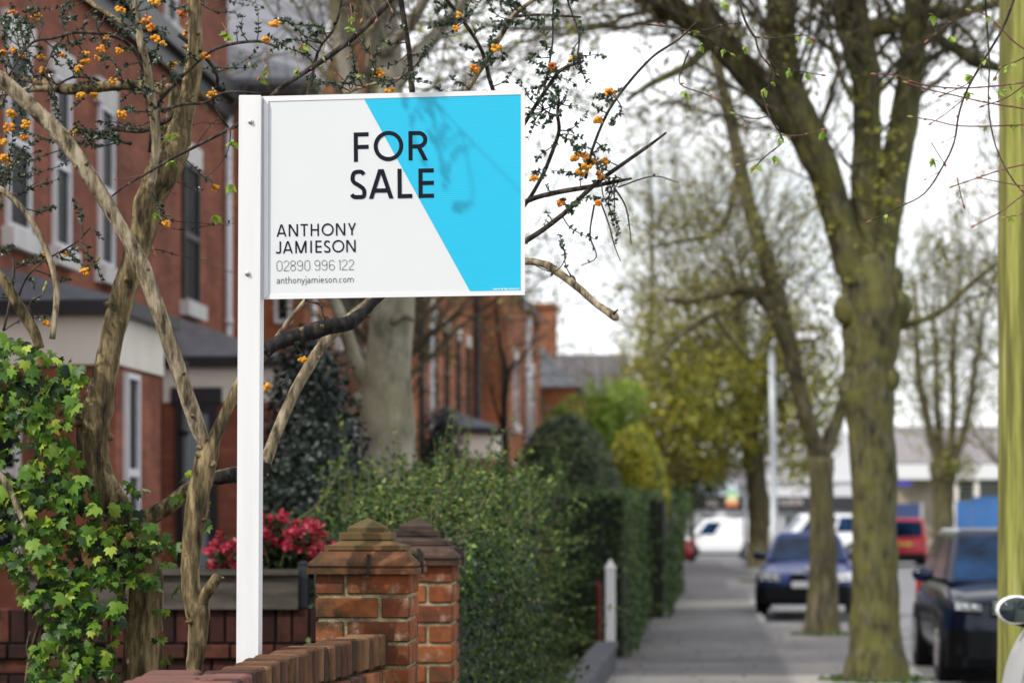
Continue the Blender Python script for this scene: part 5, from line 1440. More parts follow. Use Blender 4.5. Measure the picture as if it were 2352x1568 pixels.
limb(pale, [(720, 290, 8), (790, 220, 8), (850, 195, 7), (920, 180, 6)], (YB + .2, YB), 4, 6)
limb(dk, [(560, 330, 10), (690, 250, 9), (730, 120, 7), (770, 60, 6), (790, -30, 5)], (YB + .3, YB + .1), 4, 6)
tr.build('trunk', M['bark_berb'], B_, smooth_=True); pale.build('pale_stem', M['bark_pale'], B_, smooth_=True)
dk.build('branch', M['bark_twig'], B_, smooth_=True); bl.build('black_limb', M['bark_black'], B_, smooth_=True)

# ---- knots, cut snags and buds along the stems
for own, lo, hi, m_ in ((A_, 0, nA, M['bark_berb']), (B_, nA, None, M['bark_berb'])):
    kn = MB()
    for (p, r) in SK[lo:hi]:
        if r > .007 and nrg.random() < .20:
            d = rnd_unit(1)[0]; d[1] -= .4; d /= np.linalg.norm(d)
            L_ = r * nrg.uniform(1.1, 1.55)
            kn.tube([p + d * r * .6, p + d * L_ * .85, p + d * L_], [r * nrg.uniform(.25, .5), r * .24, r * .10], 7, lump=.3, freq=60)
    stuff(kn.build('knot', m_, own, smooth_=True))
# ---- leafy twigs and blossom
def twig_path(a, b_, sag=.12, n=7):
    a, b_ = np.array(a), np.array(b_)
    L_ = np.linalg.norm(b_ - a)
    off = rnd_unit(1)[0] * L_ * sag
    pts = [a, a * .66 + b_ * .34 + off, a * .33 + b_ * .67 + off * .6 + rnd_unit(1)[0] * L_ * .05, b_]
    return smooth(pts, n)
class Whorls:
    def __init__(s): s.p, s.n, s.t, s.s, s.c = [], [], [], [], []
    def at(s, p, d, k, size):
        d = d / (np.linalg.norm(d) + 1e-9)
        for _ in range(k):
            r = rnd_unit(1)[0]; r = r - d * np.dot(r, d); r /= np.linalg.norm(r) + 1e-9
            t = r + d * nrg.uniform(.1, .9)
            s.p.append(p); s.t.append(t); s.n.append(np.cross(t, rnd_unit(1)[0]) + np.array((-.2, -.3, .5)) * .6)
            s.s.append(size * nrg.uniform(.6, 1.25)); s.c.append(np.clip(nrg.normal(.45, .22), 0, 1))
    def build(s, name, m, parent): return leaves(name, LEAF_V, LEAF_F, s.p, s.n, s.t, s.s, s.c, m, parent, True)
SKP = np.array([p for p, r in SK])
def leaf_twig(tb, wh, a, b_, r0=.0026, dens=1.0, size=.017, start=.25):
    path = twig_path(a, b_)
    n = len(path)
    tb.tube(path, list(np.linspace(r0, .0010, n)), 5, cap=False)
    L_ = sum(np.linalg.norm(path[i + 1] - path[i]) for i in range(n - 1))
    k = max(2, int(L_ / .022 * dens))
    for j in range(k):
        f = start + (1 - start) * (j + nrg.random()) / k
        i = min(n - 2, int(f * (n - 1))); t = f * (n - 1) - i
        p = path[i] * (1 - t) + path[i + 1] * t
        wh.at(p, path[i + 1] - path[i], nrg.integers(2, 6), size)
def spur(tb, wh, p, d, L_, dens=1.0, size=.017):
    leaf_twig(tb, wh, p, p + d * L_, .0018, dens, size, .1)

FLOW_A = [(29, 27), (81, 38), (31, 115), (51, 125), (4, 122), (94, 127), (138, 124), (198, 120), (232, 110), (222, 133), (274, 116), (248, 85), (198, 139), (98, 158), (180, 156), (277, 19), (334, 43), (357, 87), (187, 218), (217, 217), (261, 183), (356, 3),
          (374, 98), (397, 147), (426, 75), (471, 128), (429, 108), (22, 292), (60, 285), (168, 300), (58, 315), (8, 324), (282, 260), (10, 360), (25, 377), (10, 399), (2, 440), (486, 215), (492, 429), (25, 257), (103, 586), (108, 739), (385, 511), (195, 620), (152, 580), (420, 30), (345, 60)]
FLOW_B = [(1052, 32), (1046, 64), (1139, 108), (1316, 133), (1268, 152), (1399, 211), (1372, 277), (1320, 360), (1341, 357), (1361, 371), (1335, 391), (1375, 400), (1391, 368), (1225, 406), (1090, 155), (870, 165), (895, 205), (630, 50), (610, 90), (637, 53), (695, 822), (613, 888), (1330, 352), (1352, 366), (1290, 465), (1375, 465), (1195, 260), (1345, 380)]
tbA, whA, tbB, whB = MB(), Whorls(), MB(), Whorls()
blob = MB(); blob.ball((0, 0, 0), 1, 7, 5)
bv, bf = np.array(blob.v), blob.f
def root_for(p, lo=0, hi=None):
    d = np.linalg.norm((SKP[lo:hi] - p) * np.array((1, .7, 1)), axis=1)
    d[d < .03] = 9
    i = int(np.argmin(d + nrg.uniform(0, .06, len(d))))
    return SKP[lo:hi][i]
def blossom(owner, p, big=1.0):
    k = int(nrg.integers(8, 15))
    c = rnd_unit(k) * nrg.uniform(.35, 1, (k, 1)) * .0145 * big * np.array((1.15, 1.0, .85)) + np.array((0, 0, -.004))
    tone = np.clip(nrg.normal(.62, .16), .1, 1)
    mb = MB()
    for q in c:
        r = nrg.uniform(.0048, .0072) * big
        mb.add(bv * r * np.array((1, 1, .9)) + p + q, bf, float(np.clip(tone + nrg.normal(0, .15), 0, 1)))
    return mb.build('blossom', M['blossom'], owner, smooth_=True, fix=False)
for (u, v) in FLOW_A:
    p = P(u, v, YA - .25 + nrg.uniform(-.25, .45))
    a = root_for(p, 0, nA)
    leaf_twig(tbA, whA, a, p + np.array((0, .01, .012)), size=.017)
    blossom(A_, p, nrg.uniform(.85, 1.25))
for (u, v) in FLOW_B:
    p = P(u, v, YB - .05 + nrg.uniform(-.12, .12))
    a = root_for(p, nA, None)
    leaf_twig(tbB, whB, a, p + np.array((0, .01, .012)), size=.018)
    blossom(B_, p, nrg.uniform(.9, 1.3))
def scatter(tb, wh, n, box, Yr, lo, hi, dens, size):
    for _ in range(n):
        u, v = nrg.uniform(box[0], box[2]), nrg.uniform(box[1], box[3])
        p = P(u, v, nrg.uniform(*Yr)); a = root_for(p, lo, hi)
        if np.linalg.norm(p - a) > .55: p = a + (p - a) * .55 / np.linalg.norm(p - a)
        leaf_twig(tb, wh, a, p, dens=dens, size=size)
scatter(tbA, whA, 95, (-40, -30, 400, 330), (YA - .4, YA + .5), 0, nA, 1.2, .017)
scatter(tbA, whA, 16, (-40, 330, 170, 480), (YA - .4, YA + .2), 0, nA, 1.1, .017)
scatter(tbA, whA, 26, (350, 0, 620, 260), (YA - .3, YA + .3), 0, nA, .9, .016)
scatter(tbA, whA, 14, (0, 540, 250, 680), (YA - .5, YA - .1), 0, nA, 1.3, .016)
scatter(tbA, whA, 10, (380, 280, 540, 620), (YA, YA + .4), 0, nA, .3, .014)
scatter(tbB, whB, 26, (620, 30, 960, 210), (YB - .2, YB + .3), nA, None, .8, .017)
scatter(tbB, whB, 60, (960, -30, 1350, 210), (YB - .2, YB + .3), nA, None, 1.2, .017)
scatter(tbB, whB, 34, (1210, 120, 1420, 330), (YB - .2, YB + .2), nA, None, 1.2, .0175)
scatter(tbB, whB, 24, (1210, 330, 1430, 560), (YB - .2, YB + .2), nA, None, .9, .017)
for pts in ([(1380, 465, 4), (1400, 520, 4), (1410, 560, 3), (1425, 600, 2)], [(1410, 430, 5), (1435, 470, 4), (1445, 515, 3), (1450, 560, 2)], [(1420, 430, 4), (1500, 405, 3), (1560, 420, 2)], [(1365, 470, 5), (1355, 540, 4), (1370, 590, 3), (1335, 610, 2)],
            [(1285, 560, 4), (1300, 590, 3), (1270, 625, 2), (1212, 600, 3)], [(625, 900, 3), (650, 880, 3), (660, 870, 2)], [(700, 690, 5), (735, 700, 6), (742, 722, 5), (748, 735, 3)]):
    path, _ = limb(tbB, pts, YB - .05, 4, 5, 0, sk=False)
    for i in range(0, len(path) - 1, 2):
        if nrg.random() < .7: whB.at(path[i], path[i + 1] - path[i], nrg.integers(1, 4), .016)
# limb overhead in front of the board; its sprays shade the cyan print
ov = MB(); q_ = smooth([(-1.18, 8.7, 4.05), (-1.28, 8.1, 4.22), (-1.30, 7.4, 4.22), (-1.22, 6.85, 4.12), (-1.1, 6.5, 4.02)], 5)
ov.tube(q_, list(np.linspace(.0045, .0015, len(q_))), 7, lump=.1); ov.build('branch', M['bark_twig'], A_, smooth_=True)
OV = np.array(q_)
def shade_spray(u, v, t, dens=1.2, size=.02):
    q = P(u, v, YS) + np.array(SUN) * t
    a = OV[int(np.argmin(np.linalg.norm(OV - q, axis=1)))]
    leaf_twig(tbA, whA, a, q, dens=dens, size=size, start=.45)
for _ in range(17): shade_spray(nrg.normal(1000, 34), nrg.uniform(205, 300), nrg.uniform(1.35, 1.9), .9, .017)
for (u, v) in ((1040, 340), (1055, 380), (1062, 410), (1045, 360), (1010, 330), (1020, 430), (1075, 470), (1100, 540), (1080, 500), (1165, 250), (965, 250), (1060, 300)):
    shade_spray(u + nrg.normal(0, 8), v + nrg.normal(0, 10), nrg.uniform(1.3, 1.8), .5, .014)
stuff(tbA.build('twig', M['bark_twig'], A_, smooth_=True, fix=False)); whA.build('leaf_spray', M['leaf_berb'], A_)
stuff(tbB.build('twig', M['bark_twig'], B_, smooth_=True, fix=False)); whB.build('leaf_spray', M['leaf_berb'], B_)

# ---------------------------------------------------------------- ivy on the old trunk
IV = [(0, 0, 0), (.16, -.14, -.03), (.42, -.10, -.06), (.62, .16, -.12), (.40, .26, -.02), (.52, .62, -.08), (.20, .56, 0), (0, 1.0, -.14), (-.20, .56, 0), (-.52, .62, -.08), (-.40, .26, -.02), (-.62, .16, -.12), (-.42, -.10, -.06), (-.16, -.14, -.03), (0, .30, .05)]
IF = [(14, i, i + 1) for i in range(0, 13)] + [(14, 13, 0)]
IF = [(14, b2, a) for (_, a, b2) in IF]
def inside(u, v, poly):
    c = False; j = len(poly) - 1
    for i in range(len(poly)):
        if (poly[i][1] > v) != (poly[j][1] > v) and u < (poly[j][0] - poly[i][0]) * (v - poly[i][1]) / (poly[j][1] - poly[i][1]) + poly[i][0]: c = not c
        j = i
    return c
IVY = thing('ivy', 'bright green ivy climbing over the old barberry trunk at the left edge', 'ivy', (P(180, 1568, YA)[0], YA - .1, 0))
polyA = [(-80, 775), (30, 775), (110, 800), (190, 850), (200, 900), (165, 950), (150, 1000), (190, 1060), (235, 1180), (262, 1290), (285, 1400), (260, 1480), (280, 1620), (60, 1620), (75, 1500), (110, 1440), (60, 1380), (20, 1290), (-80, 1320)]
polyB = [(240, 1160), (300, 1150), (345, 1185), (370, 1270), (378, 1330), (340, 1345), (300, 1335), (270, 1300), (245, 1230)]
polyHole = [(20, 990), (70, 960), (80, 1040), (50, 1090), (0, 1060), (-30, 1000)]
p_, n_, t_, s_l, c_ = [], [], [], [], []
def ivy_leaf(u, v, Y, size, tone):
    p_.append(P(u, v, Y)); n_.append(np.array((-.25, -.75, .50)) + rnd_unit(1)[0] * .75)
    t_.append(np.array((nrg.normal(0, .6), -.15, -1.0)) + rnd_unit(1)[0] * .4)
    s_l.append(size); c_.append(0.0 if nrg.random() < .02 else float(np.clip(tone, .06, 1)))
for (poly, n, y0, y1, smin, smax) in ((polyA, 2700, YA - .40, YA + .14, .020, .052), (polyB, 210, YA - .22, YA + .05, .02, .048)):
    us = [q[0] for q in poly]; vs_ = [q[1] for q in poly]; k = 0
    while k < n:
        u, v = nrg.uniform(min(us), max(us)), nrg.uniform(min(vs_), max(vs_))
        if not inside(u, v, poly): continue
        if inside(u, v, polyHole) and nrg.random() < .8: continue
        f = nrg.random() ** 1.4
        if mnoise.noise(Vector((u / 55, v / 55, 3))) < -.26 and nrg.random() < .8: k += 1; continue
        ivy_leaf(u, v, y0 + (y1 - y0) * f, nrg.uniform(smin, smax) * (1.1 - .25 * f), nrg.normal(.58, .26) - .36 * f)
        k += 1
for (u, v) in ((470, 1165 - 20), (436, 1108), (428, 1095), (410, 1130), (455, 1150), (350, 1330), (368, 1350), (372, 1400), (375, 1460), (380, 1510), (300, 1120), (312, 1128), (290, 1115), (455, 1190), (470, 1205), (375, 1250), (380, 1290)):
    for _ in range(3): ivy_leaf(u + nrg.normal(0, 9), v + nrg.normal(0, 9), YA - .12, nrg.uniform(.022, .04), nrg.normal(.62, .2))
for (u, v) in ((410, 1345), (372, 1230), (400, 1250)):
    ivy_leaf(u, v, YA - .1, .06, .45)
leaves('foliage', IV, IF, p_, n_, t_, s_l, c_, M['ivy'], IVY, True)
st = Pieces()
for pts in ([(60, 1568, 10), (70, 1500, 9), (95, 1400, 9), (80, 1280, 8), (60, 1150, 8), (90, 1000, 8), (80, 860, 7)], [(150, 1620, 12), (160, 1480, 10), (190, 1350, 10), (170, 1200, 9), (150, 1050, 8)], [(250, 1620, 10), (255, 1500, 9), (280, 1380, 9), (290, 1280, 8), (270, 1190, 7)], [(70, 1450, 6), (62, 1490, 6), (75, 1530, 6)], [(360, 1600, 7), (372, 1500, 6), (362, 1420, 6), (378, 1360, 5)]):
    limb(st, pts, YA + .04, 4, 6, .1, sk=False)
st.build('stem', M['bark_berb'], IVY, smooth_=True)

# ---------------------------------------------------------------- leafy solids: hedges and bushes
def leafy(name, label, cat, loc, pts, nrms, leaf, size, matl, tint=(.45, .2), shell=.06, core=None, group=None, tipdown=0.0, sprig=0, template=(LEAF_V, LEAF_F)):
    t = thing(name, label, cat, loc, 0, group)
    N = len(pts)
    p = pts + rnd_unit(N) * nrg.uniform(0, shell, (N, 1)) - nrms * nrg.uniform(0, shell * 1.3, (N, 1))
    nr = nrms + rnd_unit(N) * .75
    tp = rnd_unit(N) + np.array((0, 0, .35 - tipdown)) + nrms * .35
    cl = np.array([mnoise.noise(Vector(q * 2.2)) for q in p])
    tn = np.clip(nrg.normal(tint[0], tint[1], N) + cl * .45, 0, 1)
    leaves('foliage', template[0], template[1], p, nr, tp, size * nrg.uniform(.6, 1.3, N), tn, matl, t)
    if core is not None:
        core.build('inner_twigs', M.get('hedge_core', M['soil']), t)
    return t
def box_shell(x0, x1, y0, y1, z0, z1, n, skew=0.0, bulge=.12, faces='top street near'):
    """points on the surface of a hedge that follows the street; x as offset from the wall line"""
    P_, N_ = [], []
    Lx, Ly, Lz = x1 - x0, y1 - y0, z1 - z0
    ar = {'top': Lx * Ly, 'street': Ly * Lz, 'near': Lx * Lz, 'garden': Ly * Lz * .5, 'far': Lx * Lz * .5}
    tot = sum(ar.values())
    for k, a in ar.items():
        m_ = int(n * a / tot)
        f, g = nrg.random(m_), nrg.random(m_)
        if k == 'top': q = np.stack([x0 + f * Lx, y0 + g * Ly, np.full(m_, z1)], 1); nn_ = (0, 0, 1)
        elif k == 'street': q = np.stack([np.full(m_, x1), y0 + f * Ly, z0 + g * Lz], 1); nn_ = (1, -SL, 0)
        elif k == 'garden': q = np.stack([np.full(m_, x0), y0 + f * Ly, z0 + g * Lz], 1); nn_ = (-1, SL, 0)
        elif k == 'near': q = np.stack([x0 + f * Lx, np.full(m_, y0), z0 + g * Lz], 1); nn_ = (0, -1, 0)
        else: q = np.stack([x0 + f * Lx, np.full(m_, y1), z0 + g * Lz], 1); nn_ = (0, 1, 0)
        P_.append(q); N_.append(np.tile(np.array(nn_, float), (m_, 1)))
    q = np.concatenate(P_); nn_ = np.concatenate(N_)
    d = np.array([mnoise.noise(Vector(x * .9)) + .5 * mnoise.noise(Vector(x * 2.3)) for x in q]) * bulge
    q = q + nn_ * d[:, None]
    q[:, 0] += -1.08 + SL * q[:, 1]
    return q, nn_
def core_box(x0, x1, y0, y1, z0, z1):
    b = MB(); c = [(x0, y0), (x1, y0), (x1, y1), (x0, y1)]
    c = [(x - 1.08 + SL * y, y) for x, y in c]
    b.hexa([(*q, z0) for q in c], [(*q, z1) for q in c]); return b
# low wall under the privet
lw = thing('low_wall', 'very low grey wall under the overgrown privet hedge along the pavement', 'wall', (WL(19), 19, 0))
b = core_box(-.14, .06, 10.75, 27.6, 0, .24); b.build('wall', M['low_wall'], lw)
b = core_box(-.16, .085, 10.74, 27.62, .242, .30); b.build('coping', M['low_wall'], lw)
# overgrown privet with long whips
qa, na = box_shell(-.62, .06, 10.95, 13.6, .26, 1.68, 11500, bulge=.22)
qb, nb_ = box_shell(-1.42, -.10, 13.55, 19.6, .24, 1.76, 27000, bulge=.20)
q = np.concatenate([qa, qb]); nn_ = np.concatenate([na, nb_])
off_ = q[:, 0] - (-1.08 + SL * q[:, 1])
q[:, 2] += np.where(q[:, 2] > 1.4, .30 * np.clip((q[:, 1] - 13.0) / 7, 0, 1) - .14 * np.clip((11.9 - q[:, 1]) / .8, 0, 1) - .25 * np.clip(-.7 - off_, 0, 1), 0)
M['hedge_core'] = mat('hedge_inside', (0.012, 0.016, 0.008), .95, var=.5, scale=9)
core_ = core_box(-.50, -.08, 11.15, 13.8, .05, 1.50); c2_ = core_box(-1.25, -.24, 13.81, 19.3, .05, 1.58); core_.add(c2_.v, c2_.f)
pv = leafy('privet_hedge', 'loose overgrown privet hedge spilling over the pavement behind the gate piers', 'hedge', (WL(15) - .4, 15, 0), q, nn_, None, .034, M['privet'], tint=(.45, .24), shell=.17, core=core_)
wb_, ww = MB(), Whorls()
for _ in range(400):
    y = nrg.uniform(11.2, 19.5); x = nrg.uniform(-.5 if y < 13.6 else -1.2, .18); side = nrg.random() < .4
    a = np.array((WL(y) + (x - .12 if not side else -.08), y, 1.70 + .035 * (y - 12) if not side else nrg.uniform(.28, 1.7)))
    d = np.array((nrg.normal(.1, .3), nrg.normal(-.1, .3), 1.0)) if not side else np.array((1.0, nrg.normal(-.4, .4), nrg.normal(.3, .5)))
    L_ = nrg.uniform(.10, .34) * (1 if nrg.random() < .8 else 1.9); d = d / np.linalg.norm(d)
    path = twig_path(a - d * .1, a + d * L_, .1, 4)
    wb_.tube(path, list(np.linspace(.004, .0015, len(path))), 4, cap=False)
    for i in range(2, len(path) - 1): ww.at(path[i], path[i + 1] - path[i], 3, .034)
stuff(wb_.build('twig', M['twig_olive'], pv, fix=False))
ww.c = list(np.clip(np.array(ww.c) + .25, 0, 1)); ww.build('leaf_spray', M['privet'], pv)
# pale leaf sprig beside the white post
# clipped hedges further along
q, nn_ = box_shell(-.9, .17, 29.4, 38.6, .0, 2.06, 16000, bulge=.10)
leafy('clipped_hedge', 'clipped square green hedge beyond the white gate post, nearer of the two', 'hedge', (WL(34), 34, 0), q, nn_, None, .060, M['hedge'], tint=(.50, .2), core=core_box(-.8, .06, 29.6, 38.4, 0, 1.95))
q, nn_ = box_shell(-1.2, .50, 41.0, 56, .0, 2.12, 15000, bulge=.14)
q[:, 0] += np.clip((q[:, 2] - .6) * .14, 0, .25) * (q[:, 0] > WL(q[:, 1]) + .3)
leafy('clipped_hedge', 'far clipped hedge with dark shaded side narrowing the pavement', 'hedge', (WL(48), 48, 0), q, nn_, None, .075, M['hedge'], tint=(.46, .2), core=core_box(-1.1, .36, 41.2, 55.8, 0, 2.0))
# domed shrubs
def dome(cx, cy, z0, rx, ry, rz, n, pw=1.0):
    u = nrg.uniform(0, 2 * math.pi, n); c = nrg.uniform(-.15, 1, n)
    s = np.sqrt(np.clip(1 - c * c, 0, 1)) ** pw
    nn_ = np.stack([s * np.cos(u), s * np.sin(u), c], 1)
    p = np.stack([cx + rx * nn_[:, 0], cy + ry * nn_[:, 1], z0 + rz * nn_[:, 2]], 1)
    d = np.array([mnoise.noise(Vector(x * 1.6)) for x in p]) * .12
    return p + nn_ * d[:, None], nn_
def core_dome(cx, cy, z0, rx, ry, rz):
    b = MB()
    b.lathe([(max(.01, math.cos(a)), math.sin(a)) for a in np.linspace(0, 1.5, 8)], (0, 0, 0), 14)
    for i in range(len(b.v)): b.v[i] = (cx + b.v[i][0] * rx, cy + b.v[i][1] * ry, z0 + b.v[i][2] * rz)
    k = len(b.v); b.tube([(cx, cy, 0), (cx, cy, z0 * .5), (cx, cy, z0 + .1)], [.08, .07, .06], 8)
    return b
yx = P(1300, 0, 40.5)[0]
q, nn_ = dome(yx, 40.5, 1.5, 1.02, 1.5, 1.88, 13000)
leafy('yew_bush', 'broad dark domed yew rising behind the privet hedge', 'bush', (yx, 40.5, 0), q, nn_, None, .075, M['yew'], tint=(.5, .2), core=core_dome(yx, 40.5, 1.5, .92, 1.35, 1.75))
yx = P(1462, 0, 45)[0]
q, nn_ = dome(yx, 45.0, 1.9, .62, .9, 1.52, 8000)
leafy('golden_bush', 'golden yellow topped domed bush beside the dark yew', 'bush', (yx, 45, 0), q, nn_, None, .07, M['gold'], tint=(.6, .22), core=core_dome(yx, 45, 1.9, .54, .8, 1.38))
# dark conifer behind the post
q, nn_ = dome(P(715, 0, 16.5)[0], 16.5, .9, .42, .6, 2.05, 14000)
leafy('conifer', 'very dark evergreen shrub filling the gap right of the white post', 'shrub', (P(715, 0, 16.5)[0], 16.5, 0), q, nn_, None, .045, M['conifer'], tint=(.45, .22), shell=.10, core=core_dome(P(715, 0, 16.5)[0], 16.5, .9, .36, .5, 1.9))
q, nn_ = dome(P(1015, 0, 30)[0], 30, 1.3, .40, .6, 1.75, 5200)
leafy('dark_shrub', 'dark greyish evergreen shrub right of the grey trunk below the row of lintels', 'shrub', (P(1015, 0, 30)[0], 30, 0), q, nn_, None, .05, M['conifer'], tint=(.75, .2), shell=.12, core=core_dome(P(1015, 0, 30)[0], 30, 1.3, .33, .5, 1.6))
q, nn_ = dome(P(830, 0, 20.5)[0], 20.5, .8, .62, .7, 1.35, 8000)
leafy('conifer', 'low dark evergreen shrub at the foot of the grey smooth trunk', 'shrub', (P(830, 0, 20.5)[0], 20.5, 0), q, nn_, None, .045, M['conifer'], tint=(.5, .2), core=core_dome(P(830, 0, 20.5)[0], 20.5, .8, .55, .6, 1.25))
# red shrub in the planter
pr = thing('red_shrub', 'red leaved shrub growing in the wooden planter behind the sign post', 'shrub', (P(640, 0, 13.05)[0], 13.05, 1.386))
pp_, nn2, tt2, ss2, cc2 = [], [], [], [], []
stems = MB()
for k in range(110):
    u = nrg.uniform(482, 778)
    top = 1178 + 62 * ((u - 630) / 140) ** 2 + (40 if 520 < u < 560 else 0)
    v = nrg.uniform(top, top + 85); 
    if v > 1300: v = 1300
    tip = P(u, v, 13.05 + nrg.uniform(-.16, .16))
    base = np.array((tip[0] * .72 + .28 * P(625, 0, 13.05)[0], 13.07 + nrg.uniform(-.05, .05), 1.39))
    path = twig_path(base, tip, .08, 3); stems.tube(path, list(np.linspace(.006, .002, len(path))), 4, cap=False)
    hue = nrg.normal(.78, .12) if nrg.random() < .78 else .3
    for j in range(34):
        pp_.append(tip + rnd_unit(1)[0] * nrg.uniform(0, .035) + np.array((0, 0, -.01))); d = rnd_unit(1)[0] + np.array((0, -.1, .5)); tt2.append(d); nn2.append(rnd_unit(1)[0] + np.array((0, -.4, .5))); ss2.append(nrg.uniform(.018, .036)); cc2.append(np.clip(hue + nrg.normal(0, .12), 0, 1))
    for j in range(16):
        f = nrg.uniform(.35, .9); i = int(f * (len(path) - 1))
        pp_.append(path[i] + rnd_unit(1)[0] * .03); tt2.append(rnd_unit(1)[0]); nn2.append(rnd_unit(1)[0] + np.array((0, 0, .6))); ss2.append(nrg.uniform(.03, .055)); cc2.append(nrg.uniform(0, .34))
stems.build('stem', M['twig_olive'], pr, fix=False)
leaves('foliage', LEAF_V, LEAF_F, pp_, nn2, tt2, ss2, cc2, M['pieris'], pr)
# ---------------------------------------------------------------- street and garden trees
class Tree:
    def __init__(s): s.tr, s.tw, s.lp, s.ln, s.lt, s.ls, s.lc, s.path = MB(), MB(), [], [], [], [], [], []
def grow(T, p, d, L_, r, depth, up=.10, wob=.22, kids=4, leafp=.0, leafsize=.05, tone=.55, spread=(.5, 1.15), seg=5):
    p = np.array(p, float); d = np.array(d, float); d /= np.linalg.norm(d)
    path = [p]
    for i in range(seg):
        d = d + rnd_unit(1)[0] * wob + np.array((0, 0, up)); d /= np.linalg.norm(d)
        p = p + d * L_ / seg; path.append(p)
    rad = list(np.linspace(r, max(.0035, r * .45), seg + 1))
    T.tw.tube(path, rad, 5 if r > .02 else 3, cap=False)
    if depth > 0:
        for k in range(kids):
            f = nrg.uniform(.25, 1.0); i = min(seg - 1, int(f * seg)); q = path[i] + (path[i + 1] - path[i]) * (f * seg - i)
            ax = rnd_unit(1)[0]; ax -= d * np.dot(ax, d); ax /= np.linalg.norm(ax) + 1e-9
            a = nrg.uniform(*spread)
            nd = (path[i + 1] - path[i]); nd /= np.linalg.norm(nd); nd = nd * math.cos(a) + ax * math.sin(a)
            grow(T, q, nd, L_ * nrg.uniform(.45, .75), max(.004, r * .5), depth - 1, up, wob, kids, leafp, leafsize, tone, spread, max(3, seg - 1))
    else:
        for i in range(1, seg + 1):
            for _ in range(int(leafp) + (nrg.random() < leafp % 1)):
                T.lp.append(path[i] + rnd_unit(1)[0] * .05); T.ln.append(rnd_unit(1)[0] + np.array((0, 0, .4))); T.lt.append(rnd_unit(1)[0] + np.array((0, 0, -.4))); T.ls.append(leafsize * nrg.uniform(.6, 1.4)); T.lc.append(np.clip(nrg.normal(tone, .22), 0, 1))
def tlimb(T, pts, Y, n=5, sides=14, lump=.12, freq=3.0):
    ya, yb = (Y if isinstance(Y, tuple) else (Y, Y)); m_ = len(pts)
    a = [np.append(P(u, v, ya + (yb - ya) * i / (m_ - 1)), w * (ya + (yb - ya) * i / (m_ - 1)) / F / 2) for i, (u, v, w) in enumerate(pts)]
    s = smooth(a, n)
    T.tr.tube([q[:3] for q in s], [max(.006, q[3]) for q in s], sides, lump=lump, freq=freq)
    T.path.append([(q[:3], q[3]) for q in s])
def shoots(T, which, n, L_, r, depth, f0=.2, f1=1.0, lean=(0, 0, .4), **kw):
    for _ in range(n):
        pth = T.path[which]; i = int(nrg.uniform(f0, f1) * (len(pth) - 1)); i = min(i, len(pth) - 2)
        p, rr_ = pth[i]; d = pth[i + 1][0] - p; d /= np.linalg.norm(d) + 1e-9
        ax = rnd_unit(1)[0]; ax -= d * np.dot(ax, d); ax /= np.linalg.norm(ax) + 1e-9
        grow(T, p + ax * rr_ * .7, d * .5 + ax + np.array(lean), L_ * nrg.uniform(.6, 1.3), r * nrg.uniform(.6, 1.2), depth, **kw)
def finish(T, root, bark, leafm, twigm=None):
    T.tr.build('trunk', bark, root, smooth_=True)
    if T.tw.v: T.tw.build('twig', twigm or M['twig_far'], root, fix=False)
    if T.lp: leaves('crown', DIAM_V, DIAM_F, T.lp, T.ln, T.lt, T.ls, T.lc, leafm, root)

# T1: the big mossy lime nearest
Y1 = 25.4
t1 = thing('lime_tree', 'big mossy lime tree with burred trunk dividing into three upright limbs', 'tree', (P(2012, 0, Y1)[0], Y1, 0))
T = Tree()
tlimb(T, [(2015, 1590, 178), (2013, 1540, 146), (2011, 1480, 126), (2010, 1400, 114), (2010, 1300, 106), (2008, 1200, 102), (2008, 1100, 106), (2004, 1020, 104), (1996, 950, 112), (1990, 900, 122), (1994, 850, 116), (1998, 810, 124), (2002, 760, 134), (2003, 700, 146), (1998, 640, 132), (1988, 590, 110)], Y1, 5, 26, .13, 3.2)
tlimb(T, [(1990, 680, 100), (1960, 610, 84), (1935, 540, 78), (1912, 460, 76), (1888, 385, 78), (1855, 310, 84), (1820, 230, 76), (1800, 150, 70), (1796, 60, 68), (1790, -60, 64), (1770, -400, 40), (1740, -700, 16)], (Y1, Y1 - .3), 5, 16, .12, 4)
tlimb(T, [(1870, 340, 66), (1820, 290, 56), (1760, 232, 52), (1700, 160, 52), (1640, 90, 56), (1560, 30, 58), (1480, -10, 50), (1380, -70, 34), (1250, -160, 20), (1120, -230, 10), (1000, -330, 4)], (Y1 - .1, Y1 - .8), 5, 14, .12, 4)
tlimb(T, [(1996, 690, 90), (1990, 600, 76), (1986, 500, 70), (1988, 400, 68), (1992, 300, 66), (1990, 200, 66), (1976, 120, 76), (1955, 40, 82), (1940, -60, 70), (1900, -400, 44), (1880, -760, 18)], (Y1, Y1 + .2), 5, 16, .10, 4)
tlimb(T, [(2005, 700, 100), (2022, 600, 74), (2036, 500, 72), (2052, 400, 70), (2072, 300, 68), (2088, 200, 64), (2098, 110, 62), (2104, 20, 58), (2110, -120, 54), (2150, -500, 32), (2180, -760, 14)], (Y1, Y1 + .35), 5, 16, .10, 4)
tlimb(T, [(1985, 70, 50), (2030, 62, 44), (2080, 52, 44), (2130, 34, 34), (2200, 30, 24), (2290, 8, 20), (2400, -30, 12)], (Y1 + .2, Y1 + .2), 4, 10, .1, 5)
tlimb(T, [(2095, 60, 34), (2150, 85, 26), (2200, 115, 28), (2245, 140, 36), (2290, 155, 22), (2380, 175, 10)], (Y1 + .3, Y1 + .4), 4, 10, .18, 6)
tlimb(T, [(2245, 140, 14), (2235, 90, 12), (2190, 50, 9)], (Y1 + .4, Y1 + .4), 4, 8, .1, 5)
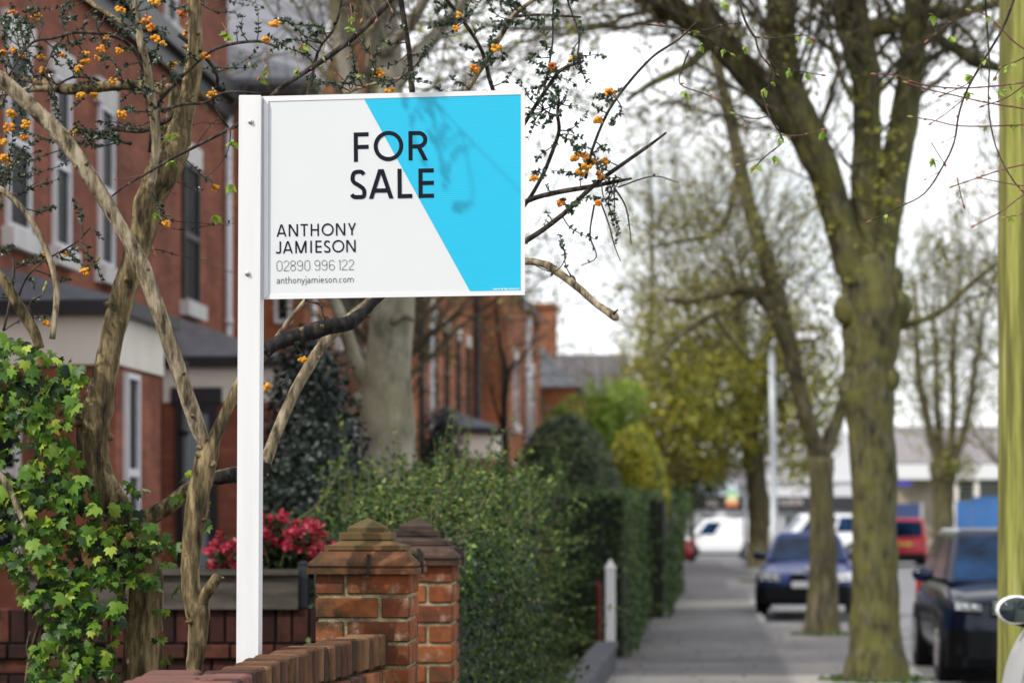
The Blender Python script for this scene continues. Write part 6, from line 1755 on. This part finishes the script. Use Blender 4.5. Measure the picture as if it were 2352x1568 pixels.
tlimb(T, [(2055, 750, 26), (2100, 742, 16), (2160, 715, 13), (2200, 680, 12), (2255, 632, 12), (2300, 600, 8)], (Y1, Y1 - .3), 4, 8, .1, 5)
tlimb(T, [(1640, 90, 26), (1580, 150, 20), (1500, 190, 16), (1440, 230, 10)], (Y1 - .5, Y1 - .9), 4, 8, .1, 5)
# burrs
for (u, v, r) in ((2058, 705, 34), (1946, 712, 30), (2040, 870, 26), (1955, 890, 24), (1990, 770, 30), (2050, 640, 24), (1962, 820, 22)):
    c = P(u, v, Y1 - .12); T.tr.ball(c, r * Y1 / F, 12, 9, sq=(1.1, .7, 1.25))
for (u, v, r) in ((1988, 905, 30),):
    pass
kw = dict(up=.10, wob=.25, kids=3, leafp=1.1, leafsize=.055, tone=.62)
for w_ in (1, 3, 4): shoots(T, w_, 24, 1.6, .016, 2, .30, 1.0, **kw)
for w_ in (1, 2, 3, 4): shoots(T, w_, 20, 2.2, .03, 3, .45, 1.0, up=.08, wob=.25, kids=3, leafp=.5, leafsize=.06, tone=.5)
shoots(T, 2, 62, 1.4, .015, 2, .1, 1.0, **kw)
shoots(T, 5, 6, 1.2, .014, 2, .2, 1.0, **kw); shoots(T, 6, 6, 1.2, .014, 2, .2, 1.0, **kw); shoots(T, 8, 8, .8, .010, 2, .2, 1.0, **kw); shoots(T, 9, 7, 1.0, .012, 2, .1, 1, **kw)
# epicormic tufts of yellow green leaf on trunk and limbs
tp_, tn_, tt_, ts_, tc_ = [], [], [], [], []
for (u, v) in ((1795, 250), (1830, 290), (1800, 262), (1870, 430), (1895, 440), (1886, 462), (1840, 330), (1912, 520), (1950, 520), (1975, 440), (2010, 300), (2045, 310), (2062, 345), (2080, 300), (2040, 460), (2020, 455), (2050, 500), (2060, 470), (1990, 260), (1975, 230), (1905, 395), (1840, 195), (1860, 210), (2025, 365), (2068, 380), (1950, 640), (1975, 560), (2040, 560), (2015, 420), (1700, 60), (1735, 40), (2000, 350)):
    c = P(u, v, Y1 - .22)
    k = nrg.integers(5, 12); tone = nrg.uniform(.65, 1)
    for _ in range(k):
        tp_.append(c + rnd_unit(1)[0] * nrg.uniform(.01, .085)); tn_.append(rnd_unit(1)[0] + np.array((-.3, -.8, .4))); tt_.append(rnd_unit(1)[0] + np.array((0, 0, -.5))); ts_.append(nrg.uniform(.05, .085)); tc_.append(np.clip(tone + nrg.normal(0, .1), 0, 1))
T.lp += tp_; T.ln += tn_; T.lt += tt_; T.ls += ts_; T.lc += tc_
finish(T, t1, M['bark_moss'], M['spring'])

# T2: thinner forked tree
Y2 = 35.3
t2 = thing('lime_tree', 'thinner forked street tree between the mossy trunk and the blue saloon', 'tree', (P(1890, 0, Y2)[0], Y2, 0))
T = Tree()
tlimb(T, [(1888, 1470, 104), (1889, 1440, 84), (1889, 1390, 72), (1890, 1320, 66), (1889, 1240, 62), (1887, 1160, 58), (1886, 1100, 56), (1886, 1050, 58)], Y2, 4, 18, .10, 3.5)
tlimb(T, [(1884, 1055, 46), (1868, 1010, 40), (1850, 950, 38), (1832, 880, 36), (1812, 810, 32), (1788, 750, 30), (1762, 700, 30), (1735, 672, 32), (1700, 664, 26), (1650, 675, 20), (1590, 690, 15), (1530, 690, 9)], (Y2, Y2 - .8), 5, 12, .14, 5)
tlimb(T, [(1888, 1050, 42), (1905, 1010, 34), (1925, 960, 30), (1942, 900, 26), (1950, 820, 24), (1945, 700, 20), (1960, 500, 14)], (Y2, Y2 + .3), 5, 12, .1, 5)
tlimb(T, [(1735, 672, 16), (1690, 700, 16), (1640, 722, 15), (1590, 750, 14), (1540, 790, 10), (1510, 840, 5)], (Y2 - .5, Y2 - 1), 4, 8, .1, 5)
tlimb(T, [(1640, 722, 10), (1660, 755, 12), (1690, 790, 12), (1720, 820, 8)], (Y2 - .8, Y2 - .8), 4, 8, .1, 5)
tlimb(T, [(1835, 890, 30), (1822, 820, 34), (1800, 740, 38), (1778, 660, 40), (1755, 590, 38), (1732, 510, 36), (1708, 420, 34), (1690, 330, 32), (1672, 250, 30), (1650, 160, 26), (1625, 40, 22), (1600, -100, 16)], (Y2 + .1, Y2 + 1.2), 5, 12, .1, 4)
tlimb(T, [(1700, 380, 18), (1670, 500, 14), (1630, 540, 12), (1560, 555, 9), (1480, 570, 5)], (Y2 + .8, Y2 + .4), 4, 8, .1, 5)
kw = dict(up=.04, wob=.28, kids=3, leafp=1.3, leafsize=.06, tone=.6)
shoots(T, 1, 40, 1.2, .013, 2, .25, 1.0, **kw); shoots(T, 2, 14, 1.2, .013, 2, .3, 1, **kw); shoots(T, 3, 14, .9, .011, 2, .1, 1, lean=(0, 0, -.1), **kw)
shoots(T, 5, 60, 1.6, .014, 2, .15, 1.0, **kw); shoots(T, 6, 12, 1.0, .011, 2, .1, 1, **kw)
for (u, v) in ((1745, 615), (1757, 640), (1762, 600), (1730, 480), (1700, 420), (1790, 690), (1715, 350), (1735, 560)):
    c = P(u, v, Y2 + .4)
    for _ in range(9):
        T.lp.append(c + rnd_unit(1)[0] * nrg.uniform(.02, .16)); T.ln.append(rnd_unit(1)[0]); T.lt.append(rnd_unit(1)[0]); T.ls.append(nrg.uniform(.06, .1)); T.lc.append(nrg.uniform(.5, .95))
finish(T, t2, M['bark_olive'], M['spring'])

# crowns that read as a cloud of twigs and small leaves
def crown(T, c, rx, ry, rz, n_twigs, n_leaf, leafsize, tone, base=None, seedfreq=.9):
    c = np.array(c)
    for _ in range(n_twigs):
        q = c + rnd_unit(1)[0] * np.array((rx, ry, rz)) * nrg.random() ** .4
        d = (q - (base if base is not None else c - np.array((0, 0, rz)))); d = d / np.linalg.norm(d) + np.array((0, 0, .3)) + rnd_unit(1)[0] * .4
        L_ = nrg.uniform(.5, 1.3); p2 = q + d * L_
        mid = (q + p2) / 2 + rnd_unit(1)[0] * .1
        T.tw.tube([q, mid, p2], [nrg.uniform(.008, .02), .008, .004], 3, cap=False)
    k = 0
    while k < n_leaf:
        q = c + rnd_unit(1)[0] * np.array((rx, ry, rz)) * nrg.random() ** .42
        if mnoise.noise(Vector(q * seedfreq)) + .35 * mnoise.noise(Vector(q * 2.6)) < -.05: 
            if nrg.random() < .8: k += .34; continue
        m_ = int(nrg.integers(2, 6))
        for _ in range(m_):
            T.lp.append(q + rnd_unit(1)[0] * .12); T.ln.append(rnd_unit(1)[0] + np.array((0, 0, .5))); T.lt.append(rnd_unit(1)[0]); T.ls.append(leafsize * nrg.uniform(.6, 1.4))
            T.lc.append(np.clip(nrg.normal(tone, .18) + .4 * mnoise.noise(Vector(q * .8)), 0, 1))
        k += m_
# T3: bronze-leaved tree down the street
Y3 = 83.0
t3 = thing('street_tree', 'bushy street tree in bronze young leaf beside the lamp post', 'tree', (P(1742, 0, Y3)[0], Y3, 0))
T = Tree()
tlimb(T, [(1748, 1312, 74), (1746, 1270, 58), (1744, 1200, 52), (1740, 1120, 48), (1732, 1060, 46), (1722, 1000, 44), (1716, 940, 40), (1712, 880, 34), (1705, 800, 28), (1690, 700, 20), (1680, 600, 14)], Y3, 4, 14, .14, 2)
tlimb(T, [(1722, 990, 30), (1745, 920, 26), (1760, 840, 20), (1775, 740, 14), (1790, 640, 10)], (Y3, Y3 + 1), 4, 10, .1, 2)
tlimb(T, [(1718, 960, 28), (1690, 900, 22), (1650, 830, 17), (1600, 760, 12), (1560, 680, 8)], (Y3, Y3 - 1), 4, 10, .1, 2)
tlimb(T, [(1726, 1020, 24), (1680, 980, 16), (1620, 950, 12), (1560, 930, 8)], (Y3, Y3 - 1), 4, 8, .1, 2)
crown(T, P(1590, 950, Y3), 2.9, 3.2, 2.5, 300, 13000, .16, .74)
crown(T, P(1640, 790, Y3), 3.5, 3.0, 2.5, 560, 8500, .14, .76)
crown(T, P(1650, 600, Y3), 3.9, 3.0, 3.0, 700, 2600, .11, .66)
crown(T, P(1560, 480, Y3), 4.0, 3.0, 3.2, 500, 1200, .10, .66)
crown(T, P(1830, 920, Y3), 1.7, 2.0, 3.2, 240, 6000, .15, .72)
finish(T, t3, M['bark_olive'], M['bronze'], M['twig_olive'])
# T4: multi-stemmed tree across the road
Y4 = 80.0
t4 = thing('street_tree', 'multi stemmed tree across the road left of the green pole', 'tree', (P(2170, 0, Y4)[0], Y4, 0))
T = Tree()
tlimb(T, [(2168, 1310, 62), (2168, 1250, 50), (2168, 1180, 46), (2168, 1120, 50), (2168, 1080, 64), (2168, 1050, 50)], Y4, 4, 14, .16, 2)
for pts in ([(2165, 1080, 26), (2140, 1010, 22), (2125, 940, 20), (2110, 860, 17), (2105, 760, 13), (2100, 640, 9)], [(2168, 1080, 22), (2158, 1000, 19), (2152, 920, 16), (2150, 820, 13), (2140, 700, 9)], [(2172, 1080, 24), (2186, 1000, 19), (2190, 920, 17), (2188, 820, 14), (2200, 700, 9), (2210, 560, 6)], [(2176, 1085, 26), (2205, 1020, 20), (2225, 950, 17), (2238, 860, 14), (2255, 760, 10), (2275, 640, 6)]):
    tlimb(T, pts, (Y4, Y4 + nrg.uniform(-1, 1)), 4, 8, .1, 2)
for k in range(1, 5): shoots(T, k, 15, 2.2, .024, 2, .3, 1.0, up=.05, wob=.25, kids=3, leafp=.9, leafsize=.11, tone=.6)
crown(T, P(2180, 780, Y4), 2.6, 2.4, 4.4, 420, 3600, .11, .60)
crown(T, P(2190, 1075, Y4), .8, .8, .55, 20, 500, .13, .62)
finish(T, t4, M['bark_olive'], M['spring'], M['twig_olive'])
# more trees that fill the sky behind
for (u, Y, top, wtr, n, lab) in ((2330, 62, 0, 40, 42, 'tall bare lime behind the green pole'), (2420, 110, 200, 40, 20, 'far bare tree beyond the right edge of the road'), (1490, 96, 300, 22, 26, 'thin twiggy tree in young leaf over the dark roofed house')):
    t = thing('street_tree', lab, 'tree', (P(u, 0, Y)[0], Y, 0)); T = Tree()
    z0 = F * H / Y + V0
    tlimb(T, [(u, z0 + 4, wtr * 1.4), (u, z0 - 60, wtr), (u - 6, (z0 + top) / 2 + 100, wtr * .8), (u + 8, (z0 + top) / 2 - 120, wtr * .55), (u, top, wtr * .25)], Y, 5, 12, .1, 2)
    shoots(T, 0, n, 2.8, .03, 3, .35, 1.0, up=.04, wob=.25, kids=3, leafp=.35, leafsize=.085, tone=.5)
    finish(T, t, M['bark_olive'], M['spring'])
# lime green shrubs beyond the domes
t = thing('spring_tree', 'small bright lime green tree in front of the annex and dark roof', 'tree', (P(1385, 0, 66)[0], 66, 0)); T = Tree()
tlimb(T, [(1390, 1331, 18), (1390, 1200, 14), (1388, 1050, 9), (1390, 900, 4)], 66, 4, 8, .1, 2)
crown(T, P(1350, 990, 66), 1.2, 1.4, 1.0, 60, 4200, .11, .6)
crown(T, P(1405, 925, 66), 1.0, 1.0, .8, 50, 2200, .10, .65)
finish(T, t, M['bark_olive'], M['lime'], M['twig_olive'])
t = thing('grey_green_bush', 'dull green bush at the far end of the hedges before the shops', 'bush', (P(1590, 0, 92)[0], 92, 0)); T = Tree()
tlimb(T, [(1590, 1290, 14), (1590, 1200, 10), (1588, 1080, 5)], 92, 4, 8, .1, 2)
crown(T, P(1585, 1100, 92), 1.5, 1.2, 1.4, 60, 3600, .13, .3); crown(T, P(1620, 1050, 92), 1.0, 1.0, .8, 20, 1000, .12, .9)
finish(T, t, M['bark_olive'], M['yew'], M['twig_olive'])

# T0: smooth grey trunk in the garden behind the board
Y0 = 18.5
t0 = thing('beech_tree', 'smooth grey trunked garden tree rising behind the sign board', 'tree', (P(893, 0, Y0)[0], Y0, 0)); T = Tree()
tlimb(T, [(893, 1720, 150), (894, 1400, 140), (895, 1120, 134), (892, 1040, 130), (888, 980, 136), (886, 900, 124), (890, 840, 110), (896, 780, 104), (900, 720, 104), (898, 640, 106), (890, 520, 108), (875, 420, 112), (868, 340, 96)], Y0, 5, 22, .05, 2.4)
tlimb(T, [(868, 400, 70), (850, 320, 54), (815, 230, 46), (795, 150, 42), (780, 60, 40), (768, -60, 36), (740, -300, 24)], (Y0, Y0 - .3), 5, 14, .05, 3)
tlimb(T, [(880, 400, 96), (882, 300, 90), (884, 200, 86), (880, 100, 84), (870, 0, 80), (866, -160, 60), (880, -420, 34)], (Y0, Y0 + .3), 5, 16, .05, 3)
tlimb(T, [(842, 880, 36), (828, 850, 40), (812, 815, 36), (798, 770, 32), (780, 720, 30), (755, 660, 26), (720, 580, 22), (660, 480, 14)], (Y0, Y0 - .4), 5, 12, .06, 3)
tlimb(T, [(838, 925, 34), (826, 920, 32), (820, 905, 16)], (Y0 - .05, Y0 - .15), 3, 10, .08, 3)
tlimb(T, [(884, 230, 40), (960, 130, 30), (1040, 40, 26), (1110, -60, 20), (1200, -200, 12)], (Y0 + .2, Y0 + 1), 5, 10, .06, 3)
tlimb(T, [(880, 120, 34), (940, 60, 26), (985, -20, 22), (1020, -120, 14)], (Y0, Y0 - 1), 5, 10, .06, 3)
tlimb(T, [(900, 740, 24), (930, 722, 18), (950, 735, 12)], (Y0 - .16, Y0 - .17), 3, 8, .05, 3)
kw = dict(up=.05, wob=.26, kids=3, leafp=.8, leafsize=.042, tone=.66)
shoots(T, 1, 12, 1.1, .012, 2, .3, 1, **kw); shoots(T, 2, 16, 1.2, .012, 2, .3, 1, **kw); shoots(T, 5, 22, 1.2, .011, 2, .1, 1, **kw); shoots(T, 6, 18, 1.1, .011, 2, .2, 1, **kw); shoots(T, 3, 9, .8, .009, 1, .4, 1, **kw)
finish(T, t0, M['bark_grey'], M['spring'])
# bare trees added out of sight so that their shade crosses the pavement
for (x, y, h_, lab) in ((-1.43, 28.0, 7.4, 'bare tree added for its shade, hidden in line behind the grey trunk'), (-1.75, 38.5, 7.5, 'second bare tree added for its shade, further along behind the grey trunk')):
    t = thing('added_shade_tree', lab, 'tree', (x, y, 0)); T = Tree()
    pth = smooth([(x, y, 0), (x + .02, y, 1.5), (x - .03, y + .05, 3.2), (x + .05, y, 5), (x, y + .1, h_)], 5)
    T.tr.tube(pth, list(np.linspace(.14, .03, len(pth))), 10, lump=.1, freq=3); T.path.append([(p, .1) for p in pth])
    shoots(T, 0, 40, 1.6, .03, 3, .5, 1.0, lean=(0, 0, .5), up=.06, wob=.22, kids=3, leafp=.5, leafsize=.06, tone=.6)
    finish(T, t, M['bark_olive'], M['spring'])
# dark spindly sapling before the orange wall
t = thing('bare_sapling', 'thin dark bare sapling against the sunlit orange brick wall', 'tree', (P(1160, 0, 34)[0], 34, 0)); T = Tree()
tlimb(T, [(1166, 1467, 22), (1162, 1200, 20), (1160, 1050, 18), (1158, 940, 15), (1163, 860, 14), (1150, 800, 9), (1142, 740, 6), (1138, 660, 4)], 34, 4, 8, .2, 4)
tlimb(T, [(1162, 870, 10), (1180, 840, 7), (1215, 800, 5), (1240, 740, 3)], 34, 4, 6, .1, 4); tlimb(T, [(1160, 1000, 9), (1140, 940, 7), (1130, 900, 5), (1115, 860, 3)], 34, 4, 6, .1, 4)
for k in range(3): shoots(T, k, 12, .8, .008, 2, .35, 1, up=.03, wob=.25, kids=3, leafp=.0)
finish(T, t, M['bark_black'], M['spring'])

# lime beside the photographer, its budding twigs hang into the picture
t5 = thing('lime_tree', 'budding lime whose thin red twigs hang in at the upper right corner', 'tree', (1.80, 6.0, 0)); T = Tree()
T.tr.tube(smooth([(1.80, 6.0, 0), (1.80, 6.0, .3), (1.82, 6.02, 1.5), (1.80, 6.05, 3.0), (1.85, 6.0, 5.0), (1.8, 6.1, 7.0)], 5), list(np.linspace(.27, .12, 26)), 16, lump=.12, freq=4)
hub = smooth([(1.80, 6.05, 3.3), (1.9, 7.0, 3.75), (1.8, 8.2, 4.05), (1.1, 9.0, 4.15), (.2, 9.0, 4.2), (-.5, 8.6, 4.25), (-1.2, 8.3, 4.35)], 5)
T.tr.tube(hub, list(np.linspace(.10, .02, len(hub))), 10, lump=.1, freq=6)
side = smooth([(1.82, 6.05, 2.6), (2.1, 7.0, 2.9), (2.25, 8.2, 3.0), (2.2, 9.2, 3.0)], 5)
T.tr.tube(side, list(np.linspace(.06, .015, len(side))), 8, lump=.1, freq=6)
T.tr.build('trunk', M['bark_olive'], t5, smooth_=True)
tw, rw, bd_, sm_ = Pieces(), Pieces(), MB(), MB()
lf = [[], [], [], [], []]
def bud(p, d, s=1.0, tone=None):
    d = np.array(d) / (np.linalg.norm(d) + 1e-9)
    L_ = .017 * s
    bd_.tube([p, p + d * L_ * .35, p + d * L_ * .75, p + d * L_], [.0016 * s, .0038 * s, .0030 * s, .0005], 6, tint=float(np.clip(nrg.normal(.35, .28) if tone is None else tone, 0, 1)))
def leaflet(p, n=4, s=.03):
    for _ in range(n):
        lf[0].append(p + rnd_unit(1)[0] * .004); lf[1].append(rnd_unit(1)[0] + np.array((-.3, -.6, .3))); lf[2].append(np.array((nrg.normal(0, .5), nrg.normal(0, .3), -1))); lf[3].append(s * nrg.uniform(.6, 1.2)); lf[4].append(np.clip(nrg.normal(.75, .15), 0, 1))
U = lambda x: 1562 + x / 2.844
V = lambda y: y / 2.844
def ltwig(pts, w0, w1, Y, red=False, budp=.55, leafp=.10):
    n = len(pts); ya, yb = (Y if isinstance(Y, tuple) else (Y, Y))
    a = [np.append(P(u, v, ya + (yb - ya) * i / (n - 1)), (w0 + (w1 - w0) * i / (n - 1)) * 8.8 / F / 2) for i, (u, v) in enumerate(pts)]
    s = smooth(a, 4)
    (rw if red else tw).tube([q[:3] for q in s], [max(.0009, q[3]) for q in s], 5, cap=False)
    for i in range(2, len(s) - 1, 3):
        d = s[i + 1][:3] - s[i][:3]; d = d / np.linalg.norm(d)
        if nrg.random() < budp: bud(s[i][:3], d * .8 + rnd_unit(1)[0] * .6, nrg.uniform(.7, 1.1))
        elif nrg.random() < leafp * 2: leaflet(s[i][:3])
        elif nrg.random() < .35:
            e = s[i][:3] + (d + rnd_unit(1)[0] * .8) * nrg.uniform(.02, .07)
            sm_.tube([s[i][:3], (s[i][:3] + e) / 2 + rnd_unit(1)[0] * .004, e], [.0014, .0012, .0009], 4, cap=False); bud(e, e - s[i][:3], nrg.uniform(.7, 1.1))
    bud(s[-1][:3], s[-1][:3] - s[-2][:3], 1.25)
    return s
for pts, w0, w1, red in (
    ([(380, -300), (390, 0), (430, 150), (490, 250), (520, 350), (610, 470), (590, 550), (550, 600)], 6, 3, False),
    ([(2600, 470), (2247, 540), (1900, 575), (1700, 570), (1550, 545), (1420, 495), (1280, 485)], 4, 2.5, True),
    ([(2600, 760), (2247, 710), (2000, 670), (1800, 625), (1600, 580), (1490, 545)], 4, 2.5, True),
    ([(2600, 800), (2247, 815), (2000, 825), (1800, 820), (1650, 785), (1520, 765)], 4, 2.5, True),
    ([(2600, 1000), (2247, 1075), (2100, 1110), (1950, 1160), (1790, 1215)], 4, 2.5, True),
    ([(2500, 1120), (2247, 1270), (2100, 1380), (1930, 1470)], 4, 2.5, True),
    ([(2560, 1300), (2300, 1360), (2220, 1400), (2130, 1420)], 3.5, 2.5, True),
    ([(2240, -200), (2180, 0), (2100, 200), (1950, 450), (1870, 600), (1820, 750), (1790, 930), (1720, 1080), (1600, 1260), (1440, 1350), (1250, 1440)], 6, 2.5, False),
    ([(1990, -150), (2000, 100), (2020, 400), (2015, 700), (2060, 950), (2150, 1140), (2247, 1260), (2400, 1400)], 4.5, 3, False),
    ([(540, 600), (580, 750), (660, 890), (665, 935), (560, 1020), (490, 1090)], 3.5, 2.5, False),
    ([(580, 760), (480, 775), (360, 745)], 3, 2, False), ([(660, 885), (780, 885), (920, 850)], 3, 2, True),
    ([(-300, 150), (0, 190), (150, 240), (330, 350)], 3.5, 2.5, False), ([(410, 150), (300, 160), (200, 190), (60, 210)], 3, 2, False),
    ([(430, 160), (490, 240), (650, 250), (800, 230), (850, 250)], 3, 2.2, False), ([(2600, 480), (2247, 320), (2090, 180), (2000, 100), (1900, 70)], 4, 3, True),
    ([(2400, 300), (2180, 410), (2100, 440), (2060, 500)], 3, 2, False), ([(1860, 100), (1700, 190), (1620, 260)], 3, 2, False),
    ([(60, 330), (20, 430), (0, 550), (150, 610), (220, 640)], 3.5, 2, False), ([(610, 430), (800, 470), (920, 490)], 2.5, 2, False),
    ([(1810, 1160), (1830, 1260), (1850, 1330)], 2.5, 2, True), ([(2300, 1180), (2247, 1212), (2150, 1200), (1970, 1165)], 3, 2, True), ([(1640, 930), (1720, 1060)], 2, 2, False),
    ([(2247, 560), (2130, 640), (1990, 690)], 2.5, 2, False), ([(1950, 450), (1890, 540), (1720, 620)], 2.6, 2, False), ([(1860, 640), (1740, 740), (1650, 800)], 2.6, 2, False)):
    ltwig([(U(x), V(y)) for x, y in pts], w0 * 1.1, w1 * 1.1, nrg.uniform(8.5, 9.2), red)
for (x, y) in ((290, 20), (845, 260), (545, 580), (495, 1080), (620, 1020), (1660, 100), (1770, 240), (1880, 490), (1880, 600), (2090, 590), (2225, 610), (1655, 1040), (930, 860), (40, 600), (130, 295), (420, 300)):
    leaflet(P(U(x), V(y), 8.8), 5, .034)
# the long dark twig that slants down behind the sign
s = ltwig([(990, -120), (905, -10), (830, 70), (760, 126), (690, 172), (640, 206), (590, 256), (551, 284), (500, 310), (434, 344), (384, 370), (334, 400), (290, 425), (258, 450)], 15, 4, 8.25, False, .15, .0)
for (x, y) in ((310, 355), (580, 735), (785, 760), (1190, 530), (1155, 800), (780, 830), (705, 900), (320, 420), (1440, 670), (1780, 200), (1910, 220), (2085, 220), (1760, 330), (1760, 650), (2010, 650), (1870, 880), (2250, 100)):
    u, v = (x / 4.704 + 500) / 1.0884, (y / 4.704) / 1.0884
    c = P(u, v, 8.2)
    if nrg.random() < .45: leaflet(c, 5, .030)
    bud(c, np.array((nrg.normal(0, .4), 0, -1)), 1.2); 
    e = c + np.array((nrg.normal(0, .02), .03, .05)); sm_.tube([e, (e + c) / 2 + rnd_unit(1)[0] * .004, c], [.0016, .0013, .0011], 4, cap=False)
for (x, y) in ((1590, 970), (1190, 920), (1590, 1270), (1170, 1110), (1070, 1470), (1480, 1480)):
    leaflet(P(x / 2.995, y / 2.995, 8.3), 7, .034); 
for (x, y) in ((320, 365), (310, 400), (590, 185), (690, 200), (1060, 160), (1050, 125), (990, 190)):
    bud(P(x / 2.995, 523 + y / 2.995, 8.35), np.array((nrg.normal(0, .4), 0, nrg.choice((-1, 1)))), 1.4, nrg.uniform(.2, .9))
tw.build('twig', M['bark_twig'], t5, smooth_=True, fix=False); rw.build('twig', M['redtwig'], t5, smooth_=True, fix=False); stuff(bd_.build('leaf_bud', M['bud'], t5, smooth_=True, fix=False)); stuff(sm_.build('bud_stalk', M['redtwig'], t5, fix=False))
stuff(leaves('young_leaf', LEAF_V, LEAF_F, *lf, M['lime'], t5))

# grass and moss tufts at the feet of the trees
gp_, gn_, gt_, gs_, gc_ = [], [], [], [], []
for (cx, cy, r, n) in ((P(2012, 0, Y1)[0], Y1, .60, 340), (P(1890, 0, Y2)[0], Y2, .5, 200), (P(1742, 0, 64)[0], 64, .5, 420), (P(1748, 0, Y3)[0], Y3, .7, 300)):
    for _ in range(n):
        a = nrg.uniform(0, 6.28); q = r * nrg.uniform(.45, 1) ** .6
        gp_.append((cx + q * math.cos(a), cy + q * math.sin(a), 0.0)); gn_.append(rnd_unit(1)[0]); gt_.append(np.array((nrg.normal(0, .4), nrg.normal(0, .4), 1))); gs_.append(nrg.uniform(.025, .07)); gc_.append(nrg.uniform(.2, .9))
g = leaves('grass', DIAM_V, DIAM_F, gp_, gn_, gt_, gs_, gc_, M['hedge'])
g['kind'] = 'stuff'; g['label'] = 'tufts of grass and moss round the feet of the street trees'; g['category'] = 'grass'

# fallen leaves and bud scales on the footway
lp_, ln_, lt_, ls_, lc_ = [], [], [], [], []
for _ in range(1500):
    y = nrg.uniform(2, 60); x = WL(y) + nrg.uniform(.1, 3.3) if nrg.random() < .6 else WL(y) + .12 + abs(nrg.normal(0, .25))
    lp_.append((x, y, .008)); ln_.append(np.array((0, 0, 1)) + rnd_unit(1)[0] * .35); lt_.append(rnd_unit(1)[0]); ls_.append(nrg.uniform(.02, .06)); lc_.append(nrg.uniform(0, .7))
M['litter'] = leafmat('leaf_litter', [(0, (0.05, 0.032, 0.018)), (0.5, (0.13, 0.085, 0.04)), (1, (0.26, 0.20, 0.08))], rough=.8, trans=.05)
g = leaves('leaf_litter', DIAM_V, DIAM_F, lp_, ln_, lt_, ls_, lc_, M['litter'])
g['kind'] = 'stuff'; g['label'] = 'small brown fallen leaves scattered along the footway'; g['category'] = 'litter'
